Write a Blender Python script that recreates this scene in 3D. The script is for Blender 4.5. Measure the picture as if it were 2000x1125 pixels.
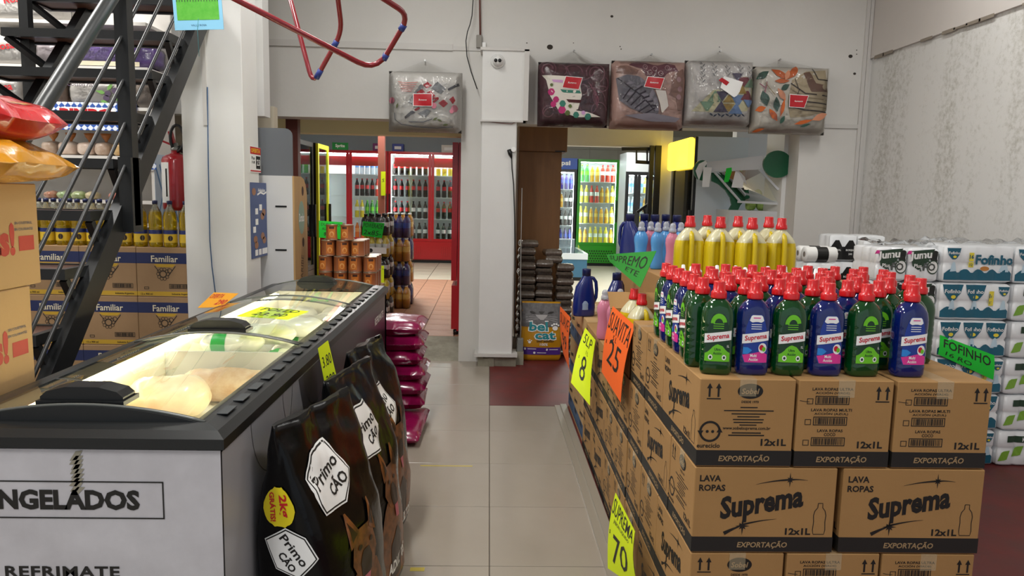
import bpy, math, random
from mathutils import Vector, Matrix, noise

SC = bpy.context.scene
COL = SC.collection
for _o in list(bpy.data.objects):
    bpy.data.objects.remove(_o)
PI = math.pi
RND = random.Random(7)

# ------------------------------------------------------------------ camera
F = 1440.0
CAMZ = 1.56
_dy = Vector((956 - 1000, 562.5 - 380, -F)).normalized()
_up = Vector((0.018, 1.0, 0.0))
_up = (_up - _up.dot(_dy) * _dy).normalized()
_rx = _dy.cross(_up)
ROT = Matrix((_rx, _dy, _up))
cam_data = bpy.data.cameras.new('camera')
cam_data.sensor_width = 36.0
cam_data.lens = F / 2000 * 36.0
cam_data.clip_start = 0.05
cam = bpy.data.objects.new('camera', cam_data)
COL.objects.link(cam)
cam.matrix_world = Matrix.Translation((0, 0, CAMZ)) @ ROT.to_4x4()
SC.camera = cam


def px(u, v, X=None, Y=None, Z=None):
    """pixel (2000x1125) -> point on the plane X=, Y= or Z="""
    d = ROT @ Vector((u - 1000, 562.5 - v, -F))
    if X is not None:
        t = X / d.x
    elif Y is not None:
        t = Y / d.y
    else:
        t = (Z - CAMZ) / d.z
    return Vector((d.x * t, d.y * t, CAMZ + d.z * t))


# ------------------------------------------------------------------ world, lights, exposure
world = bpy.data.worlds.new('world')
SC.world = world
world.use_nodes = True
_bg = world.node_tree.nodes['Background']
_bg.inputs[0].default_value = (0.85, 0.92, 1.0, 1)
_bg.inputs[1].default_value = 0.6
SC.view_settings.view_transform = 'Standard'
SC.view_settings.look = 'None'
SC.view_settings.exposure = 0.0
SC.view_settings.gamma = 1.0
SC.view_settings.use_curve_mapping = False


def area(name, loc, size, power, col=(1, 0.985, 0.95), rot=(0, 0, 0)):
    l = bpy.data.lights.new(name, 'AREA')
    l.shape = 'RECTANGLE'
    l.size, l.size_y = size
    l.energy = power
    l.color = col
    o = bpy.data.objects.new(name, l)
    COL.objects.link(o)
    o.location = loc
    o.rotation_euler = rot
    return o


CEIL = 3.95
area('ceiling_lamp_middle_left_offscreen', (-1.0, 2.4, CEIL - .12), (0.25, 1.3), 66)
area('ceiling_lamp_doorway_offscreen', (-0.7, 4.9, CEIL - .12), (0.25, 1.3), 25)
area('ceiling_lamp_right_offscreen', (2.6, 4.4, CEIL - .12), (0.25, 1.3), 28)
area('ceiling_lamp_front_right_offscreen', (1.4, 0.9, CEIL - .12), (0.25, 1.3), 30)
area('ceiling_lamp_stair_offscreen', (-3.1, 4.1, CEIL - .12), (0.25, 1.3), 80)
area('ceiling_lamp_front_left_offscreen', (-1.6, -0.3, CEIL - .12), (0.25, 1.3), 60)

# ceiling lamps of the two back rooms, hidden from the shop by the lintels: they light the cooler fronts and floors there
area('ceiling_lamp_drinks_room_offscreen', (-1.5, 11.0, 2.96), (0.3, 2.4), 130)
area('ceiling_lamp_side_room_offscreen', (2.0, 11.2, 2.96), (0.3, 2.4), 120)

# ------------------------------------------------------------------ helpers
def lin(h):
    h = h.lstrip('#')
    out = []
    for i in (0, 2, 4):
        c = int(h[i:i + 2], 16) / 255
        out.append(c / 12.92 if c <= 0.04045 else ((c + 0.055) / 1.055) ** 2.4)
    return (out[0], out[1], out[2], 1.0)


MATS = {}


def mat(name, col='#808080', rough=0.6, metal=0.0, emit=0.0, trans=0.0, alpha=1.0, coat=0.0,
        noise_amt=0.0, noise_scale=8.0, col2=None, bump=0.0, bump_scale=60.0, spec=0.5, stretch=None):
    if name in MATS:
        return MATS[name]
    m = bpy.data.materials.new(name)
    m.use_nodes = True
    nt = m.node_tree
    b = nt.nodes['Principled BSDF']
    c = lin(col)
    b.inputs['Base Color'].default_value = c
    b.inputs['Roughness'].default_value = rough
    b.inputs['Metallic'].default_value = metal
    b.inputs['Specular IOR Level'].default_value = spec
    b.inputs['Transmission Weight'].default_value = trans
    b.inputs['Coat Weight'].default_value = coat
    b.inputs['Coat Roughness'].default_value = 0.08
    b.inputs['Alpha'].default_value = alpha
    if emit:
        b.inputs['Emission Color'].default_value = c
        b.inputs['Emission Strength'].default_value = emit
    if noise_amt or bump:
        tc = nt.nodes.new('ShaderNodeTexCoord')
        src = tc.outputs['Object']
        if stretch:
            mp = nt.nodes.new('ShaderNodeMapping')
            mp.inputs['Scale'].default_value = stretch
            nt.links.new(src, mp.inputs['Vector'])
            src = mp.outputs['Vector']
    if noise_amt:
        n = nt.nodes.new('ShaderNodeTexNoise')
        n.inputs['Scale'].default_value = noise_scale
        n.inputs['Detail'].default_value = 5
        n.inputs['Roughness'].default_value = 0.62
        nt.links.new(src, n.inputs['Vector'])
        r = nt.nodes.new('ShaderNodeValToRGB')
        c2 = lin(col2) if col2 else tuple(x * 0.6 for x in c[:3]) + (1,)
        r.color_ramp.elements[0].position = 0.5 - 0.2
        r.color_ramp.elements[1].position = 0.5 + 0.2
        a = noise_amt
        r.color_ramp.elements[0].color = tuple(c[i] * (1 - a) + c2[i] * a for i in range(3)) + (1,)
        r.color_ramp.elements[1].color = c
        nt.links.new(n.outputs['Fac'], r.inputs['Fac'])
        nt.links.new(r.outputs['Color'], b.inputs['Base Color'])
    if bump:
        n2 = nt.nodes.new('ShaderNodeTexNoise')
        n2.inputs['Scale'].default_value = bump_scale
        n2.inputs['Detail'].default_value = 4
        nt.links.new(src, n2.inputs['Vector'])
        bp = nt.nodes.new('ShaderNodeBump')
        bp.inputs['Strength'].default_value = bump
        bp.inputs['Distance'].default_value = 0.01
        nt.links.new(n2.outputs['Fac'], bp.inputs['Height'])
        nt.links.new(bp.outputs['Normal'], b.inputs['Normal'])
    MATS[name] = m
    return m


def film(name, tint='#ffffff', gloss=0.12, rough=0.08, milk=0.0, bump=0.4, bscale=25):
    """clear plastic / glass sheet: transparent with a fresnel gloss"""
    if name in MATS:
        return MATS[name]
    m = bpy.data.materials.new(name)
    m.use_nodes = True
    nt = m.node_tree
    nt.nodes.clear()
    out = nt.nodes.new('ShaderNodeOutputMaterial')
    tr = nt.nodes.new('ShaderNodeBsdfTransparent')
    tr.inputs[0].default_value = lin(tint)
    gl = nt.nodes.new('ShaderNodeBsdfGlossy')
    gl.inputs['Roughness'].default_value = rough
    df = nt.nodes.new('ShaderNodeBsdfDiffuse')
    df.inputs[0].default_value = (0.8, 0.8, 0.8, 1)
    fr = nt.nodes.new('ShaderNodeFresnel')
    fr.inputs['IOR'].default_value = 1.45
    ad = nt.nodes.new('ShaderNodeMath')
    ad.operation = 'ADD'
    ad.inputs[1].default_value = gloss
    ad.use_clamp = True
    nt.links.new(fr.outputs[0], ad.inputs[0])
    mx0 = nt.nodes.new('ShaderNodeMixShader')
    mx0.inputs[0].default_value = milk
    nt.links.new(tr.outputs[0], mx0.inputs[1])
    nt.links.new(df.outputs[0], mx0.inputs[2])
    mx = nt.nodes.new('ShaderNodeMixShader')
    nt.links.new(ad.outputs[0], mx.inputs[0])
    nt.links.new(mx0.outputs[0], mx.inputs[1])
    nt.links.new(gl.outputs[0], mx.inputs[2])
    nt.links.new(mx.outputs[0], out.inputs[0])
    if bump:
        tc = nt.nodes.new('ShaderNodeTexCoord')
        n2 = nt.nodes.new('ShaderNodeTexNoise')
        n2.inputs['Scale'].default_value = bscale
        n2.inputs['Detail'].default_value = 3
        nt.links.new(tc.outputs['Object'], n2.inputs['Vector'])
        bp = nt.nodes.new('ShaderNodeBump')
        bp.inputs['Strength'].default_value = bump
        bp.inputs['Distance'].default_value = 0.02
        nt.links.new(n2.outputs['Fac'], bp.inputs['Height'])
        nt.links.new(bp.outputs['Normal'], gl.inputs['Normal'])
        nt.links.new(bp.outputs['Normal'], fr.inputs['Normal'])
    MATS[name] = m
    return m


class MB:
    """collects geometry for one mesh"""
    def __init__(s):
        s.v, s.f, s.m, s.sm = [], [], [], []

    def add(s, vs, fs, mi=0, smooth=False, T=None):
        o = len(s.v)
        for p in vs:
            p = Vector(p)
            s.v.append(T @ p if T else p)
        for f in fs:
            s.f.append([i + o for i in f])
            s.m.append(mi)
            s.sm.append(smooth)
        return s

    def box(s, a, b, mi=0, T=None):
        x0, y0, z0 = a
        x1, y1, z1 = b
        vs = [(x0, y0, z0), (x1, y0, z0), (x1, y1, z0), (x0, y1, z0), (x0, y0, z1), (x1, y0, z1), (x1, y1, z1), (x0, y1, z1)]
        fs = [(0, 3, 2, 1), (4, 5, 6, 7), (0, 1, 5, 4), (1, 2, 6, 5), (2, 3, 7, 6), (3, 0, 4, 7)]
        return s.add(vs, fs, mi, False, T)

    def cbox(s, c, d, mi=0, T=None):
        return s.box([c[i] - d[i] / 2 for i in range(3)], [c[i] + d[i] / 2 for i in range(3)], mi, T)

    def bbox(s, a, b, r, mi=0, T=None):
        """box with chamfered vertical and top edges"""
        x0, y0, z0 = a
        x1, y1, z1 = b
        def ring(k, z):
            return [(x0 + k, y0, z), (x1 - k, y0, z), (x1, y0 + k, z), (x1, y1 - k, z), (x1 - k, y1, z), (x0 + k, y1, z), (x0, y1 - k, z), (x0, y0 + k, z)]
        def ring2(k, z):
            return [(x0 + k + r * .4, y0 + k, z), (x1 - k - r * .4, y0 + k, z), (x1 - k, y0 + k + r * .4, z), (x1 - k, y1 - k - r * .4, z), (x1 - k - r * .4, y1 - k, z), (x0 + k + r * .4, y1 - k, z), (x0 + k, y1 - k - r * .4, z), (x0 + k, y0 + k + r * .4, z)]
        rings = [ring2(r, z0), ring(r, z0 + r), ring(r, z1 - r), ring2(r, z1)]
        return s.loft(rings, mi, True, True, False, T)

    def loft(s, rings, mi=0, cap0=True, cap1=True, smooth=True, T=None, closed=True, mis=None):
        n = len(rings[0])
        vs = [p for r in rings for p in r]
        o = len(s.v)
        s.add(vs, [], mi, smooth, T)
        for k in range(len(rings) - 1):
            m_ = mis[k] if mis else mi
            for i in range(n if closed else n - 1):
                j = (i + 1) % n
                s.f.append([o + k * n + i, o + k * n + j, o + (k + 1) * n + j, o + (k + 1) * n + i])
                s.m.append(m_)
                s.sm.append(smooth)
        if cap0:
            s.f.append([o + i for i in range(n)][::-1])
            s.m.append(mis[0] if mis else mi)
            s.sm.append(False)
        if cap1:
            s.f.append([o + (len(rings) - 1) * n + i for i in range(n)])
            s.m.append(mis[-1] if mis else mi)
            s.sm.append(False)
        return s

    def lathe(s, prof, n=16, mi=0, T=None, sx=1.0, sy=1.0, mis=None, cap0=True, cap1=True):
        rings = [[(r * sx * math.cos(2 * PI * i / n), r * sy * math.sin(2 * PI * i / n), z) for i in range(n)] for r, z in prof]
        return s.loft(rings, mi, cap0, cap1, True, T, True, mis)

    def tube(s, pts, r, n=8, mi=0, T=None, closed=False):
        pts = [Vector(p) for p in pts]
        rings = []
        N = len(pts)
        prev = None
        for i, p in enumerate(pts):
            if closed:
                d = (pts[(i + 1) % N] - pts[i - 1]).normalized()
            elif i == 0:
                d = (pts[1] - p).normalized()
            elif i == N - 1:
                d = (p - pts[i - 1]).normalized()
            else:
                d = ((pts[i + 1] - p).normalized() + (p - pts[i - 1]).normalized()).normalized()
            if prev is None:
                a = Vector((0, 0, 1)) if abs(d.z) < .9 else Vector((1, 0, 0))
                u = d.cross(a).normalized()
            else:
                u = (prev - d * prev.dot(d)).normalized()
            w = d.cross(u)
            prev = u
            rr = r[i] if isinstance(r, (list, tuple)) else r
            rings.append([p + (u * math.cos(2 * PI * k / n) + w * math.sin(2 * PI * k / n)) * rr for k in range(n)])
        if closed:
            rings.append(rings[0])
        return s.loft(rings, mi, not closed, not closed, True, T)

    def bar(s, p0, p1, w, h, mi=0, T=None, side=None):
        """rectangular bar between two points; w across `side`, h the other way"""
        p0, p1 = Vector(p0), Vector(p1)
        d = (p1 - p0).normalized()
        a = Vector(side) if side else (Vector((1, 0, 0)) if abs(d.x) < .9 else Vector((0, 1, 0)))
        a = (a - d * a.dot(d)).normalized()
        b = d.cross(a)
        q = [a * w / 2 + b * h / 2, -a * w / 2 + b * h / 2, -a * w / 2 - b * h / 2, a * w / 2 - b * h / 2]
        return s.loft([[p0 + k for k in q], [p1 + k for k in q]], mi, True, True, False, T)

    def poly(s, pts, mi=0, T=None):
        return s.add(pts, [list(range(len(pts)))], mi, False, T)

    def prism(s, pts, y0, y1, mi=0, T=None, axis='y'):
        """extrude a 2-D outline (a, b) along one axis"""
        def p3(p, t):
            return {'y': (p[0], t, p[1]), 'x': (t, p[0], p[1]), 'z': (p[0], p[1], t)}[axis]
        return s.loft([[p3(p, y0) for p in pts], [p3(p, y1) for p in pts]], mi, True, True, False, T)

    def decal(s, shape, fmap, mi=0, smooth=False):
        """shape = (verts2d, faces); fmap(x, y) -> 3-D point"""
        vs, fs = shape
        return s.add([fmap(x, y) for x, y in vs], fs, mi, smooth)

    def build(s, name, mats, parent=None, loc=None):
        me = bpy.data.meshes.new(name)
        me.from_pydata([tuple(p) for p in s.v], [], s.f)
        for m in (mats if isinstance(mats, (list, tuple)) else [mats]):
            me.materials.append(m)
        me.polygons.foreach_set('material_index', s.m)
        me.polygons.foreach_set('use_smooth', s.sm)
        me.update()
        return obj(name, me, parent, loc)


def obj(name, me, parent=None, loc=None, rot=None):
    o = bpy.data.objects.new(name, me)
    COL.objects.link(o)
    if parent:
        o.parent = parent
    if loc is not None:
        o.location = loc
    if rot is not None:
        o.rotation_euler = rot
    return o


def tag(o, label, cat, group=None, kind=None):
    o['label'] = label
    o['category'] = cat
    if group:
        o['group'] = group
    if kind:
        o['kind'] = kind
    return o


def struct(o, label, cat='structure'):
    o['kind'] = 'structure'
    o['label'] = label
    o['category'] = cat
    return o


def thing(name, label, cat, loc=(0, 0, 0), rz=0.0, group=None):
    o = bpy.data.objects.new(name, None)
    o.empty_display_size = 0.05
    COL.objects.link(o)
    o.location = loc
    o.rotation_euler = (0, 0, rz)
    return tag(o, label, cat, group)


def copy_tree(o, parent=None):
    c = o.copy()
    COL.objects.link(c)
    c.parent = parent
    for ch in list(o.children):
        copy_tree(ch, c)
    return c


def clone(root, loc, rz=0.0, label=None, group=None, rot=None, scale=None):
    r = copy_tree(root)
    r.location = loc
    r.rotation_euler = rot if rot else (0, 0, rz)
    if scale:
        r.scale = scale
    if label:
        r['label'] = label
    if group:
        r['group'] = group
    return r


class Proto:
    """first use places the prototype itself, later uses place copies"""
    def __init__(s, root):
        s.root, s.used = root, False

    def put(s, loc, rz=0.0, label=None, group=None, rot=None, scale=None):
        if not s.used:
            s.used = True
            r = s.root
            r.location = loc
            r.rotation_euler = rot if rot else (0, 0, rz)
            if scale:
                r.scale = scale
            if label:
                r['label'] = label
            if group:
                r['group'] = group
            return r
        return clone(s.root, loc, rz, label, group, rot, scale)


# ---- 2-D shapes for print
_TX = {}


def text(body, h=0.1, bold=0.0, shear=0.0, sx=1.0, align='CENTER', spacing=1.0):
    """lettering as (verts2d, faces), cap height h, centred on its middle"""
    key = (body, bold, shear, spacing)
    if key not in _TX:
        cu = bpy.data.curves.new('lettering', 'FONT')
        cu.body = body
        cu.size = 1.0
        cu.offset = bold
        cu.shear = shear
        cu.space_character = spacing
        cu.resolution_u = 2
        cu.fill_mode = 'FRONT'
        o = bpy.data.objects.new('lettering', cu)
        me = bpy.data.meshes.new_from_object(o)
        vs = [(v.co.x, v.co.y) for v in me.vertices]
        fs = [list(p.vertices) for p in me.polygons]
        bpy.data.objects.remove(o)
        bpy.data.curves.remove(cu)
        bpy.data.meshes.remove(me)
        _TX[key] = (vs, fs)
    vs, fs = _TX[key]
    if not vs:
        return ([], [])
    xs = [p[0] for p in vs]
    x0, x1 = min(xs), max(xs)
    c = (x0 + x1) / 2 if align == 'CENTER' else (x0 if align == 'LEFT' else x1)
    k = h / 0.72
    return ([((x - c) * k * sx, (y - 0.36) * k) for x, y in vs], fs)


def fit(shape, w=None, h=None):
    """scale a shape to width w (and height h)"""
    vs, fs = shape
    xs = [p[0] for p in vs]
    ys = [p[1] for p in vs]
    cx, cy = (min(xs) + max(xs)) / 2, (min(ys) + max(ys)) / 2
    kx = w / (max(xs) - min(xs)) if w else None
    ky = h / (max(ys) - min(ys)) if h else None
    kx = kx or ky
    ky = ky or kx
    return ([((x - cx) * kx, (y - cy) * ky) for x, y in vs], fs)


def move(shape, dx=0, dy=0, rot=0.0, sk=0.0):
    c, s_ = math.cos(rot), math.sin(rot)
    return ([(x * c - y * s_ + dx, x * s_ + y * c + dy + sk * x) for x, y in shape[0]], shape[1])


def rect(w, h, nx=1, ny=1):
    vs = [(-w / 2 + w * i / nx, -h / 2 + h * j / ny) for j in range(ny + 1) for i in range(nx + 1)]
    fs = [[j * (nx + 1) + i, j * (nx + 1) + i + 1, (j + 1) * (nx + 1) + i + 1, (j + 1) * (nx + 1) + i] for j in range(ny) for i in range(nx)]
    return (vs, fs)


def frame2(w, h, t):
    vs, fs = [], []
    for cx, cy, ww, hh in ((0, h / 2 - t / 2, w, t), (0, -h / 2 + t / 2, w, t), (-w / 2 + t / 2, 0, t, h - 2 * t), (w / 2 - t / 2, 0, t, h - 2 * t)):
        v, f = rect(ww, hh)
        o = len(vs)
        vs += [(x + cx, y + cy) for x, y in v]
        fs += [[i + o for i in q] for q in f]
    return (vs, fs)


def join(*shapes):
    vs, fs = [], []
    for v, f in shapes:
        o = len(vs)
        vs += list(v)
        fs += [[i + o for i in q] for q in f]
    return (vs, fs)


def strips(poly, nx=10, ny=1):
    """fill a simple outline with vertical strips so that it can bend over a curved surface"""
    xs = [p[0] for p in poly]
    x0, x1 = min(xs), max(xs)
    cols = []
    for i in range(nx + 1):
        x = x0 + (x1 - x0) * min(max(i / nx, 1e-4), 1 - 1e-4)
        ys = []
        for k in range(len(poly)):
            a, b = poly[k], poly[(k + 1) % len(poly)]
            if (a[0] - x) * (b[0] - x) < 0:
                ys.append(a[1] + (b[1] - a[1]) * (x - a[0]) / (b[0] - a[0]))
        if len(ys) >= 2:
            cols.append((x, min(ys), max(ys)))
    vs, fs = [], []
    for x, a, b in cols:
        vs += [(x, a + (b - a) * j / ny) for j in range(ny + 1)]
    m = ny + 1
    for i in range(len(cols) - 1):
        for j in range(ny):
            fs.append([i * m + j, (i + 1) * m + j, (i + 1) * m + j + 1, i * m + j + 1])
    return (vs, fs)


def ngon(n, rx, ry=None, a0=0.0):
    ry = ry or rx
    return [(rx * math.cos(a0 + 2 * PI * i / n), ry * math.sin(a0 + 2 * PI * i / n)) for i in range(n)]


def disc(rx, ry=None, n=20):
    return (ngon(n, rx, ry), [list(range(n))])


def ring2(r0, r1, n=24, a0=0.0, a1=2 * PI, ky=1.0):
    vs, fs = [], []
    for i in range(n + 1):
        a = a0 + (a1 - a0) * i / n
        vs += [(r0 * math.cos(a), ky * r0 * math.sin(a)), (r1 * math.cos(a), ky * r1 * math.sin(a))]
    for i in range(n):
        fs.append([2 * i, 2 * i + 1, 2 * i + 3, 2 * i + 2])
    return (vs, fs)


def line2(pts, w):
    """a stroke of width w (number or list) along points"""
    vs, fs = [], []
    n = len(pts)
    for i, p in enumerate(pts):
        a = pts[max(i - 1, 0)]
        b = pts[min(i + 1, n - 1)]
        d = math.hypot(b[0] - a[0], b[1] - a[1]) or 1
        nx_, ny_ = -(b[1] - a[1]) / d, (b[0] - a[0]) / d
        ww = (w[i] if isinstance(w, (list, tuple)) else w) / 2
        vs += [(p[0] + nx_ * ww, p[1] + ny_ * ww), (p[0] - nx_ * ww, p[1] - ny_ * ww)]
    for i in range(n - 1):
        fs.append([2 * i, 2 * i + 1, 2 * i + 3, 2 * i + 2])
    return (vs, fs)


def plane_map(o, right, up, lift=0.0):
    o, right, up = Vector(o), Vector(right).normalized(), Vector(up).normalized()
    n = right.cross(up)
    return lambda x, y: o + right * x + up * y + n * lift


def fbm(p, s=1.0):
    return noise.fractal(Vector(p) * s, 1.0, 2.0, 3)
# ================================================================== materials shared
M_WHITE = mat('white_plaster', '#dcdad6', 0.75, noise_amt=0.35, noise_scale=1.3, col2='#c9c5be', bump=0.12, bump_scale=18)
M_WHITE2 = mat('pillar_paint', '#e4e4e2', 0.6, noise_amt=0.3, noise_scale=2.0, col2='#d2cfca', bump=0.1, bump_scale=12)
M_CEIL = mat('ceiling_paint', '#d8d6d0', 0.85)
M_BLACK = mat('black_paint', '#0d0e0f', 0.45)
M_BLACKP = mat('black_plastic', '#101112', 0.35)
M_INK = mat('black_ink', '#151310', 0.6)
M_CARD = mat('cardboard', '#a9814f', 0.8, noise_amt=0.35, noise_scale=3.0, col2='#96703f', bump=0.05, bump_scale=90)
M_CARD_L = mat('pale_cardboard', '#bf9c6c', 0.8, noise_amt=0.3, noise_scale=3.0, col2='#ab8858', bump=0.05, bump_scale=90)
M_PAPERW = mat('white_print', '#f0efea', 0.5)
M_RED = mat('red_print', '#c01622', 0.45)
M_METAL = mat('brushed_metal', '#9a9a98', 0.35, metal=0.9)
M_CONDUIT = mat('conduit_plastic', '#cfccc8', 0.5)
M_GLASS = film('glass', '#f2f8f6', 0.04, 0.02, 0.0, 0.0)
M_FILM = film('clear_film', '#fbfbfa', 0.015, 0.1, 0.012, 0.8, 16)
M_TAPE = mat('packing_tape', '#e6d4ae', .25, alpha=.22)
N_ORANGE = mat('neon_orange_card', '#ff6a1a', 0.7)
N_YELLOW = mat('neon_yellow_card', '#dcf000', 0.7)
N_GREEN = mat('neon_green_card', '#14c832', 0.7)

# grimy right wall
M_GRIME = mat('stained_plaster', '#dcdbd8', 0.8, bump=0.2, bump_scale=14)
_nt = M_GRIME.node_tree
_b = _nt.nodes['Principled BSDF']
_tc = _nt.nodes.new('ShaderNodeTexCoord')
_mp = _nt.nodes.new('ShaderNodeMapping')
_mp.inputs['Scale'].default_value = (1.0, 1.6, 0.28)
_nt.links.new(_tc.outputs['Object'], _mp.inputs['Vector'])
_n1 = _nt.nodes.new('ShaderNodeTexNoise')
_n1.inputs['Scale'].default_value = 1.5
_n1.inputs['Detail'].default_value = 8
_n1.inputs['Roughness'].default_value = 0.65
_nt.links.new(_mp.outputs['Vector'], _n1.inputs['Vector'])
_n2 = _nt.nodes.new('ShaderNodeTexNoise')
_n2.inputs['Scale'].default_value = 26
_n2.inputs['Detail'].default_value = 6
_n2.inputs['Roughness'].default_value = 0.75
_nt.links.new(_tc.outputs['Object'], _n2.inputs['Vector'])
_mm = _nt.nodes.new('ShaderNodeMath')
_mm.operation = 'MULTIPLY'
_nt.links.new(_n1.outputs['Fac'], _mm.inputs[0])
_nt.links.new(_n2.outputs['Fac'], _mm.inputs[1])
_rp = _nt.nodes.new('ShaderNodeValToRGB')
_rp.color_ramp.elements[0].position = 0.25
_rp.color_ramp.elements[0].color = lin('#dcdbd8')
_rp.color_ramp.elements[1].position = 0.46
_rp.color_ramp.elements[1].color = lin('#a8a59a')
_nt.links.new(_mm.outputs[0], _rp.inputs['Fac'])
_nt.links.new(_rp.outputs['Color'], _b.inputs['Base Color'])

WX = 3.45          # right wall
BY = 6.80          # back wall, room side
RZ = 0.15          # floor level of the back rooms

# ================================================================== floor
M_TILE = mat('porcelain_tile', '#a69d90', 0.24, noise_amt=0.4, noise_scale=1.6, col2='#978c7c', spec=0.5)
M_GROUT = mat('tile_grout', '#6a6258', 0.9)
M_REDFLOOR = mat('red_floor_paint', '#6e1f1c', 0.5, noise_amt=0.7, noise_scale=3.5, col2='#4a2a28', bump=0.15, bump_scale=9)
M_TERRA = mat('terracotta_tile', '#b8886a', 0.5, noise_amt=0.6, noise_scale=5, col2='#96684e')
M_PALE = mat('pale_floor_tile', '#cfc8b4', 0.4, noise_amt=0.4, noise_scale=4, col2='#b8b09c')
M_CONC = mat('worn_concrete', '#a5a08e', 0.8, noise_amt=0.8, noise_scale=6, col2='#6e6a5c', bump=0.3, bump_scale=25)

mb = MB()
mb.box((-4.2, -2.2, -0.12), (WX + .2, BY + .02, -0.006))
floor = struct(mb.build('floor', M_GROUT), 'grey porcelain tiled floor of the shop aisle', 'floor')
tm = MB()
g = 0.002
tm.bbox((g, g, -0.006), (0.6 - g, 0.6 - g, 0.0), 0.0015)
tproto = tm.build('floor_tile', M_TILE, floor)
tme = tproto.data
first = True
TX0 = .028
for i in range(-5, 1):
    for j in range(-3, 11):
        y = 2.95 + 0.6 * (j - 4)
        if i >= 0 and y > 5.2:
            continue
        if y > 6.3:
            continue
        if first:
            tproto.location = (TX0 + 0.6 * i, y, 0)
            first = False
        else:
            obj('floor_tile', tme, floor, (TX0 + 0.6 * i, y, 0))
# cut row of tiles along the back wall
tm = MB()
tm.bbox((g, g, -0.006), (0.6 - g, 0.25, 0.0), 0.0015)
t0 = tm.build('floor_tile', M_TILE, floor, (TX0 - 0.6, 6.55, 0))
for i in (-5, -4, -3, -2):
    obj('floor_tile', t0.data, floor, (TX0 + 0.6 * i, 6.55, 0))
mb = MB()
mb.box((TX0 + 0.003, 5.352, -0.006), (0.6, BY + .5, 0.001))
mb.box((0.6, -2.2, -0.006), (WX, BY + .5, 0.001))
struct(mb.build('floor_red_patch', M_REDFLOOR), 'worn dark red painted floor patch before the brown cabinet', 'floor')
# yellow tape leftovers on the tiles
mb = MB()
for u, v, w, d in ((872, 910, 0.30, 0.012), (815, 1112, 0.06, 0.03)):
    p = px(u, v, Z=0)
    mb.box((p.x - w / 2, p.y - d / 2, 0.0), (p.x + w / 2, p.y + d / 2, 0.0008))
mb.build('tape_mark', mat('yellow_floor_tape', '#c9b548', 0.6), floor)
# plinth strip along the carton stacks
mb = MB()
mb.box((0.515, 1.7, 0), (0.556, 5.34, 0.012))
mb.box((0.556, 1.7, 0), (0.60, 5.34, 0.022))
struct(mb.build('trim_1', mat('stone_strip', '#9a9284', 0.35)), 'low stone edging strip along foot of carton stacks', 'trim')

# concrete threshold ramp + back rooms
mb = MB()
mb.prism([(BY, -0.1), (BY, 0.0), (7.25, RZ), (7.25, -0.1)], -2.6, -0.1, axis='x')
struct(mb.build('floor_threshold', M_CONC), 'worn bare concrete ramp in the doorway to drinks room', 'floor')
mb = MB()
mb.box((-4.2, 7.25, -0.1), (0.0, 16.2, RZ - .006))
fback = struct(mb.build('floor_back', mat('dark_grout', '#5a4c42', 0.9)), 'terracotta tiled floor of the drinks room', 'floor')
tm = MB()
tm.bbox((g, g, -0.006), (0.33 - g * 2, 0.325 - g * 2, 0.0), 0.002)
q = tm.build('terracotta_tile', M_TERRA, fback, (-0.33, 7.26, RZ))
for i in range(7):
    for j in range(15):
        if i or j:
            obj('terracotta_tile', q.data, fback, (-0.33 * (i + 1), 7.26 + .325 * j, RZ))
tm = MB()
tm.bbox((g, g, -0.006), (0.5 - g * 3, 0.5 - g * 3, 0.0), 0.002)
q = tm.build('pale_tile', M_PALE, fback, (-0.5, 12.14, RZ))
for i in range(6):
    for j in range(7):
        if i or j:
            obj('pale_tile', q.data, fback, (-0.5 * (i + 1), 12.14 + .5 * j, RZ))
mb = MB()
mb.box((0.0, 7.3, -0.1), (6.0, 16.2, RZ))
struct(mb.build('floor_side', M_PALE), 'pale tiled floor of the right back room', 'floor')

# ================================================================== walls
mb = MB()
mb.box((WX, -2.2, 0), (WX + .2, BY + .3, CEIL))
struct(mb.build('wall_right', M_GRIME), 'white plaster right wall with mould stains', 'wall')
mb = MB()
mb.box((WX - .022, -2.2, 2.86), (WX, BY, CEIL))
wu = struct(mb.build('wall_right_upper', mat('upper_wall_paint', '#d3cdc8', 0.8, noise_amt=.3, noise_scale=1.5, col2='#c3bcb6')), 'upper band of right wall ending in a rough ledge', 'wall')
mb = MB()
for k in range(26):
    y = 3.0 + 3.7 * k / 26
    w = .03 + .05 * RND.random()
    if RND.random() < .55:
        mb.box((WX - .024, y, 2.858 - w * .25), (WX - .0215, y + .16, 2.86 + w * .12))
mb.build('crack', mat('grime', '#8d8376', 0.9), wu)

lz = px(508, 226, Y=BY).z     # lintel height, left doorway
rz_ = 2.20                    # lintel height, right opening
xl = -2.30
xc0, xc1 = px(899, 400, Y=BY).x, px(1008, 400, Y=BY - .12).x
xr = px(1558, 330, Y=BY).x
mb = MB()
mb.box((-4.2, BY, lz), (xc0, BY + .25, CEIL))
mb.box((-4.2, BY, -.05), (xl, BY + .25, lz))
mb.box((xc0, BY, -.05), (xc1, BY + .25, CEIL))
mb.box((xc1, BY, rz_), (xr, BY + .25, CEIL))
mb.box((xr, BY, 0), (WX, BY + .25, CEIL))
wall_back = struct(mb.build('wall_back', M_WHITE), 'white back wall with two wide openings to back rooms', 'wall')
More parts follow.
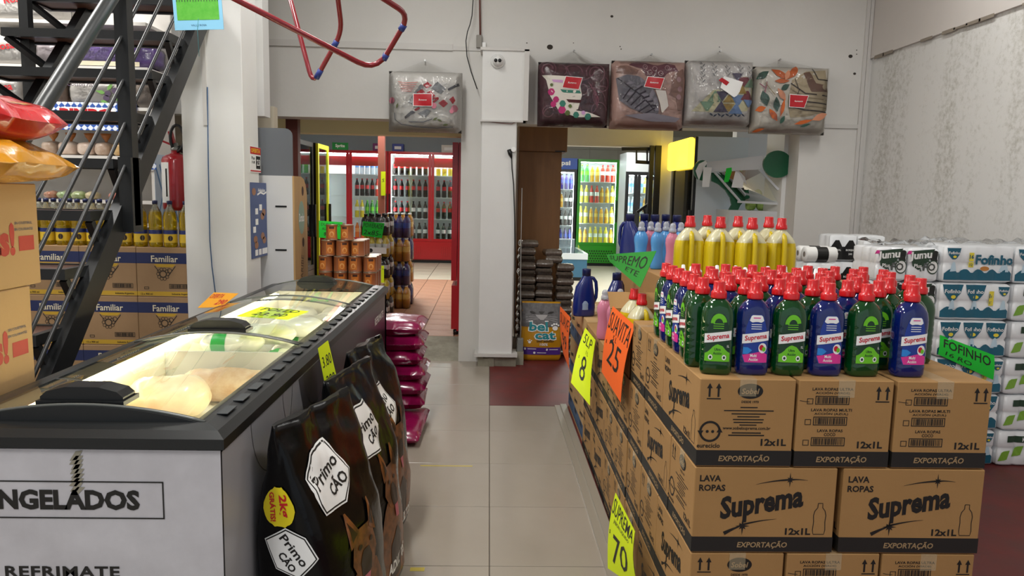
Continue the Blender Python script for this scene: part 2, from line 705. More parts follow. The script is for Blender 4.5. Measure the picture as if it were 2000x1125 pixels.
# conduits
mb = MB()
p0, p1 = px(506, 84, Y=BY), px(884, 95, Y=BY)
mb.box((p0.x, BY - .02, p1.z - .02), (p1.x, BY, p1.z + .035))
mb.box((p1.x, BY - .012, p1.z - .015), (p1.x + .3, BY, p1.z + .02))
struct(mb.build('trim_2', M_CONDUIT), 'white cable trunking across wall over left doorway', 'trim')
mb = MB()
pa = px(1684, 200, Y=BY)
for dx in (0, .034):
    mb.box((pa.x - .03 + dx, BY - .018, .0), (pa.x + dx, BY, CEIL))
pb = px(1650, 247, Y=BY)
mb.box((xr - .05, BY - .016, pb.z - .018), (pa.x - .03, BY, pb.z + .018))
struct(mb.build('trim_3', M_CONDUIT), 'white double cable conduit in the right wall corner', 'trim')
mb = MB()
for u, v, r in ((1669, 144, .014), (1661, 110, .02), (1074, 92, .028), (1029, 84, .006), (1211, 91, .006), (1213, 96, .006), (1120, 84, .005), (1405, 92, .005), (1673, 98, .006), (1673, 106, .006), (1195, 32, .014)):
    p = px(u, v, Y=BY)
    mb.decal(disc(r, r * .8, 9), plane_map((p.x, BY - .0015, p.z), (1, 0, 0), (0, 0, 1)))
mb.build('nail_hole', mat('hole_dark', '#3a342e', 0.9), wall_back)

# centre pillar in front of the wall
pillar = struct(thing('wall_pillar', '', ''), 'white boxed pillar between the two openings', 'pillar')
xp0 = px(938, 400, Y=6.6).x
xp1 = px(1006, 400, Y=6.6).x
mb = MB()
mb.bbox((xp0, 6.6, .12), (xp1, BY, px(970, 237, Y=6.6).z), .006)
mb.build('boxed_casing', M_WHITE2, pillar)
mb = MB()
mb.box((xp0 - .03, 6.57, .095), (xp1 + .05, BY, .125))
mb.build('base_ledge', M_CONDUIT, pillar)
mb = MB()
mb.box((xp0, 6.62, 0), (xp1 + .01, BY, .1))
for k in range(7):
    x = xp0 + .05 * k
    mb.box((x, 6.6 + .03 * RND.random(), 0), (x + .05, 6.66, .05 + .05 * RND.random()))
mb.build('broken_base', M_CONC, pillar)
pz0, pz1 = px(985, 235, Y=6.58).z, px(985, 98, Y=6.58).z
xb1 = px(1030, 160, Y=6.58).x
mb = MB()
mb.box((xp0, 6.58, pz0), (xb1, BY, pz1))
mb.build('service_panel', M_WHITE2, pillar)
mb = MB()
mb.box((xb1 - .03, 6.565, pz0), (xb1 + .012, BY, pz1 + .01))
mb.box((xp0 - .02, 6.565, pz1 - .005), (xb1 + .012, BY, pz1 + .02))
mb.box((xp0 - .01, 6.57, pz0 - .015), (xb1 - .03, BY, pz0))
mb.build('panel_edging', M_CONDUIT, pillar)

# left pillar with wires
PX0, PX1, PY0, PY1 = -1.926, -1.547, 4.75, 5.05
mb = MB()
mb.bbox((PX0, PY0, 0), (PX1, PY1, CEIL), .004)
lp = struct(mb.build('wall_column', M_WHITE2), 'free white square column behind the long freezer', 'pillar')
mb = MB()
p = px(404, 300, Y=PY0)
mb.box((p.x - .012, PY0 - .012, 1.95), (p.x + .012, PY0, CEIL))
mb.build('wire_duct', M_CONDUIT, lp)
mb = MB()
mb.tube([px(405, 170, Y=PY0 - .006), px(407, 330, Y=PY0 - .006), px(410, 470, Y=PY0 - .006), px(414, 520, Y=PY0 - .008), px(421, 575, Y=PY0 - .01), px(424, 610, Y=PY0 - .01)], .0035, 6)
mb.build('blue_wire', mat('blue_wire', '#3a5a80', 0.5), lp)

# left side of the shop
mb = MB()
mb.box((-4.2, -2.2, 0), (-4.0, BY, CEIL))
struct(mb.build('wall_left', M_WHITE), 'white left wall behind the shelves', 'wall')
zl = px(330, 222, Y=5.7).z
mb = MB()
mb.box((-4.0, 5.7, zl), (PX1 - .15, 5.85, CEIL))
struct(mb.build('wall_stair_upper', M_WHITE2), 'white upper wall behind the steel stairs', 'wall')
mb = MB()
mb.box((-4.0, 5.95, 0), (xl, 6.05, zl + .1))
mb.box((xl, 5.95, 0), (PX1 - .15, 6.05, zl + .1))
struct(mb.build('wall_stair_lower', mat('beige_wall', '#cbc2ae', 0.8, noise_amt=.3, noise_scale=2)), 'beige recessed wall behind the red extinguisher', 'wall')
mb = MB()
mb.box((-4.2, 1.2, CEIL), (WX + .2, BY + .3, CEIL + .1))
mb.box((-4.2, -2.2, CEIL), (WX + .2, 1.2, CEIL + .1))
struct(mb.build('ceiling', M_CEIL), 'off-white flat ceiling of the shop', 'ceiling')

# back rooms shell
M_BLUEWALL = mat('pale_blue_paint', '#bccbd2', 0.7)
M_CREAM = mat('cream_paint', '#e0d6a8', 0.7)
mb = MB()
mb.box((-4.2, 15.9, RZ), (0.3, 16.1, 3.0))
struct(mb.build('wall_drinks_back', M_BLUEWALL), 'pale blue wall above the red coolers', 'wall')
mb = MB()
mb.box((-4.2, 7.05, RZ), (-4.0, 16, 3.0))
struct(mb.build('wall_drinks_left', M_BLUEWALL), 'pale blue side wall of the drinks room', 'wall')
mb = MB()
mb.box((0.02, 7.9, RZ), (0.16, 16, 3.0))
struct(mb.build('wall_divider', M_WHITE), 'white partition between the two back rooms', 'wall')
mb = MB()
mb.box((-4.2, 7.05, 3.0), (6.0, 16.1, 3.1))
struct(mb.build('ceiling_back', M_CEIL), 'plain ceiling over the two back rooms', 'ceiling')
mb = MB()
zc0, zc1 = px(700, 262, Y=7.6).z, px(700, 235, Y=7.6).z
mb.box((-4.0, 7.6, zc0), (0.02, 7.8, zc0 + .35))
struct(mb.build('beam_cream', M_CREAM), 'cream painted beam behind the left doorway', 'beam')
# grey tiled wall of the right room: tiles one by one
mb = MB()
mb.box((0.16, 15.75, RZ), (6.0, 15.95, 3.0))
wt = struct(mb.build('wall_side_back', mat('wall_grout', '#8d8a82', 0.9)), 'grey tiled wall behind the green cooler', 'wall')
tm = MB()
tm.box((.004, -.006, .004), (.596, 0, .296))
M_GTILE = mat('grey_wall_tile', '#a5a298', 0.4, noise_amt=.4, noise_scale=3, col2='#96938a')
q = tm.build('wall_tile', M_GTILE, wt, (0.9, 15.75, 1.95))
for i in range(6):
    for j in range(3):
        if i or j:
            obj('wall_tile', q.data, wt, (0.9 + .6 * i, 15.75, 1.95 + .3 * j))
mb = MB()
mb.box((6.0, 7.05, RZ), (6.15, 16, 3.0))
struct(mb.build('wall_side_right', M_WHITE), 'white far right wall of the side room', 'wall')
zb0 = px(1200, 286, Y=9.0).z
mb = MB()
mb.box((0.16, 9.0, zb0), (px(1290, 300, Y=9.0).x, 9.2, zb0 + .55))
struct(mb.build('beam_side', M_WHITE), 'white plaster beam over the side room coolers', 'beam')
mb = MB()
mb.box((px(1290, 300, Y=9.0).x, 9.0, 0), (px(1313, 300, Y=9.0).x, 9.3, 3.0))
struct(mb.build('column_side', M_WHITE2), 'narrow white column beside the black gate', 'pillar')
mb = MB()
mb.box((px(1437, 300, Y=8.6).x, 8.6, 0), (6.0, 8.75, 3.0))
struct(mb.build('wall_side_front', M_WHITE), 'white wall behind the green and white deli counter', 'wall')
mb = MB()
mb.box((px(1527, 300, Y=7.1).x, 7.05, 0), (px(1560, 300, Y=7.05).x, 7.5, 2.9))
struct(mb.build('wall_jamb', M_WHITE2), 'white jamb beside the right opening', 'wall')
# red-brown steel posts of the drinks room
M_RUST = mat('oxide_paint', '#5e2a22', 0.5)
mb = MB()
x0, x1 = px(561, 300, Y=7.1).x, px(584, 300, Y=7.1).x
mb.box((x0, 7.06, 0), (x1, 7.16, 2.6))
struct(mb.build('post_1', M_RUST), 'dark oxide red steel post in the left doorway', 'post')
mb = MB()
x0, x1 = px(738, 300, Y=10.5).x, px(751, 300, Y=10.5).x
mb.box((x0, 10.5, RZ), (x1, 10.6, 3.0))
struct(mb.build('post_2', mat('pink_oxide', '#9a5a4c', 0.5)), 'pinkish steel post before the red coolers', 'post')
# ================================================================== detergent cartons
SX0 = px(1361, 840, Y=2.04).x            # aisle side of the stacks
SY0 = 2.04
STOP = px(1600, 741, Y=2.04).z           # top of the near stack
CH = STOP / 4
CL, CS = 0.425, 0.283
M_BAND = mat('carton_black_band', '#1d1b18', 0.6)
M_BANDTXT = mat('carton_band_lettering', '#a08560', 0.7)


def star(r, n=8):
    pts = []
    for i in range(n * 2):
        a = PI * i / n + PI / 2
        rr = r * 1.15 * (0.24 if i % 2 else (1.0 if (i // 2) % 4 == 0 else (0.75 if (i // 2) % 2 == 0 else .5)))
        pts.append((rr * math.cos(a), rr * math.sin(a)))
    vs = [(0, 0)] + pts
    return (vs, [[0, 1 + i, 1 + (i + 1) % (2 * n)] for i in range(2 * n)])


def arrows(h):
    out = []
    for dx in (-h * .27, h * .27):
        out.append(([(dx - h * .06, -h * .35), (dx + h * .06, -h * .35), (dx + h * .06, h * .2), (dx - h * .06, h * .2)], [[0, 1, 2, 3]]))
        out.append(([(dx - h * .17, h * .18), (dx + h * .17, h * .18), (dx, h * .5)], [[0, 1, 2]]))
    out.append(move(rect(h * .85, h * .07), 0, -h * .46))
    return join(*out)


def barcode(w, h, seed=1):
    r = random.Random(seed)
    out = [frame2(w, h, h * .09)]
    x = -w / 2 + h * .25
    while x < w / 2 - h * .25:
        ww = r.choice((.0012, .002, .0032))
        out.append(move(rect(ww, h * .72), x, 0))
        x += ww + r.choice((.0012, .0022))
    return join(*out)


def swoosh(x0, y0, x1, y1, bow, wmax, rev=False):
    n = 9
    pts = [(x0 + (x1 - x0) * i / n, y0 + (y1 - y0) * i / n + bow * math.sin(PI * i / n)) for i in range(n + 1)]
    w = [wmax * (i / n) + .0006 for i in range(n + 1)]
    return line2(pts, w[::-1] if rev else w)


def face_long():
    k = CL / 755
    P = lambda x, y: ((x - 582) * k, (880 - y) * k)
    o = [move(text('LAVA', .0185, .03, align='LEFT'), *P(235, 706)), move(text('ROPAS', .0185, .03, align='LEFT'), *P(233, 757))]
    t = fit(text('Suprema', .05, .04), .245, .09)
    o.append(move(t, *P(568, 850), rot=0.0, sk=.17))
    o.append(move(star(.020), *P(708, 712)))
    o.append(swoosh(*P(530, 738), *P(690, 712), .002, .005))
    o.append(swoosh(*P(690, 712), *P(802, 714), .002, .005, True))
    o.append(move(star(.025), *P(472, 965)))
    o.append(swoosh(*P(376, 1006), *P(490, 955), .002, .011, True))
    o.append(swoosh(*P(455, 962), *P(650, 925), .003, .006, True))
    o.append(move(fit(text('12x1L', .02, .035), .076, .021), *P(767, 993)))
    b = [(878 + s_, y) for s_, y in ((-12, 838), (12, 838), (13, 862), (27, 880), (33, 905), (30, 940), (33, 985), (28, 1008), (-28, 1008), (-33, 985), (-30, 940), (-33, 905), (-27, 880), (-13, 862), (-12, 838))]
    o.append(line2([P(*q) for q in b], .0022))
    return join(*o)


def face_maker():
    k = CS / 505
    P = lambda x, y: ((x - 467) * k, (410 - y) * k)
    o = [move(arrows(.048), *P(292, 242))]
    o.append(move(ring2(.0, .5, 20, ky=.6), 0, 0)[0:0] or ([], []))
    o.append(move(disc(.037, .0225, 24), *P(480, 240)))
    o.append(move(text('DESDE 1970', .007, .02), *P(482, 296)))
    for i, (w, y) in enumerate(((.05, 326), (.145, 343), (.1, 360), (.065, 375), (.09, 390), (.085, 405), (.05, 419))):
        o.append(move(rect(w, .0032), *P(478, y)))
    o.append(move(fit(text('www.sobelsuprema.com.br', .008, .02), .14), *P(472, 438)))
    for w, y in ((.085, 461), (.105, 474)):
        o.append(move(rect(w, .0036), *P(472, y)))
    cx, cy = P(282, 455)
    o.append(move(ring2(.025, .0315, 14, .25, PI - .1), cx, cy))
    o.append(move(ring2(.025, .0315, 14, PI + .25, 2 * PI - .1), cx, cy))
    for a in (PI + .05, .05):
        o.append(move(([(-.009, .004), (.009, .004), (0, -.011)], [[0, 1, 2]]), cx + .028 * math.cos(a), cy + .028 * math.sin(a), 0 if a > 1 else PI))
    o.append(move(disc(.0045, None, 10), cx - .008, cy))
    o.append(move(disc(.0045, None, 10), cx + .008, cy))
    o.append(move(fit(text('eureciclo', .012, .02), .068), *P(277, 530)))
    o.append(move(fit(text('12x1L', .02, .035), .075, .021), *P(617, 510)))
    return join(*o)


def face_codes():
    k = CS / 490
    P = lambda x, y: ((x - 985) * k, (405 - y) * k)
    o = [move(arrows(.048), *P(1172, 248)), move(fit(text('12x1L', .02, .035), .075, .021), *P(1125, 510))]
    for g_, (a, b) in enumerate((('LAVA ROPAS ULTRA', 'ACCIÓN (VERDE)'), ('LAVA ROPAS MULTI', 'ACCIÓN (AZUL)'), ('LAVA ROPAS', 'COCO'))):
        y = 224 + 107 * g_
        o.append(move(fit(text(a, .008, .02), .12 if g_ < 2 else .075, .0085), *P(916, y)))
        o.append(move(fit(text(b, .008, .02), .1 if g_ < 2 else .034, .0095), *P(916, y + 20)))
        o.append(move(barcode(.1, .026, g_ + 1), *P(917 - 4 * g_, y + 57)))
        o.append(move(frame2(.018, .017, .0018), *P(804 - 4 * g_, y + 63)))
    o.append(line2([P(752, 284), P(775, 288), P(802, 290)], .0016))
    return join(*o)


def make_carton(bulge=0.0):
    root = thing('detergent_carton', '', '')
    mb = MB()
    h = CH - .003
    mb.bbox((-CL / 2 + .002, -CS / 2 + .002, 0), (CL / 2 - .002, CS / 2 - .002, h), .0025)
    mb.build('carton_body', M_CARD, root)
    mb = MB()
    bh = .049
    e = .0004
    mb.box((-CL / 2 + .002 - e, -CS / 2 + .002 - e, .003), (CL / 2 - .002 + e, CS / 2 - .002 + e, bh))
    mb.build('bottom_band', M_BAND, root)
    mp = {'f': plane_map((0, -CS / 2 + .0012, h / 2), (1, 0, 0), (0, 0, 1)), 'b': plane_map((0, CS / 2 - .0012, h / 2), (-1, 0, 0), (0, 0, 1)),
          'l': plane_map((-CL / 2 + .0012, 0, h / 2), (0, -1, 0), (0, 0, 1)), 'r': plane_map((CL / 2 - .0012, 0, h / 2), (0, 1, 0), (0, 0, 1))}
    mb = MB()
    fl, fm, fc = face_long(), face_maker(), face_codes()
    mb.decal(fl, mp['f'])
    mb.decal(fl, mp['b'])
    mb.decal(fm, mp['l'])
    mb.decal(fc, mp['r'])
    mb.build('printing', M_INK, root)
    mb = MB()
    ex = fit(text('EXPORTAÇÃO', .0135, .025, shear=.15), .15)
    for q in 'fblr':
        f0 = mp[q]
        mb.decal(move(ex, 0, .025 - h / 2), lambda x, y, f0=f0: f0(x, y) + (f0(0, 0) - Vector((0, 0, h / 2))) * .004)
    mb.build('band_lettering', M_BANDTXT, root)['kind'] = 'stuff'
    mb = MB()
    so = move(fit(text('Sobel', .02, .02, shear=.2), .052), (480 - 467) * CS / 505, (410 - 240) * CS / 505)
    mb.decal(so, lambda x, y: mp['l'](x, y) + Vector((-.0006, 0, 0)))
    mb.build('emblem_lettering', M_BANDTXT, root)
    mb = MB()
    # packing tape over the lid seam and down both short sides
    mb.box((-CL / 2 - .0002, -.024, h - .0005), (CL / 2 + .0002, .024, h + .0006))
    for s in (-1, 1):
        a, b = sorted((s * (CL / 2 - .0012), s * (CL / 2 - .0004)))
        mb.box((a, -.024, h - .05), (b, .024, h))
    mb.build('packing_tape', M_TAPE, root)
    return root


carton = Proto(make_carton())
GC = 'brown detergent cartons in the big stack'
HX = SX0 + CS / 2


def put_carton(x0, y0, row, long_x, flip, label, dx=0.0):
    """x0,y0 = near left corner; long_x: long side along X"""
    w, d = (CL, CS) if long_x else (CS, CL)
    rz = (0 if not flip else PI) if long_x else (PI / 2 if not flip else -PI / 2)
    carton.put((x0 + w / 2 + dx, y0 + d / 2, row * CH), rz + RND.uniform(-.006, .006), label, GC)['category'] = 'carton'


# near stack: rows 1..4 from the floor (row index 0..3)
put_carton(SX0, SY0, 3, False, False, 'top detergent carton showing oval maker emblem and recycling ring', 0)
put_carton(SX0 + CS + .004, SY0, 3, False, True, 'top detergent carton with three barcodes in middle of the front row')
put_carton(SX0 + 2 * CS + .012, SY0, 3, False, True, 'top detergent carton with three barcodes at outer end of front row')
put_carton(SX0, SY0, 2, True, False, 'detergent carton with big wordmark under the emblem carton')
put_carton(SX0 + CL + .016, SY0, 2, True, False, 'detergent carton with big wordmark under the outer barcode carton')
for r in (0, 1):
    if r == 1:
        for i in range(3):
            put_carton(SX0 + i * (CS + .006), SY0, r, False, i > 0, 'detergent carton in second layer below the wordmark cartons')
    else:
        for i in range(2):
            put_carton(SX0 + i * (CL + .016), SY0, r, True, False, 'detergent carton on the floor at front of the stack')
# aisle side and the rest of the near stack
y = SY0 + CL
for r in (3, 1):
    for j in range(2):
        for i in range(2):
            put_carton(SX0 + i * (CL + .012), y + j * (CS + .002), r, True, False, 'detergent carton in top layer behind the emblem carton' if r == 3 else 'detergent carton in second layer along the aisle')
y = SY0 + CS
for r in (2, 0):
    for j in range(1):
        for i in range(3):
            put_carton(SX0 + i * (CS + .006), y + .003, r, False, False, 'detergent carton in third layer along the aisle' if r == 2 else 'detergent carton on the floor along the aisle')
    for i in range(2):
        put_carton(SX0 + i * (CL + .012), y + CL + .006, r, True, False, 'detergent carton in third layer at far end of near stack' if r == 2 else 'detergent carton on the floor at far end of near stack')

SYB = SY0 + CL + 2 * CS + .02      # start of the stacks behind
SUPB = 1.15                        # top of the inner stack that carries jugs and softeners


def plain_carton(name, label, a, b, mats, stripe=None, group=None, open_top=False, lines=True):
    x0, y0, z0 = a
    x1, y1, z1 = b
    root = thing(name, label, 'carton', ((x0 + x1) / 2, (y0 + y1) / 2, z0), 0, group)
    w, d, h = (x1 - x0) / 2 - .002, (y1 - y0) / 2 - .002, z1 - z0 - .002
    mb = MB()
    if open_top:
        t = .004
        mb.box((-w, -d, 0), (w, d, t))
        mb.box((-w, -d, 0), (-w + t, d, h))
        mb.box((w - t, -d, 0), (w, d, h))
        mb.box((-w, -d, 0), (w, -d + t, h))
        mb.box((-w, d - t, 0), (w, d, h))
    else:
        mb.bbox((-w, -d, 0), (w, d, h), .0025)
    mb.build('carton_body', mats[0], root)
    if open_top:
        for nm, p0, p1, p2, p3 in (('flap', (-w, d, h), (w, d, h), (w, d + .1, h + .07), (-w, d + .1, h + .07)),):
            f_ = MB()
            n = (Vector(p1) - Vector(p0)).cross(Vector(p3) - Vector(p0)).normalized() * .004
            f_.loft([[p0, p1, p2, p3], [Vector(q) + n for q in (p0, p1, p2, p3)]], 0, True, True, False)
            f_.build('flap', mats[0], root)
    if stripe:
        mb = MB()
        for z_0, z_1 in stripe:
            mb.box((-w - .0005, -d - .0005, z_0), (w + .0005, d + .0005, z_1))
        mb.build('printed_band', mats[1], root)
    if lines:
        mb = MB()
        mp = plane_map((-w - .0008, 0, h / 2), (0, -1, 0), (0, 0, 1))
        mb.decal(move(fit(text('Suprema', .03, .03), min(d * 1.2, .15)), 0, .03, 0, .1), mp)
        mb.decal(move(barcode(d * .7, .03, 5), 0, -.04), mp)
        mb.build('printing', M_INK, root)
    mb = MB()
    if not open_top:
        mb.box((-.024, -d - .0006, h - .0004), (.024, d + .0006, h + .0006))
        mb.build('packing_tape', M_TAPE, root)
    return root


GA = 'cartons along the aisle beyond the near stack'
M_STRIPE_B = mat('blue_carton_print', '#3d5a7c', 0.6)
# stack B: three layers and an open carton with bottles
yB = SYB
for r in range(3):
    for j in range(2):
        put_carton(SX0, yB + j * (CS + .003), r, True, False, 'detergent carton under the open carton of softener bottles')
plain_carton('open_carton', 'open cardboard box behind the big orange price sign', (SX0, yB, 3 * CH), (SX0 + .30, yB + .565, 3 * CH + .22), [M_CARD], open_top=True, lines=False)
# stack C
yC = yB + 2 * CS + .01
for j in range(2):
    for r in range(3):
        put_carton(SX0 + .002, yC + j * (CL + .003), r, False, j == 1, 'detergent carton beside the yellow number eight sign')
# stack D, far cartons with blue print
yD = yC + 2 * CL + .012
dz = (px(1130, 600, X=SX0).z) / 3
for j in range(3):
    for r in range(3):
        plain_carton('soap_carton', 'carton with blue printed band at aisle end of the stacks' if r < 2 else 'top carton with blue band under the dark blue jug row', (SX0 + .01, yD + j * .30, r * .265), (SX0 + .283, yD + j * .30 + .292, r * .265 + .262), [M_CARD_L, M_STRIPE_B], [(.02, .11)], GA)
# inner stacks that hold the jugs
for j in range(5):
    y0_, y1_ = SYB + .01 + .39 * j, SYB + .01 + .39 * j + .385
    for i in range(2):
        xa = SX0 + (.44 if j < 2 else .30) + i * (.43 if j < 2 else .50)
        for r in range(4):
            z0_ = r * SUPB / 4
            plain_carton('softener_carton', 'tall plain carton in inner stack under the yellow jugs' if j < 2 else 'tall plain carton in inner stack under softeners and blue jugs', (xa, y0_, z0_), (xa + (.425 if j < 2 else .495), y1_, z0_ + SUPB / 4), [M_CARD], None, GA, lines=False)

# ================================================================== bottles
def superell(a, b, n, cnt):
    out = []
    for i in range(cnt):
        t = 2 * PI * i / cnt
        c, s_ = math.cos(t), math.sin(t)
        out.append((a * math.copysign(abs(c) ** (2 / n), c), b * math.copysign(abs(s_) ** (2 / n), s_)))
    return out


M_CAPR = mat('red_cap', '#d01018', 0.3, coat=0.3)
M_GLIQ = mat('green_detergent', '#0c5a22', 0.08, trans=0.55, coat=0.5)
M_BLIQ = mat('blue_detergent', '#122a86', 0.08, trans=0.55, coat=0.5)
M_LGD = mat('label_dark_green', '#123a22', 0.4)
M_LGB = mat('label_lime', '#6cc41e', 0.4)
M_LBD = mat('label_blue', '#1b3a94', 0.4)
M_LPK = mat('label_pink', '#dc3492', 0.4)
M_LLB = mat('label_sky', '#2a86d8', 0.4)
M_LW = mat('label_white', '#f2f2f0', 0.4)
M_LR = mat('label_red_lettering', '#c8102e', 0.4)

SH = 0.262


def detergent_section(z):
    """half width, half depth, exponent at height z"""
    keys = [(0, .040, .028, 3.2), (.006, .0445, .032, 3.2), (.03, .0455, .033, 3.4), (.165, .0455, .033, 3.4), (.184, .0425, .031, 3.0), (.199, .034, .026, 2.6), (.209, .024, .021, 2.2), (.213, .0175, .0175, 2.0), (.225, .0165, .0165, 2.0)]
    for a, b in zip(keys, keys[1:]):
        if a[0] <= z <= b[0]:
            t = (z - a[0]) / (b[0] - a[0])
            return [a[i] + (b[i] - a[i]) * t for i in (1, 2, 3)]
    return keys[-1][1:]


def det_front(x, z, lift):
    a, b, n = detergent_section(z)
    q = min(abs(x) / a, .999)
    return Vector((x, -(b * (1 - q ** n) ** (1 / n)) - lift, z))


def make_detergent(green):
    root = thing('detergent_bottle', '', '')
    mb = MB()
    rings = []
    zs = [0, .004, .008, .03] + [.036 + .0065 * i for i in range(18)] + [.16, .168, .176, .184, .192, .2, .206, .211, .216, .225]
    for z in zs:
        a, b, n = detergent_section(z)
        rib = 1.0
        if .034 < z < .155:
            rib = 1 - .022 * (1 if int(round((z - .036) / .0065)) % 3 == 0 else 0)
        rings.append([(x * rib, y * (rib if abs(x) > .03 else 1), z) for x, y in superell(a, b, n, 24)])
    mb.loft(rings, 0)
    mb.build('bottle_body', M_GLIQ if green else M_BLIQ, root)
    mb = MB()
    mb.lathe([(.0222, .214), (.0226, .217), (.0222, .229), (.0205, .2335), (.0168, .236), (.0166, .259), (.0155, .2615), (.001, .262)], 18)
    mb.build('cap', M_CAPR, root)
    mb = MB()
    L = lambda l: (lambda x, y: det_front(x * 1.12, .036 + (y - .048) * 1.38, l))
    base = [(-.030, .048), (.030, .048), (.032, .06), (.030, .09), (.031, .1), (.024, .125), (.016, .147), (-.016, .147), (-.024, .125), (-.031, .1), (-.030, .09), (-.032, .06)]
    mb.decal(strips(base, 10, 6), L(.0005), 0, True)
    if green:
        mb.decal(move(ring2(.010, .020, 12, .15, PI - .0), 0, .128), L(.0009), 1)
    for i in range(3):
        mb.decal(move(rect(.026, .0014), 0, .127 - .0045 * i), L(.0011), 3 if not green else 1)
    if green:
        cloud = [(-.031, .05), (.031, .05), (.031, .068), (.022, .072), (.012, .082), (-.002, .086), (-.012, .08), (-.022, .07), (-.031, .066)]
        mb.decal(strips(cloud, 10, 2), L(.0010), 1, True)
        mb.decal(move(text('Ultra', .0055, .02), 0, .075), L(.0014), 0)
        mb.decal(move(text('Acción', .0055, .02), 0, .067), L(.0014), 0)
        for s in (-1, 1):
            mb.decal(move(disc(.0055, None, 12), s * .017, .0585), L(.0014), 3)
            mb.decal(move(disc(.003, None, 8), s * .017, .0585), L(.0017), 0)
    else:
        low = [(-.030, .049), (.031, .049), (.031, .066), (.014, .072), (-.006, .068), (-.031, .064)]
        mb.decal(strips(low, 10, 2), L(.0010), 1, True)
        mb.decal(strips([(-.030 + p[0], .074 + p[1]) for p in ((0, -.008), (.012, -.008), (.022, 0), (.012, .006), (0, .006))], 4, 1), L(.0013), 5)
        mb.decal(move(disc(.0105, None, 16), .018, .079), L(.0014), 3)
        mb.decal(move(disc(.006, None, 8), .0155, .08), L(.0017), 2)
        mb.decal(move(disc(.005, None, 8), .0215, .077), L(.0019), 4)
        mb.decal(move(text('Multi', .006, .02), -.004, .0635), L(.0014), 3)
        mb.decal(move(text('Acción', .006, .02), -.004, .0555), L(.0014), 3)
        mb.decal(strips([(-.018, .135), (-.012, .131), (0, .133), (.012, .131), (.018, .135), (.017, .141), (.012, .146), (-.012, .146), (-.017, .141)], 10, 2), L(.0012), 3, True)
        mb.decal(move(rect(.018, .002), 0, .1405), L(.0016), 1)
    ban = [(-.033, .087), (.033, .095), (.033, .114), (-.033, .106)]
    mb.decal(strips(ban, 10, 2), L(.0016), 3, True)
    mb.decal(move(fit(text('Suprema', .01, .025), .055, .0135), 0, .1, 0, .12), L(.0021), 2)
    mb.decal(move(text('1L', .005, .02), .026, .082), L(.0018), 3)
    ml = [M_LGD, M_LGB, M_LR, M_LW, M_LLB, M_LLB] if green else [M_LBD, M_LPK, M_LR, M_LW, M_LGB, M_LLB]
    mb.build('label', ml, root)
    return root


P_GREEN, P_BLUE = Proto(make_detergent(True)), Proto(make_detergent(False))
LG = 'green detergent bottle with red cap amid the crowd of bottles'
LB = 'blue detergent bottle with red cap amid the crowd of bottles'
FRONT = ['green detergent bottle at the edge above the carton arrows beside emblem', 'blue detergent bottle at the edge above the oval carton emblem', 'green detergent bottle above the seam of emblem and barcode cartons', 'blue detergent bottle at the edge above the middle barcode carton', 'green detergent bottle at edge above arrows of middle barcode carton', 'blue detergent bottle at the edge above the outer barcode carton']


def put_det(x, y, rz, green, lab=None):
    p = P_GREEN if green else P_BLUE
    p.put((x, y, STOP - .0015), rz, lab or (LG if green else LB), 'red capped detergent bottles on top of the stack', scale=(1.02, 1.0, 1.04))['category'] = 'bottle'


rows = []
front_u = [1395, 1465, 1535, 1607, 1680, 1768]
for i, u in enumerate(front_u):
    p = px(u, 735, Y=2.115)
    put_det(p.x, 2.115, RND.uniform(-.12, .12) - .05, i % 2 == 0, FRONT[i])
for r in range(1, 7):
    yy = 2.115 + .094 * r
    n = 8 if r > 1 else 7
    for i in range(n):
        x = SX0 + .052 + i * .104 + (.02 if r % 2 else 0) + RND.uniform(-.006, .006)
        if i == 0:
            x = SX0 + .045
        g_ = (i + r) % 2 == 0 if i < 6 else RND.random() < .6
        rz = RND.uniform(-.1, .1)
        lab = None
        if i == 0 and r >= 2:
            rz = -PI / 2 + RND.uniform(-.03, .03)
            g_ = r % 2 == 0
            lab = ('green' if g_ else 'blue') + ' detergent bottle with its label turned toward the aisle'
        if i == 0 and r == 1:
            rz, g_ = PI, True
            lab = 'green detergent bottle turned label away at the aisle edge'
        if i == 7 and r in (2, 3):
            rz, g_ = PI, True
            lab = 'green detergent bottle turned label away beside the paper packs'
        put_det(x, yy + (RND.uniform(-.006, .006) if i else 0), rz, g_, lab)

# small blue softener bottles with white caps
M_SMALL = mat('royal_blue_plastic', '#16307e', 0.3)
root = thing('softener_bottle', '', '')
mb = MB()
mb.lathe([(.026, 0), (.028, .006), (.028, .14), (.022, .165), (.013, .185), (.012, .2)], 14, sx=1.0, sy=.8)
mb.build('bottle_body', M_SMALL, root)
mb = MB()
mb.lathe([(.0145, .197), (.0145, .22), (.009, .225), (.007, .243), (.001, .245)], 12)
mb.build('cap', M_LW, root)
P_SMALL = Proto(root)
for j in range(3):
    for i in range(1, 12):
        P_SMALL.put((SX0 + .03 + i * .071 + .02 * (j % 2) + RND.uniform(-.006, .006), 2.80 + j * .07, STOP - .0015), 0, 'small royal blue bottle with white push cap behind red caps', 'white capped blue bottles')['category'] = 'bottle'

# ---- yellow jugs
M_YLIQ = mat('yellow_liquid_jug', '#e0c41c', 0.25, trans=0.12)
M_YTOP = mat('pale_empty_jug', '#e2dcb4', 0.25, trans=0.15)


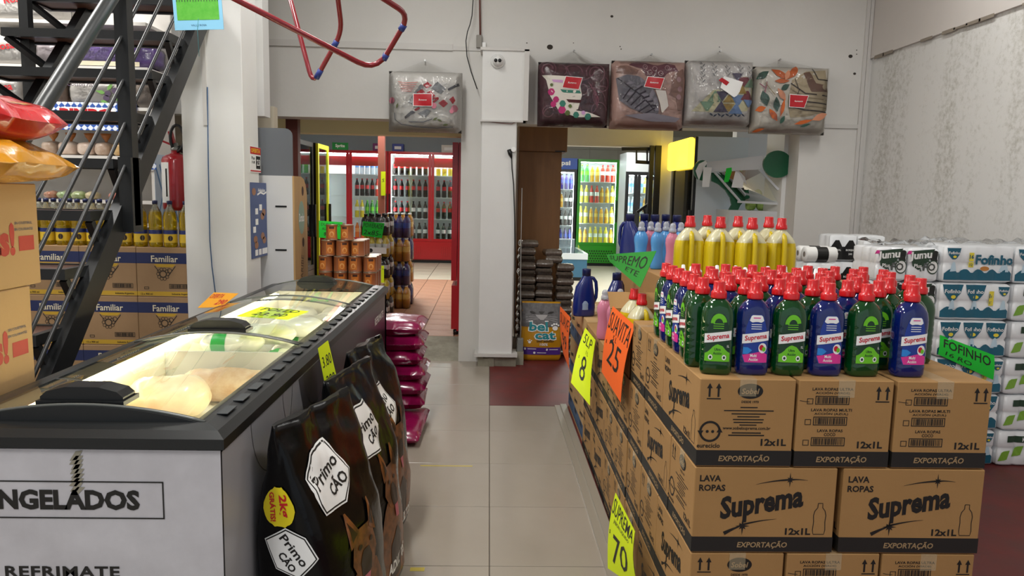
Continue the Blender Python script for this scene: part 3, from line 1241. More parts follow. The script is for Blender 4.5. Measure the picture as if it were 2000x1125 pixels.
def make_jug():
    root = thing('detergent_jug', '', '')
    mb = MB()
    keys = [(0, .064, .046), (.008, .072, .053), (.05, .074, .055), (.17, .074, .055), (.2, .073, .054), (.225, .068, .05), (.25, .054, .042), (.268, .036, .032), (.28, .022, .022), (.292, .021, .021)]
    rings = []
    zs = []
    for a, b in zip(keys, keys[1:]):
        m = max(1, int((b[0] - a[0]) / .012))
        for i in range(m):
            t = i / m
            zs.append(tuple(a[q] + (b[q] - a[q]) * t for q in range(3)))
    zs.append(keys[-1])
    mis = []
    for z, a, b in zs:
        ring = []
        for x, y in superell(a, b, 3.0 if z < .24 else 2.3, 40):
            if y < 0 and .055 < z < .245:
                wz = min(1, (z - .055) / .02) * min(1, (.245 - z) / .03)
                hw = .042 * min(1, ((.25 - z) / .03) ** .5)
                if abs(x) < hw:
                    y *= 1 - .42 * wz * min(1, (hw - abs(x)) / .012)
            ring.append((x, y, z))
        rings.append(ring)
        mis.append(0 if z < .222 else 1)
    mb.loft(rings, 0, mis=mis)
    mb.build('jug_body', [M_YLIQ, M_YTOP], root)
    mb = MB()
    mb.tube([(0, -.02, .262), (0, -.038, .252), (0, -.047, .232), (0, -.05, .2), (0, -.052, .15), (0, -.052, .1), (0, -.045, .06)], [.012, .0125, .0125, .012, .012, .0125, .014], 10)
    mb.build('handle', M_YLIQ, root)
    mb = MB()
    mb.lathe([(.0275, .285), (.028, .29), (.0265, .303), (.0225, .308), (.0215, .332), (.02, .335), (.001, .3355)], 16)
    mb.build('cap', M_CAPR, root)
    return root


P_JUG = Proto(make_jug())
for u, Y_ in ((1346, 3.32), (1405, 3.27), (1467, 3.22), (1524, 3.25), (1379, 3.5), (1439, 3.46), (1499, 3.45)):
    p = px(u, 480, Y=Y_)
    P_JUG.put((p.x, Y_, SUPB), RND.uniform(-.02, .06), 'large yellow liquid jug with moulded handle and red cap', 'yellow jugs on the inner stack', scale=(.90, .90, 1.0))['category'] = 'jug'
# two yellow jugs in the open carton
for u, v, Y_ in ((1230, 555, SYB + .42), (1246, 560, SYB + .24)):
    p = px(u, v, Y=Y_)
    P_JUG.put((max(p.x, SX0 + .09), Y_, 3 * CH + .004), .4, 'yellow jug with red cap standing in the open carton', 'jugs in the open carton')['category'] = 'jug'

# ---- softeners
M_PINK = mat('pink_softener', '#e08aa4', 0.22, trans=0.15)
M_SKY = mat('sky_softener', '#5aa4e4', 0.22, trans=0.15)
M_CLEARCAP = mat('clear_cap', '#dfe4ec', 0.12, trans=0.6)


def make_softener(m):
    root = thing('fabric_softener', '', '')
    mb = MB()
    mb.lathe([(.034, 0), (.038, .006), (.040, .03), (.037, .07), (.034, .1), (.037, .13), (.041, .155), (.040, .18), (.032, .2), (.022, .212), (.017, .222)], 18, sx=1.0, sy=.72)
    mb.build('bottle_body', m, root)
    mb = MB()
    mb.lathe([(.021, .216), (.0215, .226), (.021, .236), (.0155, .241), (.018, .25), (.016, .262), (.009, .27), (.001, .272)], 16)
    mb.build('cap', M_CLEARCAP, root)
    return root


P_PINK, P_SKY = Proto(make_softener(M_PINK)), Proto(make_softener(M_SKY))
for u, Y_, c in ((1252, 4.36, 's'), (1270, 4.44, 'p'), (1284, 4.27, 's'), (1300, 4.45, 's'), (1313, 4.2, 'p'), (1329, 4.36, 's')):
    p = px(u, 470, Y=Y_)
    (P_SKY if c == 's' else P_PINK).put((p.x, Y_, SUPB), RND.uniform(-.3, .3), 'sky blue fabric softener with clear cap beside the yellow jugs' if c == 's' else 'pink fabric softener with clear cap beside the yellow jugs', 'softeners beside the yellow jugs')['category'] = 'bottle'
for u, v, Y_ in ((1181, 600, 3.95), (1200, 600, 3.80), (1211, 590, 4.0)):
    p = px(u, v, Y=Y_)
    P_PINK.put((p.x, Y_, 3 * CH), RND.uniform(-.3, .3), 'pink fabric softener with clear cap standing near the orange sign', 'pink softeners on the low stack')['category'] = 'bottle'
# plastic cap tray lying by the pink softeners
# ---- dark blue jugs
M_NAVY = mat('navy_plastic', '#15256c', 0.25, coat=0.3)
M_NCAP = mat('navy_cap', '#111a4c', 0.35)


def make_navy():
    root = thing('blue_jug', '', '')
    mb = MB()
    keys = [(0, .066, .038), (.01, .072, .043), (.06, .073, .044), (.13, .068, .043), (.19, .056, .04), (.235, .038, .032), (.255, .027, .026), (.265, .024, .024)]
    mb.loft([[(x + (.012 if z > .2 else .0), y, z) for x, y in superell(a, b, 2.8, 28)] for z, a, b in keys], 0)
    mb.build('jug_body', M_NAVY, root)
    mb = MB()
    mb.tube([(.035, 0, .25), (.06, 0, .245), (.078, 0, .22), (.084, 0, .17), (.082, 0, .12), (.066, 0, .085)], .0115, 8)
    mb.build('handle', M_NAVY, root)
    mb = MB()
    mb.lathe([(.0275, .262), (.028, .3), (.0265, .306), (.001, .307)], 16, T=Matrix.Translation((.012, 0, 0)))
    mb.build('cap', M_NCAP, root)
    mb = MB()
    fm_ = lambda x, y: Vector((x - .004, -.047 + 10 * x * x + .008 * max(0, (y - .09) / .03), y))
    mb.decal(move(rect(.06, .06, 6, 3), 0, .075), fm_)
    mb.build('label', mat('silver_label', '#8fa0bc', 0.35), root)
    return root


P_NAVY = Proto(make_navy())
zD = 3 * .265
p = px(1140, 600, Y=4.72)
P_NAVY.put((p.x, 4.72, zD - .003), .2, 'single dark blue detergent jug on the aisle end cartons')['category'] = 'jug'
for u, Y_ in ((1232, 4.72), (1257, 4.86), (1278, 4.72), (1299, 4.86), (1321, 4.72)):
    p = px(u, 470, Y=Y_)
    P_NAVY.put((p.x, Y_, SUPB), 2.4 if u == 1232 else 1.5, 'dark blue detergent jug with navy cap behind the softeners', 'dark blue jugs behind the softeners')['category'] = 'jug'
for u, Y_ in ((1202, 4.5),):
    p = px(u, 560, Y=Y_)
    P_NAVY.put((min(p.x, SX0 + .36), Y_, zD - .003), .8, 'dark blue jug tucked beneath the green hanging sign', 'dark blue jugs under the green sign')['category'] = 'jug'

# ================================================================== price signs
M_MARK = mat('marker_ink', '#1a1a14', 0.6)


def sign(label, corners, m, shapes, w=.3, h=.4, curl=0.0, cat='price sign', name='price_sign', ink=None):
    """corners TL, TR, BR, BL as (u, v, Y) or points; shapes in metres of an upright w x h card"""
    C = [px(c[0], c[1], Y=c[2]) if not isinstance(c, Vector) else c for c in corners]
    nrm = (C[1] - C[0]).cross(C[3] - C[0]).normalized()
    if nrm.dot(Vector((0, 0, CAMZ)) - C[0]) < 0:
        nrm = -nrm

    def fm(lift):
        def f(x, y):
            s_, t_ = x / w + .5, .5 - y / h
            a = C[0].lerp(C[1], s_)
            b = C[3].lerp(C[2], s_)
            return a.lerp(b, t_) + nrm * (lift + curl * math.sin(PI * t_))
        return f
    org = (C[2] + C[3]) / 2
    root = thing(name, label, cat, org)
    sh = lambda f: (lambda x, y: f(x, y) - org)
    mb = MB()
    g_ = rect(w, h, 6, 8)
    mb.decal(g_, sh(fm(0)), 0, True)
    mb.decal(g_, sh(fm(-.001)), 0, True)
    mb.build('card', m, root)
    mb = MB()
    for q in shapes:
        mb.decal(q, sh(fm(.0012)), 0)
    mb.build('handwriting', ink or M_MARK, root)['kind'] = 'stuff'
    return root


def hand(s, h, x, y, w=None, b=.008, sh_=.1):
    t = text(s, h, b, shear=sh_)
    if w:
        t = fit(t, w, h)
    return move(t, x, y)


sign('large neon orange price sign reading 25 on aisle cartons', [(1197, 598, 3.45), (1240, 636, 3.02), (1212, 786, 3.0), (1175, 726, 3.42)], N_ORANGE,
     [hand('SUAVITA', .1, 0, .125, .28, .0), hand('5 L', .03, -.02, .055), hand('25', .14, 0, -.03, .17, .0), hand('$', .02, -.12, 0)], curl=.012)
sign('neon yellow price sign reading 8 on aisle cartons', [(1143, 640, 4.2), (1163, 664, 3.95), (1152, 792, 3.8), (1115, 747, 3.9)], N_YELLOW,
     [hand('5LP', .07, 0, .14, .2, .0), hand('1 L', .03, .03, .07), hand('8', .16, 0, -.04, .1, .0), hand('$', .02, -.1, 0)], curl=.01)
sign('narrow neon orange price sign at far end of cartons', [(1094, 598, 5.1), (1114, 620, 4.7), (1112, 722, 4.65), (1100, 690, 5.0)], N_ORANGE,
     [hand('SUAVE', .09, 0, .12, .26, .0), hand('99', .12, 0, -.04, .16, .0)], curl=.01)
sign('neon yellow price sign low on the near cartons', [(1202, 962, 2.9), (1240, 1038, 2.42), (1246, 1150, 2.35), (1187, 1110, 2.75)], N_YELLOW,
     [hand('SUPREMA', .085, 0, .14, .28, .004), hand('JABON LIQUIDO', .028, 0, .07, .2, .0), hand('70', .16, 0, -.07, .17, .004), hand('$', .02, -.13, .0)], curl=.012)
sign('green hanging sign lettered SUPREMO before the blue jugs', [(1184, 497, 3.9), (1282, 490, 3.2), (1250, 562, 3.15), (1190, 510, 3.85)], mat('green_card', '#1f8a24', 0.7),
     [hand('SUPREMO', .16, 0, .06, .36, .0, .0), hand('ETE', .07, .08, -.09, .14, .0)], w=.42, h=.4, curl=.0)
sign('green sign lettered FOFINHO against the paper packs', [(1836, 654, 4.2), (1942, 694, 4.19), (1940, 742, 4.17), (1832, 692, 4.18)], N_GREEN,
     [hand('FOFINHO', .15, 0, .06, .36, .012, .0), hand('16 RO', .07, -.06, -.1, .2, .004)], w=.42, h=.36, curl=.006)
# ================================================================== paper roll packs by the right wall
M_PACK = mat('roll_film_white', '#eceef0', 0.28, coat=0.4, noise_amt=.2, noise_scale=14, col2='#dfe2e6')
M_TEAL = mat('teal_print', '#0f5f78', 0.35)
M_YTAG = mat('yellow_tag_print', '#f0dc3c', 0.4)
M_PALEB = mat('pale_blue_print', '#c4dcea', 0.4)
M_DKG = mat('dark_green_print', '#24402c', 0.4)
M_ROLLEND = mat('paper_roll', '#efefec', 0.8)
M_CORE = mat('roll_core', '#8a8278', 0.9)
M_LEAF = mat('leaf_print', '#7fae3a', 0.4)
M_PBLK = mat('black_pack_print', '#141414', 0.35)
M_ORG = mat('amber_pack_print', '#c8843c', 0.4)


def pack_body(mb, W, D, H, nx, ny, nz):
    def edge(L, n, x):
        c = L / n
        q = ((x + L / 2) % c) / c * 2 - 1
        return .012 * (1 - math.sqrt(max(0, 1 - (q * .98) ** 2)))
    def ring(z, s_):
        pts = []
        kx, ky = nx * 6, ny * 6
        for i in range(kx):
            x = -W / 2 + W * i / kx
            pts.append((x, -D / 2 + edge(W, nx, x + 1e-6)))
        for i in range(ky):
            y = -D / 2 + D * i / ky
            pts.append((W / 2 - edge(D, ny, y + 1e-6), y))
        for i in range(kx):
            x = W / 2 - W * i / kx
            pts.append((x, D / 2 - edge(W, nx, x - 1e-6)))
        for i in range(ky):
            y = D / 2 - D * i / ky
            pts.append((-W / 2 + edge(D, ny, y - 1e-6), y))
        return [(x - math.copysign(min(s_, abs(x)), x), y - math.copysign(min(s_, abs(y)), y), z) for x, y in pts]
    hs = H / nz
    rings = [ring(0, .02)]
    for k in range(nz):
        z = hs * k
        rings += [ring(z + .010, .003), ring(z + .018, 0), ring(z + hs - .012, 0), ring(z + hs - .002, .006 if k < nz - 1 else .012)]
    rings.append(ring(H + .004, .05))
    mb.loft(rings, 0)

    def front(lift):
        return lambda x, y: Vector((x, -D / 2 + edge(W, nx, x) - lift, y))
    return front


def shield(w):
    return [(-w / 2, .5 * w), (w / 2, .5 * w), (w * .42, .1 * w), (w * .2, -.22 * w), (0, -.33 * w), (-w * .2, -.22 * w), (-w * .42, .1 * w)]


def waves(W, h, n):
    pts = [(-W / 2, 0)]
    pts.append((W / 2, 0))
    for i in range(n * 6, -1, -1):
        x = -W / 2 + W * i / (n * 6)
        pts.append((x, h * (.55 + .45 * abs(math.sin(PI * i / 6)))))
    return pts


def make_fofinho(kind, W=.42, D=.3, H=.216):
    root = thing('toilet_paper_pack', '', '')
    mb = MB()
    fr = pack_body(mb, W, D, H, 4, 3, 2)
    mb.build('roll_wrap', M_PACK, root)
    mb = MB()
    mb.decal(strips(waves(W * .97, .066, 5), 60, 2), lambda x, y: fr(.0035)(x, y + .014), 0, True)
    mb.build('wave_print', M_TEAL, root)
    mb = MB()
    def badge(cx, cz, w):
        mb.decal(move(strips(shield(w), 10, 2), cx, cz), fr(.0038), 0)
        mb.decal(move(fit(text('Fofinho', .02, .02), w * .78), cx, cz + .17 * w), fr(.005), 1)
        mb.decal(move(disc(w * .13, w * .09, 10), cx + w * .05, cz - .1 * w), fr(.005), 2)
        mb.decal(move(strips([(-.018, 0), (.02, .004), (.012, .05), (0, .06), (-.01, .045)], 4, 2), cx, .062), fr(.0038), 3)
    if kind == 'wide':
        badge(-.155, .158, .085)
        mb.decal(move(rect(.028, .05), -.05, .15), fr(.0042), 2)
        mb.decal(move(rect(.03, .03), -.05, .105), fr(.0042), 2)
        mb.decal(move(text('16', .022, .03), -.05, .152), fr(.0054), 0)
        mb.decal(move(text('12', .016, .02), -.05, .105), fr(.0054), 0)
        mb.decal(move(fit(text('Fofinho', .04, .04), .225), .09, .135), fr(.0042), 0)
        mb.decal(move(disc(.026, .014, 12), .035, .083), fr(.0044), 4)
        mb.decal(move(strips([(-.03, 0), (.03, 0), (.026, .04), (0, .05), (-.024, .03)], 4, 2), .15, .065), fr(.0038), 3)
    else:
        badge(-.14, .148, .122)
        badge(-.005, .148, .122)
        if kind == 'tag':
            mb.decal(move(rect(.03, .085), .095, .13), fr(.0042), 2)
            mb.decal(move(text('16', .024, .03), .095, .145), fr(.0054), 0)
            mb.decal(move(text('12', .018, .02), .095, .105), fr(.0054), 0)
            badge(.165, .165, .07)
        else:
            badge(.132, .148, .122)
    mb.build('badge_print', [M_TEAL, M_LW, M_YTAG, M_PALEB, M_ORG], root)['kind'] = 'stuff'
    return root


PF = {k: Proto(make_fofinho(k)) for k in ('wide', 'shields', 'tag')}
fx = px(1846, 500, Y=4.2).x
order = ['tag', 'shields', 'tag', 'shields', 'tag', 'wide']
for r in range(6):
    for c in range(2 if r == 5 else 1):
        k = order[r] if c == 0 else ['wide', 'tag', 'shields'][(r + c) % 3]
        lab = {'wide': 'toilet paper pack with large teal wordmark in the right wall stack', 'tag': 'toilet paper pack with yellow count tag in right wall stack', 'shields': 'toilet paper pack with three teal shields in right wall stack'}[k]
        PF[k].put((fx + .212 + c * .428 + RND.uniform(-.004, .002), 4.36 + RND.uniform(-.012, .008), r * .222), RND.uniform(-.008, .008), lab, 'teal toilet paper packs')['category'] = 'paper pack'

# wide crumpled film on top of the stacks
def crumple(name, label, a, b, z, seed, m=M_FILM, amp=.03, parent=None, cat='plastic wrap'):
    mb = MB()
    nx, ny = 16, 10
    vs = []
    for j in range(ny + 1):
        for i in range(nx + 1):
            x = a[0] + (b[0] - a[0]) * i / nx
            y_ = a[1] + (b[1] - a[1]) * j / ny
            h = z + .004 + amp * (abs(fbm((x * 9 + seed, y_ * 9, seed))) * 1.6)
            vs.append((x, y_, h))
    fs = [[j * (nx + 1) + i, j * (nx + 1) + i + 1, (j + 1) * (nx + 1) + i + 1, (j + 1) * (nx + 1) + i] for j in range(ny) for i in range(nx)]
    mb.add(vs, fs, 0, True)
    o = mb.build(name, m, parent)
    return tag(o, label, cat) if label else o


crumple('film_sheet', 'loose clear film crumpled over the teal paper packs', (fx - .02, 4.2), (fx + .82, 4.5), 6 * .222, 3.0)

# green-lettered packs
def make_jumu(W=.186, D=.3, H=.198):
    root = thing('toilet_paper_pack', '', '')
    mb = MB()
    fr = pack_body(mb, W, D, H, 2, 3, 2)
    mb.build('roll_wrap', M_PACK, root)
    mb = MB()
    mb.decal(move(strips([(-.085, .055), (.06, .07), (.03, .0), (-.03, -.055), (-.07, -.03)], 8, 3), 0, .125), fr(.0036), 0, True)
    mb.decal(move(disc(.03, .036, 16), .062, .15), fr(.0039), 4)
    mb.decal(move(fit(text('Jumu', .05, .04), .13, .058), -.022, .152, 0, .1), fr(.005), 1)
    mb.decal(move(text('Plus', .022, .02), -.035, .095), fr(.005), 1)
    mb.decal(move(ring2(.03, .036, 20, ky=1.15), .055, .088), fr(.0044), 0)
    mb.decal(move(disc(.03, .0345, 18), .055, .088), fr(.0044), 1)
    mb.decal(move(ring2(.03, .036, 14, .6, 3.9, 1.15), .012, .088), fr(.0046), 0)
    mb.decal(move(fit(text('FO', .05, .03), .07, .045), .034, .088), fr(.0054), 2)
    mb.decal(move(strips([(-.02, -.01), (.02, -.006), (.016, .012), (-.014, .012)], 3, 1), -.086, .17), fr(.0044), 3)
    mb.build('logo_print', [M_DKG, M_LW, mat('grey_print', '#4c504c', .4), M_LPK, M_PBLK], root)
    return root


PJ = Proto(make_jumu())
jx = px(1713, 490, Y=4.25).x
tag(MB().box((jx, 4.25, 0), (jx + .38, 4.55, .085)).build('wooden_pallet', mat('pallet_wood', '#8a6a44', .8, noise_amt=.4)), 'low wooden pallet under the green logo packs', 'pallet')
for r in range(6):
    for c in range(2):
        PJ.put((jx + .092 + c * .192 + RND.uniform(-.002, .001), 4.4 + RND.uniform(-.01, .01), r * .203 + .09), RND.uniform(-.008, .008), 'paper roll pack with dark green logo beside the teal packs', 'green logo paper packs')['category'] = 'paper pack'
crumple('film_sheet', 'loose printed film crumpled over the green logo packs', (jx + .02, 4.28), (jx + .37, 4.54), 6 * .203 + .094, 9.0)

# black banded packs standing further back
def make_black(nx, D, lay=False, m=None):
    W = .108 * nx
    root = thing('kitchen_roll_pack', '', '')
    mb = MB()
    fr = pack_body(mb, W, D, .2, nx, max(1, round(D / .108)), 1)
    mb.build('roll_wrap', M_PACK, root)
    mb = MB()
    mb.decal(move(rect(W * .96, .10, nx * 6, 2), 0, .06), fr(.0036), 0, True)
    for i in range(nx):
        mb.decal(move(strips([(-.045, 0), (.045, 0), (.03, .045), (0, .06), (-.03, .045)], 6, 1), -W / 2 + .054 + .108 * i, .108), fr(.0038), 0)
        mb.decal(move(text('BOREAL', .014, .02), -W / 2 + .054 + .108 * i, .085), fr(.005), 1)
        mb.decal(move(text('240', .014, .02), -W / 2 + .054 + .108 * i, .055), fr(.005), 1)
    mb.build('band_print', [m or M_PBLK, M_LW], root)
    return root


PB2 = Proto(make_black(2, .22))
PB1 = Proto(make_black(1, .11))
PA = Proto(make_black(1, .11, m=M_ORG))
bx = px(1622, 480, Y=5.6).x
zt = px(1660, 458, Y=5.6).z
pz_ = lambda z, h: z - h * int(z / h)
for r in range(6):
    for c in range(2):
        z_ = zt - (6 - r) * .206
        PB2.put((bx + .108 + c * .222, 5.72, z_ if r else z_), RND.uniform(-.04, .04), 'white paper roll pack with black printed band before back wall', 'black banded roll packs')['category'] = 'paper pack'
tag(MB().box((bx - .02, 5.58, 0), (bx + .46, 5.86, max(.02, zt - 6 * .206))).build('wooden_pallet', mat('pallet_wood', '#8a6a44', .8, noise_amt=.4)), 'low wooden pallet under the black banded roll packs', 'pallet')
p = px(1691, 520, Y=5.35)
PA.put((p.x, 5.35, px(1691, 522, Y=5.35).z), 0, 'amber printed roll pack between black and green packs')['category'] = 'paper pack'
za = px(1691, 522, Y=5.35).z
n_ = int(za / .204)
tag(MB().box((p.x - .055, 5.29, 0), (p.x + .055, 5.41, za - n_ * .204)).build('wooden_block', MATS['pallet_wood']), 'small wooden block under the thin roll column', 'block')
for r in range(n_):
    PB1.put((p.x, 5.35, px(1691, 522, Y=5.35).z - (r + 1) * .204), 0, 'single roll pack in the thin column below the amber pack', 'thin roll column')['category'] = 'paper pack'
# twin rolls lying on their side, on a column of packs
ly = 5.2
lz0 = px(1600, 512, Y=ly).z
root = thing('kitchen_roll_pack', 'pair of rolls lying sideways in black banded film', 'paper pack', (px(1600, 500, Y=ly).x, ly, lz0))
for j in range(2):
    mb = MB()
    T = Matrix.Translation((0, j * .112, .055)) @ Matrix.Rotation(PI / 2, 4, 'Y')
    mb.lathe([(.02, -.11), (.054, -.11), (.055, -.105), (.055, .105), (.054, .11), (.02, .11)], 20, T=T, cap0=False, cap1=False)
    mb.lathe([(.02, -.108), (.02, .108)], 12, 1, T=T)
    o = mb.build('paper_roll', [M_ROLLEND, M_CORE], root)
    mb = MB()
    mb.lathe([(.0556, -.035), (.0556, .045)], 20, T=T, cap0=False, cap1=False)
    mb.build('black_band', M_PBLK, o)
n_ = int(lz0 / .202)
tag(MB().box((px(1600, 500, Y=ly).x - .11, ly - .05, 0), (px(1600, 500, Y=ly).x + .11, ly + .16, lz0 - n_ * .202)).build('wooden_block', MATS['pallet_wood']), 'small wooden block under the column with lying rolls', 'block')
for r in range(n_):
    PB2.put((px(1600, 500, Y=ly).x, ly + .056, lz0 - (r + 1) * .202), 0, 'white roll pack in the column under the lying rolls', 'roll packs under the lying rolls')['category'] = 'paper pack'

# leaf printed packs at the near end
def make_leafpack():
    root = thing('toilet_paper_pack', '', '')
    mb = MB()
    fr = pack_body(mb, .4, .28, .216, 4, 3, 2)
    mb.build('roll_wrap', M_PACK, root)
    mb = MB()
    for i in range(5):
        c = -.16 + .08 * i
        mb.decal(move(strips([(-.045, 0), (0, -.025), (.05, .01), (.01, .035)], 6, 1), c, .06 + .03 * (i % 2), .7), fr(.0038), 0)
    mb.decal(move(rect(.3, .04, 18, 1), 0, .17), fr(.0038), 1)
    mb.decal(move(text('KOALA', .026, .02), 0, .17), fr(.0054), 2)
    mb.build('leaf_print', [M_LEAF, M_DKG, M_LW], root)
    return root


PLF = Proto(make_leafpack())
lx = fx + .425
for r in range(5):
    PLF.put((lx + .206 + .008 * (r % 2), 4.33, r * .222), RND.uniform(-.008, .008), 'toilet paper pack printed with green leaves by the right wall', 'leaf printed packs')['category'] = 'paper pack'
# ================================================================== long chest freezer
FXR, FXL, FY0, FY1, FZ = -0.66, -1.40, 1.80, 4.78, 0.95
M_RIM = mat('freezer_rim', '#17191a', 0.35)
M_RIM2 = mat('freezer_rim_grey', '#34383a', 0.4)
M_FSIDE = mat('freezer_side_print', '#2b2a30', 0.3, noise_amt=.2, noise_scale=2)
M_FGREY = mat('freezer_grey_print', '#a2a1a6', 0.35)
M_FWHITE = mat('freezer_white_end', '#c9c7cc', 0.45, noise_amt=.5, noise_scale=7, col2='#a9a6aa')
M_FIN = mat('freezer_inner', '#f2efe0', 0.5)
M_FROST = mat('frost', '#f6f6f0', 0.8, bump=.8, bump_scale=40)
M_LED = mat('freezer_led', '#fff2cc', 0.5, emit=18)

fz = thing('chest_freezer', 'long chest freezer with curved glass lids and dark sides', 'freezer', (0, 0, 0))
t = .06
mb = MB()
mb.box((FXL, FY0, .06), (FXL + t, FY1, FZ - .03))
mb.box((FXR - t, FY0, .06), (FXR, FY1, FZ - .03))
mb.box((FXL, FY1 - t, .06), (FXR, FY1, FZ - .03))
mb.box((FXL, FY0 + .002, .06), (FXR, FY0 + t, FZ - .03))
mb.build('cabinet_shell', M_FSIDE, fz)
mb = MB()
mb.box((FXL + .001, FY0 - .002, .06), (FXR - .001, FY0 + .002, FZ - .04))
mb.build('end_panel', M_FWHITE, fz)
mb = MB()
mb.box((FXL + t, FY0 + t, .10), (FXR - t, FY1 - t, .70))
mb.build('inner_floor', M_FIN, fz)
mb = MB()
e = .002
mb.box((FXL + t, FY0 + t, .70), (FXL + t + e, FY1 - t, FZ - .03))
mb.box((FXR - t - e, FY0 + t, .70), (FXR - t, FY1 - t, FZ - .03))
mb.box((FXL + t, FY1 - t - e, .70), (FXR - t, FY1 - t, FZ - .03))
mb.box((FXL + t, FY0 + t, .70), (FXR - t, FY0 + t + e, FZ - .03))
mb.build('inner_lining', M_FIN, fz)
mb = MB()
for s in (0, 1):
    for yy in (FY0 + .15, FY1 - .15):
        mb2 = MB()
        x = FXL + .1 if s == 0 else FXR - .1
        mb2.lathe([(.03, 0), (.03, .06)], 10, T=Matrix.Translation((x, yy, 0)))
        mb2.build('foot', M_BLACKP, fz)
# rim: sloped outer frame
def rim_bar(a, b, prof, name, m):
    mb = MB()
    rings = []
    for P in (a, b):
        rings.append([P(q) for q in prof])
    mb.loft(rings, 0, True, True, False)
    return mb.build(name, m, fz)


prof = [(.012, -.035), (.012, -.008), (-.01, .008), (-.05, .016), (-.085, .016), (-.085, -.02)]
rim_bar(lambda q: (FXR + q[0], FY0 - q[0], FZ + q[1]), lambda q: (FXR + q[0], FY1 + q[0], FZ + q[1]), prof, 'side_rim', M_RIM)
rim_bar(lambda q: (FXL - q[0], FY0 - q[0], FZ + q[1]), lambda q: (FXL - q[0], FY1 + q[0], FZ + q[1]), prof, 'side_rim', M_RIM)
rim_bar(lambda q: (FXL - q[0], FY0 - q[0], FZ + q[1]), lambda q: (FXR + q[0], FY0 - q[0], FZ + q[1]), prof, 'end_rim', M_RIM)
rim_bar(lambda q: (FXL - q[0], FY1 + q[0], FZ + q[1]), lambda q: (FXR + q[0], FY1 + q[0], FZ + q[1]), prof, 'end_rim', M_RIM)
# grey ventilation slots along the aisle rim
sl = MB()
sl.box((0, 0, 0), (.028, .075, .002))
q0 = None
for k in range(22):
    y = FY0 + .12 + k * .125
    if q0 is None:
        q0 = sl.build('rim_slot', M_RIM2, fz, (FXR - .052, y, FZ + .0165))
    else:
        obj('rim_slot', q0.data, fz, (FXR - .052, y, FZ + .0165))
# grey curved end caps under the lids
def arch_z(x):
    u = (x - (FXL + FXR) / 2) / ((FXR - FXL) / 2 - .06)
    return FZ + .014 + .042 * (1 - u * u)


xs = [FXL + .06 + (FXR - FXL - .12) * i / 20 for i in range(21)]
for yy, nm in ((FY0 + .05, 'arched_end'), (FY1 - .08, 'arched_end')):
    mb = MB()
    mb.prism([(x, arch_z(x) - .002) for x in xs] + [(x, FZ) for x in xs[::-1]], yy, yy + .03)
    mb.build(nm, M_RIM, fz)
# glass lids
for k, (a, b, lift, hy) in enumerate(((1.86, 2.86, .0, 1.915), (2.80, 3.84, .010, 2.875), (3.76, 4.70, .0, 4.5))):
    mb = MB()
    up_ = [[(x, y, arch_z(x) + lift) for x in xs] for y in (a, b)]
    mb.loft(up_, 0, False, False, True, closed=False)
    lid = mb.build('glass_lid', M_GLASS, fz)
    for y in (a, b):
        mb = MB()
        mb.tube([(x, y, arch_z(x) + lift) for x in xs], .0045, 6)
        mb.build('lid_edge', mat('lid_edge', '#5a5c58', .3), lid)
    mb = MB()
    hx = (FXL + FXR) / 2 - .01
    hz = arch_z(hx) + lift
    w = .105
    outl = [(-w, 0), (w, 0), (w, .018), (w * .85, .032), (w * .4, .044), (-w * .4, .044), (-w * .85, .032), (-w, .018)]
    mb.prism([(hx + p[0], hz - .004 + p[1]) for p in outl], hy - .035, hy + .03)
    mb.prism([(hx - w - .006, hz - .006), (hx + w + .006, hz - .006), (hx + w + .006, hz + .006), (hx - w - .006, hz + .006)], hy - .045, hy + .04)
    mb.build('lid_handle', M_BLACKP, lid)
mb = MB()
mb.box((FXL + t + .004, FY0 + .12, FZ - .055), (FXL + t + .022, FY1 - .12, FZ - .04))
mb.build('led_strip', M_LED, fz)
mb = MB()
mb.box((FXR - t - .022, FY0 + .12, FZ - .055), (FXR - t - .004, FY1 - .12, FZ - .04))
mb.build('led_strip', M_LED, fz)
mb = MB()
for yy in (3.05, 4.0):
    m2 = MB()
    m2.box((FXL + t + .004, yy, .70), (FXR - t - .004, yy + .012, .885))
    m2.build('divider', mat('divider_plastic', '#b9bab6', .4), fz)
# prints: end panel
mb = MB()
mp = plane_map((0, FY0 - .0035, 0), (1, 0, 0), (0, 0, 1))
pe = px(320, 940, Y=FY0)
pf = px(318, 1013, Y=FY0)
cz = (pe.z + pf.z) / 2
hh = pe.z - pf.z
bw = (pe.x - FXL) - .07
cxb = pe.x - bw / 2
mb.decal(move(frame2(bw, hh, .0035), cxb, cz), mp)
mb.build('outline_print', M_INK, fz)
mb = MB()
tr_ = px(274, 975, Y=FY0)
mb.decal(move(fit(text('CONGELADOS', .045, .045), bw * .86), tr_.x - bw * .43, cz), mp)
mb.build('end_lettering', M_INK, fz)
mb = MB()
pr = px(235, 1116, Y=FY0)
mb.decal(move(fit(text('REFRIMATE', .035, .03, spacing=1.1), .285, .030), pr.x - .1425, pr.z), mp)
mb.build('maker_lettering', M_INK, fz)
mb = MB()
pt_ = px(152, 925, Y=FY0)
for k in range(9):
    mb.decal(move(strips([(-.018, -.012), (.016, -.01), (.018, .012), (-.015, .01)], 2), pt_.x + RND.uniform(-.003, .003), pt_.z + .048 - k * .0115, RND.uniform(-.15, .15)), mp)
mb.build('torn_tape', mat('old_tape', '#8f8a7a', .6), fz)
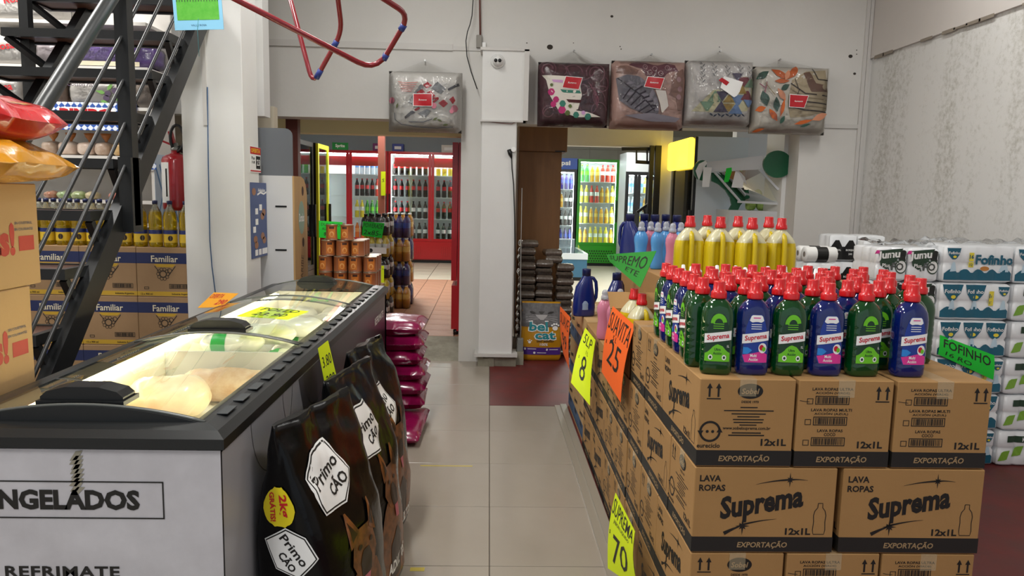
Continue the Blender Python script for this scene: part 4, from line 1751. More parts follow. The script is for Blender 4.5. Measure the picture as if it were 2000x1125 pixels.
# prints: aisle side with grey shapes and fine arcs
mps = plane_map((FXR + .0008, 0, 0), (0, 1, 0), (0, 0, 1))
mb = MB()
mb.decal(([(FY0 + .004, .07), (2.25, .07), (2.45, .5), (2.75, .86), (2.9, .905), (FY0 + .004, .905)], [[0, 1, 2, 3, 4, 5]]), mps)
mb.build('grey_field_print', M_FGREY, fz)
mps2 = plane_map((FXR + .0014, 0, 0), (0, 1, 0), (0, 0, 1))
mb = MB()
for cy, cz_, r in ((2.25, .92, .22), (2.55, .92, .20), (2.8, .92, .17), (3.0, .92, .14), (2.1, .1, .3), (3.35, .35, .38)):
    mb.decal(move(ring2(r - .0016, r + .0016, 26, PI if cz_ > .8 else 0, 2 * PI if cz_ > .8 else PI), cy, cz_), mps2)
mb.build('arc_lines_print', mat('fine_line_print', '#3a383c', .4), fz)
mb = MB()
mb.decal(([(2.55, .90), (2.62, .76), (2.74, .70), (2.88, .72), (2.98, .82), (3.0, .90)], [[0, 1, 2, 3, 4, 5]]), mps2)
mb.build('dark_disc_print', mat('side_dark_print', '#4a484e', .35), fz)
mb = MB()
mb.decal(move(fit(text('REFRIMATE', .04, .03), .34, .045), 4.46, .80), mps2)
mb.build('side_lettering', M_LW, fz)

# ---- frozen goods
M_CHICK = mat('frozen_chicken', '#e8d6b4', 0.35, noise_amt=.6, noise_scale=12, col2='#d8b488', coat=.4)
M_CHICK2 = mat('frozen_pack_clear', '#ecebe2', 0.3, noise_amt=.5, noise_scale=9, col2='#cfd2c8', coat=.4)


def lump(name, label, cat, c, dims, m, seed, rz=0.0, bands=(), group=None):
    """frozen bag: rounded lump with optional printed bands (offset along its length)"""
    root = thing(name, label, cat, c, rz, group)
    L_, W_, H_ = dims
    n, k = 18, 12
    rings = []
    for i in range(n + 1):
        u = -1 + 2 * i / n
        s_ = max(.04, (1 - abs(u) ** 3.2)) ** .5
        r = []
        for j in range(k):
            a = 2 * PI * j / k
            f_ = 1 + .16 * fbm((u * 2 + seed, math.cos(a) * 1.3, math.sin(a) * 1.3 + seed))
            r.append((u * L_ / 2, math.cos(a) * W_ / 2 * s_ * f_, max(0.0, H_ / 2 + math.sin(a) * H_ / 2 * s_ * f_)))
        rings.append(r)
    mb = MB()
    mb.loft(rings, 0)
    mb.build('frozen_body', m, root)
    for u0, u1, bm in bands:
        i0, i1 = int((u0 + 1) / 2 * n), int((u1 + 1) / 2 * n)
        mb = MB()
        mb.loft([[(p[0], p[1] * 1.025, H_ / 2 + (p[2] - H_ / 2) * 1.03) for p in rings[i]] for i in range(i0, i1 + 1)], 0, False, False)
        mb.build('printed_band', bm, root)
    return root


M_GBAND = mat('green_pack_band', '#2aa84a', .4)
M_RBAND = mat('red_pack_band', '#d23a2a', .4)
zf = .701
p = px(335, 768, Z=.79)
lump('frozen_chicken', 'whole frozen chicken near the first freezer handle', 'frozen food', (p.x, 2.72, zf), (.30, .21, .16), M_CHICK, 1.0, .1)
p = px(315, 800, Z=.74)
lump('frozen_pack', 'frozen pack with red band in front of the chicken', 'frozen food', (p.x + .02, 2.50, zf), (.3, .13, .08), M_CHICK, 2.0, .1, [(-.3, .2, M_RBAND)])
lump('frozen_pack', 'brown frosted pack against the freezer divider', 'frozen food', (FXL + .36, 2.945, zf), (.40, .14, .14), mat('frozen_brown', '#b98f66', .4, noise_amt=.7, noise_scale=16, col2='#e8dcc4'), 3.0, 0)
k_ = 0
for j in range(4):
    for i in range(2):
        b_ = (i + j) % 2 == 0
        lump('frozen_chicken', 'bagged frozen chicken with green band in the middle section' if b_ else 'clear bagged frozen chicken in the middle freezer section', 'frozen food', (FXL + .205 + i * .275, 3.165 + j * .19, zf), (.265, .165, .13), M_CHICK2, 5.0 + k_, RND.uniform(-.05, .05), [(-.5, -.12, M_GBAND)] if b_ else (), 'bagged chickens in the freezer')
        k_ += 1
for i in range(3):
    lump('frozen_chicken', 'bagged frozen chicken piled on top of the others', 'frozen food', (FXL + .27 + .09 * i, 3.26 + .2 * i, zf + .132), (.27, .17, .10), M_CHICK2, 15.0 + i, .1, [(-.5, -.1, M_GBAND)] if i == 0 else (), 'upper bagged chickens')
for i in range(4):
    for j in range(2):
        lump('frozen_bag', 'frosted clear bag in the far freezer section', 'frozen food', (FXL + .205 + .275 * j, 4.11 + .17 * i, zf), (.262, .15, .14), M_CHICK2, 20.0 + i * 2 + j, 0, (), 'frosted bags in far section')
# frost heap along the aisle wall of the freezer
mb = MB()
n, k = 40, 6
vs = []
for i in range(n + 1):
    y = FY0 + t + .01 + (FY1 - FY0 - 2 * t - .02) * i / n
    for j in range(k + 1):
        x = FXR - t - .004 - .06 * j / k
        vs.append((x, y, zf + .003 + (.17 * (1 - j / k) ** 1.6) * (1 + .25 * fbm((x * 9, y * 7, 3)))))
mb.add(vs, [[i * (k + 1) + j, i * (k + 1) + j + 1, (i + 1) * (k + 1) + j + 1, (i + 1) * (k + 1) + j] for i in range(n) for j in range(k)], 0, True)
mb.build('frost_layer', M_FROST, fz)
# price card lying on the second lid
a = (FXL + FXR) / 2
sign('yellow price card lying on the second freezer lid', [Vector((a - .02, 3.42, arch_z(a) + .014)), Vector((a + .20, 3.42, arch_z(a + .2) + .014)), Vector((a + .17, 3.16, arch_z(a + .17) + .014)), Vector((a - .05, 3.16, arch_z(a - .05) + .014))], N_YELLOW,
     [hand('POLLO', .07, 0, .08, .3, .0), hand('23.90', .07, 0, -.04, .26, .0)], w=.4, h=.26)
# offer card clipped behind the freezer
sign('red and yellow offer card clipped to far freezer rim', [px(418, 571, Y=3.95), px(466, 573, Y=3.95), px(432, 600, Y=3.8), px(386, 601, Y=3.8)], mat('offer_yellow', '#e8a01c', .5),
     [hand('OFERTA', .12, -.1, .1, .26, .01), hand('290', .14, .12, -.06, .2, .02)], w=.5, h=.4, cat='offer card', name='offer_card', ink=M_RED)

# ================================================================== big dog food bags
M_DOGBAG = mat('black_bag_film', '#060607', 0.24, coat=.06, spec=.22, bump=.3, bump_scale=14)
M_SUN = mat('yellow_sticker', '#e6d21e', .4)
M_TAN = mat('dog_tan_print', '#8a5226', .35, noise_amt=.9, noise_scale=26, col2='#2e1a0e')
M_DOGD = mat('dog_dark_print', '#2a1810', .35)
M_TONGUE = mat('dog_tongue_print', '#b85a6a', .35)


class Bag:
    """upright pillow bag: front faces +X, gusset faces -Y; s = metres along the girth from the middle of the front"""
    def __init__(b, W, T, H, seed, lean=.1, bulge=.03):
        b.W, b.T, b.H, b.seed, b.lean, b.bulge = W, T, H, seed, lean, bulge
        n = 240
        pl = []
        for i in range(n + 1):
            a = 2 * PI * i / n
            c, s_ = math.cos(a), math.sin(a)
            pl.append((T / 2 * math.copysign(abs(c) ** (2 / 6), c), W / 2 * math.copysign(abs(s_) ** (2 / 6), s_)))
        acc = [0]
        for p, q in zip(pl, pl[1:]):
            acc.append(acc[-1] + math.hypot(q[0] - p[0], q[1] - p[1]))
        b.pl, b.acc, b.P = pl, acc, acc[-1]

    def at(b, s, z, lift=0.0):
        s = s % b.P
        lo, hi = 0, len(b.acc) - 1
        while hi - lo > 1:
            m = (lo + hi) // 2
            if b.acc[m] <= s:
                lo = m
            else:
                hi = m
        t_ = (s - b.acc[lo]) / max(1e-9, b.acc[hi] - b.acc[lo])
        x = b.pl[lo][0] * (1 - t_) + b.pl[hi][0] * t_
        y = b.pl[lo][1] * (1 - t_) + b.pl[hi][1] * t_
        v = z / b.H
        fx_ = 1.0 if v < .62 else max(.07, 1 - ((v - .62) / .38) ** 1.3 * .95)
        low = min(1, (v / .07)) ** .5 if v < .07 else 1
        fx_ *= .8 + .2 * low
        fy_ = (.92 + .08 * low) * (1 if v < .6 else 1 - .05 * (v - .6))
        bl = 1 + b.bulge / (b.T / 2) * math.sin(PI * min(v / .75, 1)) * (1 - (2 * y / b.W) ** 2)
        amp = .006 + (.02 * max(0, v - .6) / .4)
        nn = fbm((x * 7 + b.seed, y * 7, z * 6 + b.seed))
        cr = math.sin(z * 60 + y * 25 + b.seed) * .003 * max(0, v - .55) * 2
        ln = math.hypot(x / b.T, y / b.W) or 1
        ux, uy = x / b.T / ln, y / b.W / ln
        return Vector((x * fx_ * bl + ux * (amp * nn + cr + lift) - b.lean * max(0, v - .1) ** 1.2, y * fy_ + uy * (amp * nn + lift) + .01 * nn, z))

    def body(b, ns=64, nz=40):
        mb = MB()
        mb.loft([[b.at(b.P * i / ns, b.H * j / nz) for i in range(ns)] for j in range(nz + 1)], 0)
        return mb

    def fm(b, lift):
        return lambda x, y: b.at(x, y, lift)


def sunburst(r, n=22):
    pts = []
    for i in range(2 * n):
        a = PI * i / n
        rr = r * (1 if i % 2 else .93)
        pts.append((rr * math.cos(a), rr * math.sin(a)))
    return pts


def grid_poly(poly, nx=12, ny=6):
    return strips(poly, nx, ny)


def hexlogo(w, h):
    return [(-w * .5, -h * .28), (-w * .42, h * .28), (-w * .05, h * .5), (w * .42, h * .38), (w * .5, -h * .22), (w * .08, -h * .5)]


def dog_bag(label, loc, rz, W=.46, T=.22, H=.91, seed=1.0, lean=.1, dz=0.0):
    bag = Bag(W, T, H, seed, lean)
    root = thing('dog_food_bag', label, 'bag', loc, rz, 'black dog food bags')
    bag.body().build('bag_film', M_DOGBAG, root)
    base_fm = bag.fm
    bag.fm = lambda lift: (lambda x, y: base_fm(lift)(x, y + .10 + dz))
    # dog portrait on the front
    dfm = bag.fm
    bag.fm = lambda lift: (lambda x, y: base_fm(lift)(x, y))
    mb = MB()
    cx_ = -bag.acc[30] + .20
    G = lambda pts, nx, ny, l, m: mb.decal(grid_poly([(cx_ + x, z) for x, z in pts], nx, ny), bag.fm(l), m, True)
    G([(-.13, .08), (.15, .08), (.16, .22), (.10, .36), (.07, .42), (-.07, .42), (-.10, .36), (-.15, .22)], 18, 14, .004, 0)
    G([(-.075, .45), (-.05, .40), (0, .37), (.05, .40), (.075, .45), (.07, .51), (.04, .545), (-.04, .545), (-.07, .51)], 16, 12, .0055, 0)
    for s2 in (-1, 1):
        G([(s2 * .025, .53), (s2 * .08, .50), (s2 * .078, .60), (s2 * .065, .615)], 6, 6, .0062, 0)
        G([(s2 * .04, .535), (s2 * .07, .52), (s2 * .07, .585)], 4, 4, .0068, 1)
        mb.decal(move(disc(.011, .008, 10), cx_ + s2 * .034, .49), bag.fm(.0075), 1)
    G([(-.035, .44), (-.028, .40), (0, .385), (.028, .40), (.035, .44), (.018, .475), (-.018, .475)], 10, 8, .0068, 1)
    G([(-.016, .345), (.016, .345), (.018, .395), (-.018, .395)], 5, 5, .0075, 2)
    G([(-.05, .10), (.06, .10), (.05, .26), (.0, .31), (-.05, .25)], 8, 10, .0055, 1)
    mb.build('dog_print', [M_TAN, M_DOGD, M_TONGUE], root)
    bag.fm = dfm
    # logo panel wrapped over the fold
    fold = -bag.acc[30]
    gus = -bag.P / 4
    def logo(cx, cz, k, rot):
        mb = MB()
        hx_ = hexlogo(.26 * k, .25 * k)
        T2 = lambda pts: [(x * math.cos(rot) - y * math.sin(rot) + cx, x * math.sin(rot) + y * math.cos(rot) + cz) for x, y in pts]
        mb.decal(grid_poly(T2([(x * 1.12, y * 1.12) for x, y in hx_]), 16, 8), bag.fm(.0038), 0, True)
        mb.decal(grid_poly(T2([(x * 1.06, y * 1.06) for x, y in hx_]), 16, 8), bag.fm(.0046), 1, True)
        mb.decal(grid_poly(T2(hx_), 16, 8), bag.fm(.0054), 0, True)
        a_ = fit(text('Primo', .05, .02), .2 * k, .055 * k)
        b_ = fit(text('CÃO', .05, .03), .12 * k, .06 * k)
        mb.decal(move(move(a_, 0, .03 * k), cx, cz, rot), bag.fm(.0064), 1)
        mb.decal(move(move(b_, .03 * k, -.045 * k), cx, cz, rot), bag.fm(.0064), 1)
        mb.build('logo_print', [M_LW, M_INK], root)
    logo(fold + .125, .57, .72, .3)
    logo(gus + .02, .40, .5, -.9)
    # sticker
    mb = MB()
    sx_, sz_ = gus - .005, .53
    mb.decal(grid_poly([(x + sx_, y + sz_) for x, y in sunburst(.06)], 14, 6), bag.fm(.0045), 0, True)
    mb.decal(move(text('2kg', .032, .03), sx_ + .022, sz_ + .005, -PI / 2 + .1), bag.fm(.006), 1)
    mb.decal(move(fit(text('GRÁTIS!', .02, .03), .085), sx_ - .022, sz_, -PI / 2 + .1), bag.fm(.006), 1)
    mb.build('sticker_print', [M_SUN, M_RED], root)
    mb = MB()
    mb.decal(move(fit(text('ADULTOS', .05, .04), .2, .05), .04, .03, .06), bag.fm(.006), 0)
    mb.build('age_lettering', M_LW, root)
    return root


dog_bag('black dog food bag leaning on the freezer beside its white end', (-.475, 2.20, 0), -.26, W=.46, seed=1.0, lean=.06, dz=.05)
dog_bag('middle black dog food bag squeezed between two others', (-.465, 2.69, 0), -.2, W=.42, seed=4.0, lean=.06, dz=.03)
dog_bag('black dog food bag beside the magenta bag pile', (-.495, 3.20, 0), -.18, W=.44, seed=8.0, lean=.05, H=.9, dz=-.03)
sign('narrow yellow price slip stuck above the dog food bags', [Vector((-.615, 2.66, .99)), Vector((-.60, 2.76, 1.0)), Vector((-.55, 2.74, .80)), Vector((-.575, 2.64, .80))], N_YELLOW,
     [hand('3.80', .1, 0, .1, .24, .0), hand('290', .1, 0, -.08, .22, .0)], w=.3, h=.5)

# ---- magenta bags in a pile
def pillow(name, label, cat, c, dims, m, seed, rz=0.0, group=None, wob=.012, e=.55, nx=18, ny=12, prints=None, thick=1.0, rot=None):
    L_, W_, H_ = dims
    root = thing(name, label, cat, c, rz, group)
    if rot:
        root.rotation_euler = rot

    def zf_(x, y, top):
        u, v = 2 * x / L_, 2 * y / W_
        s_ = (max(0, 1 - abs(u) ** 4) * max(0, 1 - abs(v) ** 4)) ** e
        n_ = fbm((x * 6 + seed, y * 6, seed)) * wob
        return H_ / 2 + (1 if top else -1) * s_ * H_ / 2 + (n_ if top else n_ * .3) * (.3 + .7 * s_)

    mb = MB()
    vs, idx = [], {}
    for top in (1, 0):
        for j in range(ny + 1):
            for i in range(nx + 1):
                x, y = -L_ / 2 + L_ * i / nx, -W_ / 2 + W_ * j / ny
                idx[(top, i, j)] = len(vs)
                vs.append((x, y, max(zf_(x, y, top), 0.0)))
    fs = []
    for j in range(ny):
        for i in range(nx):
            fs.append([idx[(1, i, j)], idx[(1, i + 1, j)], idx[(1, i + 1, j + 1)], idx[(1, i, j + 1)]])
            fs.append([idx[(0, i, j)], idx[(0, i, j + 1)], idx[(0, i + 1, j + 1)], idx[(0, i + 1, j)]])
    for i in range(nx):
        fs.append([idx[(0, i, 0)], idx[(0, i + 1, 0)], idx[(1, i + 1, 0)], idx[(1, i, 0)]])
        fs.append([idx[(1, i, ny)], idx[(1, i + 1, ny)], idx[(0, i + 1, ny)], idx[(0, i, ny)]])
    for j in range(ny):
        fs.append([idx[(1, 0, j)], idx[(1, 0, j + 1)], idx[(0, 0, j + 1)], idx[(0, 0, j)]])
        fs.append([idx[(0, nx, j)], idx[(0, nx, j + 1)], idx[(1, nx, j + 1)], idx[(1, nx, j)]])
    mb.add(vs, fs, 0, True)
    mb.build('bag_film', m, root)
    if prints:
        mb = MB()
        for shp, mi, lift in prints[1]:
            mb.decal(shp, lambda x, y, lift=lift: Vector((x, y, zf_(x, y, 1) + lift)), mi, True)
        mb.build('print', prints[0], root)
    return root


M_MAG = mat('magenta_bag', '#8e0f4a', .25, coat=.4, noise_amt=.3, noise_scale=9, col2='#6c0a38', bump=.25, bump_scale=16)
zb = 0.0
for k in range(7):
    H_ = .098
    if k == 0:
        dims, c = (.23, .66, H_), (-.515, 4.72, 0)
    else:
        dims, c = (.54, .43, H_ + .008), (-.685 + RND.uniform(-.012, .012), 5.02 + RND.uniform(-.008, .008), zb)
    pillow('pet_food_bag', 'top magenta bag of the pile at far end of freezer' if k == 6 else ('lowest magenta bag pushed out toward the aisle' if k == 0 else 'magenta bag inside the pile at far end of freezer'), 'bag',
           c, dims, M_MAG, 30.0 + k, RND.uniform(-.04, .04), 'magenta pet food bags', e=.3, wob=.012)
    zb += H_ + .004
# ================================================================== boxes with snack bags on the left
SBX0, SBX1 = -1.715, -1.425
M_PRED = mat('faded_red_print', '#b9483c', .6)
M_PGREY = mat('grey_box_print', '#6c6a70', .6)
zs = [0, .31, .62, .93, 1.262, 1.585]
p_ = px(81, 552, X=SBX1)
yb1 = p_.y
zs[4] = p_.z
zs[5] = px(78, 358, X=SBX1).z
for k in range(5):
    yy1 = yb1 - (0.06 if k < 4 else 0)
    root = thing('snack_carton', ['plain carton at the foot of the left box tower', 'second carton of the left box tower', 'middle carton of the left box tower', 'cardboard carton under the top one beside freezer glass', 'top cardboard carton carrying red and yellow snack bags'][k], 'carton', ((SBX0 + SBX1) / 2, yy1 - .28, zs[k]), 0, 'left box tower')
    w, d, h = (SBX1 - SBX0) / 2, .28, zs[k + 1] - zs[k] - .002
    mb = MB()
    mb.bbox((-w, -d, 0), (w, d, h), .003)
    mb.build('carton_body', M_CARD_L, root)
    mp = plane_map((w + .0008, 0, 0), (0, 1, 0), (0, 0, 1))
    mb = MB()
    mb.decal(move(frame2(.5, .13, .008), -.28, h * .47), mp, 0)
    mb.decal(move(fit(text('PAPAS!', .1, .04), .44, .1), -.30 + .23, h * .47) if False else move(fit(text('as!', .1, .05), .12, .1), .10, h * .47), mp, 0)
    mb.decal(move(rect(.075, .045), .215, h * .42), mp, 0)
    mb.decal(move(rect(.05, .03), .06, h * .74), mp, 0)
    mb.decal(move(text('SIN COLESTEROL', .008, .02), .205, h * .62), mp, 1)
    mb.decal(move(text('SIN COLORANTES', .008, .02), .205, h * .56), mp, 1)
    mb.build('printing', [M_PRED, M_PGREY], root)
M_SNR = mat('red_snack_film', '#c01a20', .2, coat=.6, bump=.5, bump_scale=12)
M_SNY = mat('yellow_snack_film', '#c98a14', .22, coat=.6, bump=.5, bump_scale=12)
zt_ = zs[5]
pillow('snack_bag', 'large yellow snack bag lying on top of carton tower', 'bag', ((SBX0 + SBX1) / 2 + .06, yb1 - .20, zt_ - .002), (.40, .56, .115), M_SNY, 50.0, .1, None, e=.45, wob=.04)
r_ = pillow('snack_bag', 'large red snack bag lying on the yellow one', 'bag', ((SBX0 + SBX1) / 2 + .045, yb1 - .22, zt_ + .118), (.36, .52, .13), M_SNR, 61.0, -.05, None, e=.45, wob=.03,
            prints=([N_YELLOW, M_SNY], [(move(rect(.012, .3, 1, 12), .13, .02), 1, .003)]))

# ================================================================== steel stairs
M_WOODT = mat('stair_wood', '#5c3a2a', .5, noise_amt=.5, noise_scale=6, stretch=(.5, 6, 6))
M_STEEL = mat('black_steel', '#141618', .38, spec=.5)
st = thing('steel_staircase', 'black steel staircase with wooden treads rising at left', 'staircase', (-2.2, 3.2, 0))
SO = Vector((-2.2, 3.2, 0))
XR_, XL_ = -1.765, -2.66
RUN, RISE = .220, .238
Y4, Z4 = 3.335, 1.449
for i in range(-6, 9):
    y, z = Y4 + RUN * i, Z4 + RISE * i
    if y > 5.2 or z < .1:
        continue
    root = st
    mb = MB()
    w_ = .045
    x0, x1, y0, y1 = XL_ - SO.x, XR_ - SO.x, y - SO.y, y + .255 - SO.y
    mb.box((x0, y0, z - w_), (x1, y0 + .03, z))
    mb.box((x0, y1 - .03, z - w_), (x1, y1, z))
    mb.box((x0, y0 + .03, z - w_), (x0 + .03, y1 - .03, z))
    mb.box((x1 - .03, y0 + .03, z - w_), (x1, y1 - .03, z))
    tr = mb.build('tread_frame', M_STEEL, st)
    mb = MB()
    mb.box((x0 + .03, y0 + .03, z - .034), (x1 - .03, y1 - .03, z - .004))
    mb.build('wood_tread', M_WOODT, tr)
    for xs_ in (x0 + .015, x1 - .015):
        xs2 = xs_ if xs_ > 0 else -.24
        mb = MB()
        mb.bar((xs_, y0 + .02, z - w_), (xs2 if xs_ < 0 else xs_, y0 + .14, z - .235), .03, .03)
        mb.build('tread_bracket', M_STEEL, tr)
        mb = MB()
        mb.bar((xs2, y0 + .14, z - .235), (xs2, y1 - .02, z - w_), .03, .05)
        mb.build('tread_strut', M_STEEL, tr)
sl = RISE / RUN
for xx in (-1.755, -2.44):
    mb = MB()
    A_, B_ = px(170, 576, X=-1.755), px(323, 208, X=-1.755)
    k_ = (B_.z - A_.z) / (B_.y - A_.y)
    z0, z1 = .02, 3.9
    mb.bar(Vector((xx, A_.y + (z0 - A_.z) / k_, z0)) - SO, Vector((xx, A_.y + (z1 - A_.z) / k_, z1)) - SO, .05, .11)
    mb.build('stringer', M_STEEL, st)
RX = -1.71
mb = MB()
pp = px(258, 440, X=RX)
mb.box(Vector((RX - .03, pp.y - .03, pp.z)) - SO, Vector((RX + .03, pp.y + .03, 2.75)) - SO)
mb.build('rail_post', M_STEEL, st)
mb = MB()
mb.box(Vector((RX - .03, pp.y - .05, pp.z - .03)) - SO, Vector((RX + .03, pp.y + .05, pp.z + .32)) - SO)
mb.build('post_sleeve', M_STEEL, st)
mb = MB()
pl_ = px(52, 90, X=-2.62)
mb.box(Vector((-2.64, pl_.y - .025, 1.95)) - SO, Vector((-2.59, pl_.y + .025, 3.0)) - SO)
mb.build('rail_post', M_STEEL, st)
mb = MB()
a, b = px(66, 236, X=RX + .03), px(215, 0, X=RX + .03)
d_ = (b - a)
mb.tube([a - d_ * .5 - SO, a - SO, b - SO, b + d_ * .6 - SO], .030, 14)
mb.build('handrail', mat('handrail_grey', '#26292a', .35), st)
for (u0, v0), (u1, v1), (u2, v2) in (((78, 370), (238, 71), (274, 0)), ((80, 482), (245, 149), (316, 0)), ((70, 626), (249, 231), (341, 32)), ((76, 710), (252, 306), (359, 60))):
    mb = MB()
    A, B, C_ = px(u0, v0, X=RX), px(u1, v1, X=RX), px(u2, v2, X=RX)
    mb.tube([A + (A - B) * .25 - SO, A - SO, B - SO, C_ - SO, C_ + (C_ - B) * .6 - SO], .0085, 8)
    mb.build('guard_rod', M_STEEL, st)
# ================================================================== cooking oil cartons and bottles behind the stairs
OY = 4.80
OXR = px(378, 540, Y=OY).x - .004
OW, OH, OD = .358, .322, .28
OTOP = px(320, 483, Y=OY).z
M_NAVYP = mat('navy_carton_print', '#1c2858', .5)
M_OYEL = mat('yellow_carton_print', '#c8a02c', .5)
M_OTAN = mat('oil_carton', '#a58460', .75, noise_amt=.3, noise_scale=4)
M_CREAMP = mat('cream_lettering', '#e6dcc0', .5)


def make_oil_carton():
    root = thing('oil_carton', '', '')
    mb = MB()
    mb.bbox((-OW / 2, 0, 0), (OW / 2, OD, OH - .002), .0025)
    mb.build('carton_body', M_OTAN, root)
    mp = lambda l: plane_map((0, -l, 0), (1, 0, 0), (0, 0, 1))
    mb = MB()
    mb.box((-OW / 2 - .0004, -.0004, OH * .67), (OW / 2 + .0004, OD + .0004, OH * .885))
    mb.build('navy_band', M_NAVYP, root)
    mb = MB()
    mb.box((-OW / 2 - .0004, -.0004, .006), (OW / 2 + .0004, OD + .0004, OH * .105))
    mb.build('yellow_band', M_OYEL, root)
    mb = MB()
    mb.decal(move(fit(text('Familiar', .04, .012), .17, .042), 0, OH * .765), mp(.0012))
    mb.build('brand_lettering', M_CREAMP, root)
    mb = MB()
    mb.decal(([(-.07, OH * .66), (.07, OH * .66), (.05, OH * .60), (-.05, OH * .60)], [[0, 1, 2, 3]]), mp(.001))
    mb.build('yellow_ribbon', M_OYEL, root)
    mb = MB()
    for i in range(10):
        a = 2 * PI * i / 10
        mb.decal(move(ring2(.0085, .0115, 8), .032 * math.cos(a) - .012, OH * .46 + .032 * math.sin(a)), mp(.0012))
    mb.decal(move(ring2(.018, .022, 14), -.012, OH * .46), mp(.0012))
    mb.decal(move(ring2(.012, .016, 10), .03, OH * .53), mp(.0012))
    mb.decal(line2([(-.065, OH * .62), (-.035, OH * .50)], .004), mp(.0012))
    mb.decal(line2([(.068, OH * .62), (.02, OH * .42)], .005), mp(.0012))
    mb.decal(move(barcode(.13, .03, 9), .09, OH * .215), mp(.0012))
    mb.decal(move(frame2(.03, .016, .003), -.12, OH * .175), mp(.0012))
    mb.build('emblem_print', M_INK, root)['kind'] = 'stuff'
    mb = MB()
    mb.decal(move(fit(text('Industria Argentina', .01, .02), .12), .1, OH * .055), mp(.0012))
    mb.decal(move(fit(text('12 x 900 ml', .01, .02), .075), -.12, OH * .055), mp(.0012))
    mb.build('small_lettering', M_INK, root)['kind'] = 'stuff'
    return root


P_OILC = Proto(make_oil_carton())
base_ = OTOP - 3 * OH
for r in range(3):
    for c in range(4):
        P_OILC.put((OXR - OW / 2 - c * (OW + .003), OY + RND.uniform(0, .006), base_ + r * OH), 0, ['cooking oil carton in the lowest layer behind the stairs', 'cooking oil carton in the middle layer behind the stairs', 'cooking oil carton in top layer right under the oil bottles'][r], 'cooking oil cartons')['category'] = 'carton'
M_PALLET = mat('pallet_wood', '#8a6a44', .8, noise_amt=.4)
pal = thing('wooden_pallet', 'wooden pallet carrying the cooking oil cartons', 'pallet', (OXR - 2 * OW, OY + .15, 0))
for k in range(3):
    m2 = MB()
    m2.box((-.74, -.14 + .10 * k, base_ - .025), (.73, -.06 + .10 * k, base_))
    m2.build('deck_board', M_PALLET, pal)
for x in (-.70, -.02, .63):
    m2 = MB()
    m2.box((x, -.13, 0), (x + .08, .13, base_ - .025))
    m2.build('support_block', M_PALLET, pal)

M_OIL = mat('sunflower_oil', '#d8b818', .08, trans=.75)
M_PET = mat('clear_pet', '#e6e8da', .06, trans=.85)
M_OLAB = mat('oil_label_yellow', '#d8b430', .35)
M_OLAB2 = mat('oil_label_navy', '#1f2c6a', .35)
root = thing('oil_bottle', '', '')
mb = MB()
pr_ = [(.036, 0), (.041, .006), (.042, .02), (.042, .115), (.039, .125), (.042, .135), (.041, .2), (.034, .228), (.022, .25), (.015, .265), (.014, .282)]
mb.lathe(pr_, 16, mis=[0] * 7 + [1] * 4)
mb.build('bottle_body', [M_OIL, M_PET], root)
mb = MB()
mb.lathe([(.0165, .276), (.0168, .298), (.001, .300)], 14)
mb.build('cap', mat('oil_cap', '#1a2350', .4), root)
mb = MB()
mb.lathe([(.0426, .03), (.0426, .085), (.0426, .11)], 16, cap0=False, cap1=False, mis=[0, 1])
mb.decal(move(disc(.015, .018, 10), 0, .058), lambda x, y: Vector((x, -math.sqrt(.0432 ** 2 - x * x), y)), 2)
mb.build('label', [M_OLAB, M_OLAB2, M_DOGD], root)
P_OIL = Proto(root)
for j in range(2):
    for i in range(14):
        x = OXR - .055 - i * .099
        if j == 1 and x > -2.35:
            continue
        P_OIL.put((x + RND.uniform(-.006, .006), OY + .06 + .1 * j, OTOP - .002), RND.uniform(-.8, .8), 'clear bottle of yellow cooking oil on the top carton layer', 'cooking oil bottles')['category'] = 'bottle'

# ================================================================== bread shelf
SY = 5.28
SXL, SXR_ = px(30, 250, Y=SY).x - .35, px(300, 300, Y=SY).x
M_SHELF = mat('white_shelf', '#d6d2cc', .5)
M_GING = mat('gingham_print', '#ffffff', .45)
nt = M_GING.node_tree
tc = nt.nodes.new('ShaderNodeTexCoord')
mp_ = nt.nodes.new('ShaderNodeMapping')
mp_.inputs['Rotation'].default_value = (0, PI / 4, 0)
nt.links.new(tc.outputs['Object'], mp_.inputs['Vector'])
ck = nt.nodes.new('ShaderNodeTexChecker')
ck.inputs['Scale'].default_value = 34
ck.inputs['Color1'].default_value = lin('#2a55a8')
ck.inputs['Color2'].default_value = lin('#dfe6f2')
nt.links.new(mp_.outputs['Vector'], ck.inputs['Vector'])
nt.links.new(ck.outputs['Color'], nt.nodes['Principled BSDF'].inputs['Base Color'])
sh = thing('bread_shelf', 'white bread shelf with blue gingham header behind the stairs', 'shelf', ((SXL + SXR_) / 2, SY + .18, 0))
hw = (SXR_ - SXL) / 2
zsh = [1.30, px(150, 390, Y=SY).z, px(150, 303, Y=SY).z, px(150, 207, Y=SY).z, px(150, 128, Y=SY).z, px(150, 40, Y=SY).z]
mb = MB()
mb.box((-hw, .17, 0), (hw, .19, 3.1))
mb.build('back_panel', M_SHELF, sh)
for s in (-1, 1):
    m2 = MB()
    a, b = sorted((s * hw, s * (hw - .02)))
    m2.box((a, -.18, 0), (b, .17, zsh[3]))
    m2.build('side_panel', M_SHELF, sh)
m2 = MB()
m2.box((hw, -.18, zsh[0]), (hw + .002, .17, zsh[2] + .02))
m2.build('gingham_side', mat('gingham_side_print', '#b9c8d8', .5), sh)
mg = MB()
for k in range(5):
    mg.decal(line2([(-.17 + .07 * k, 0.0), (-.17 + .07 * k + .22, .42)], .016), plane_map((hw + .0028, .0, zsh[0]), (0, 1, 0), (0, 0, 1)))
    mg.decal(line2([(-.17 + .07 * k, .42), (-.17 + .07 * k + .22, 0)], .016), plane_map((hw + .0034, .0, zsh[0]), (0, 1, 0), (0, 0, 1)))
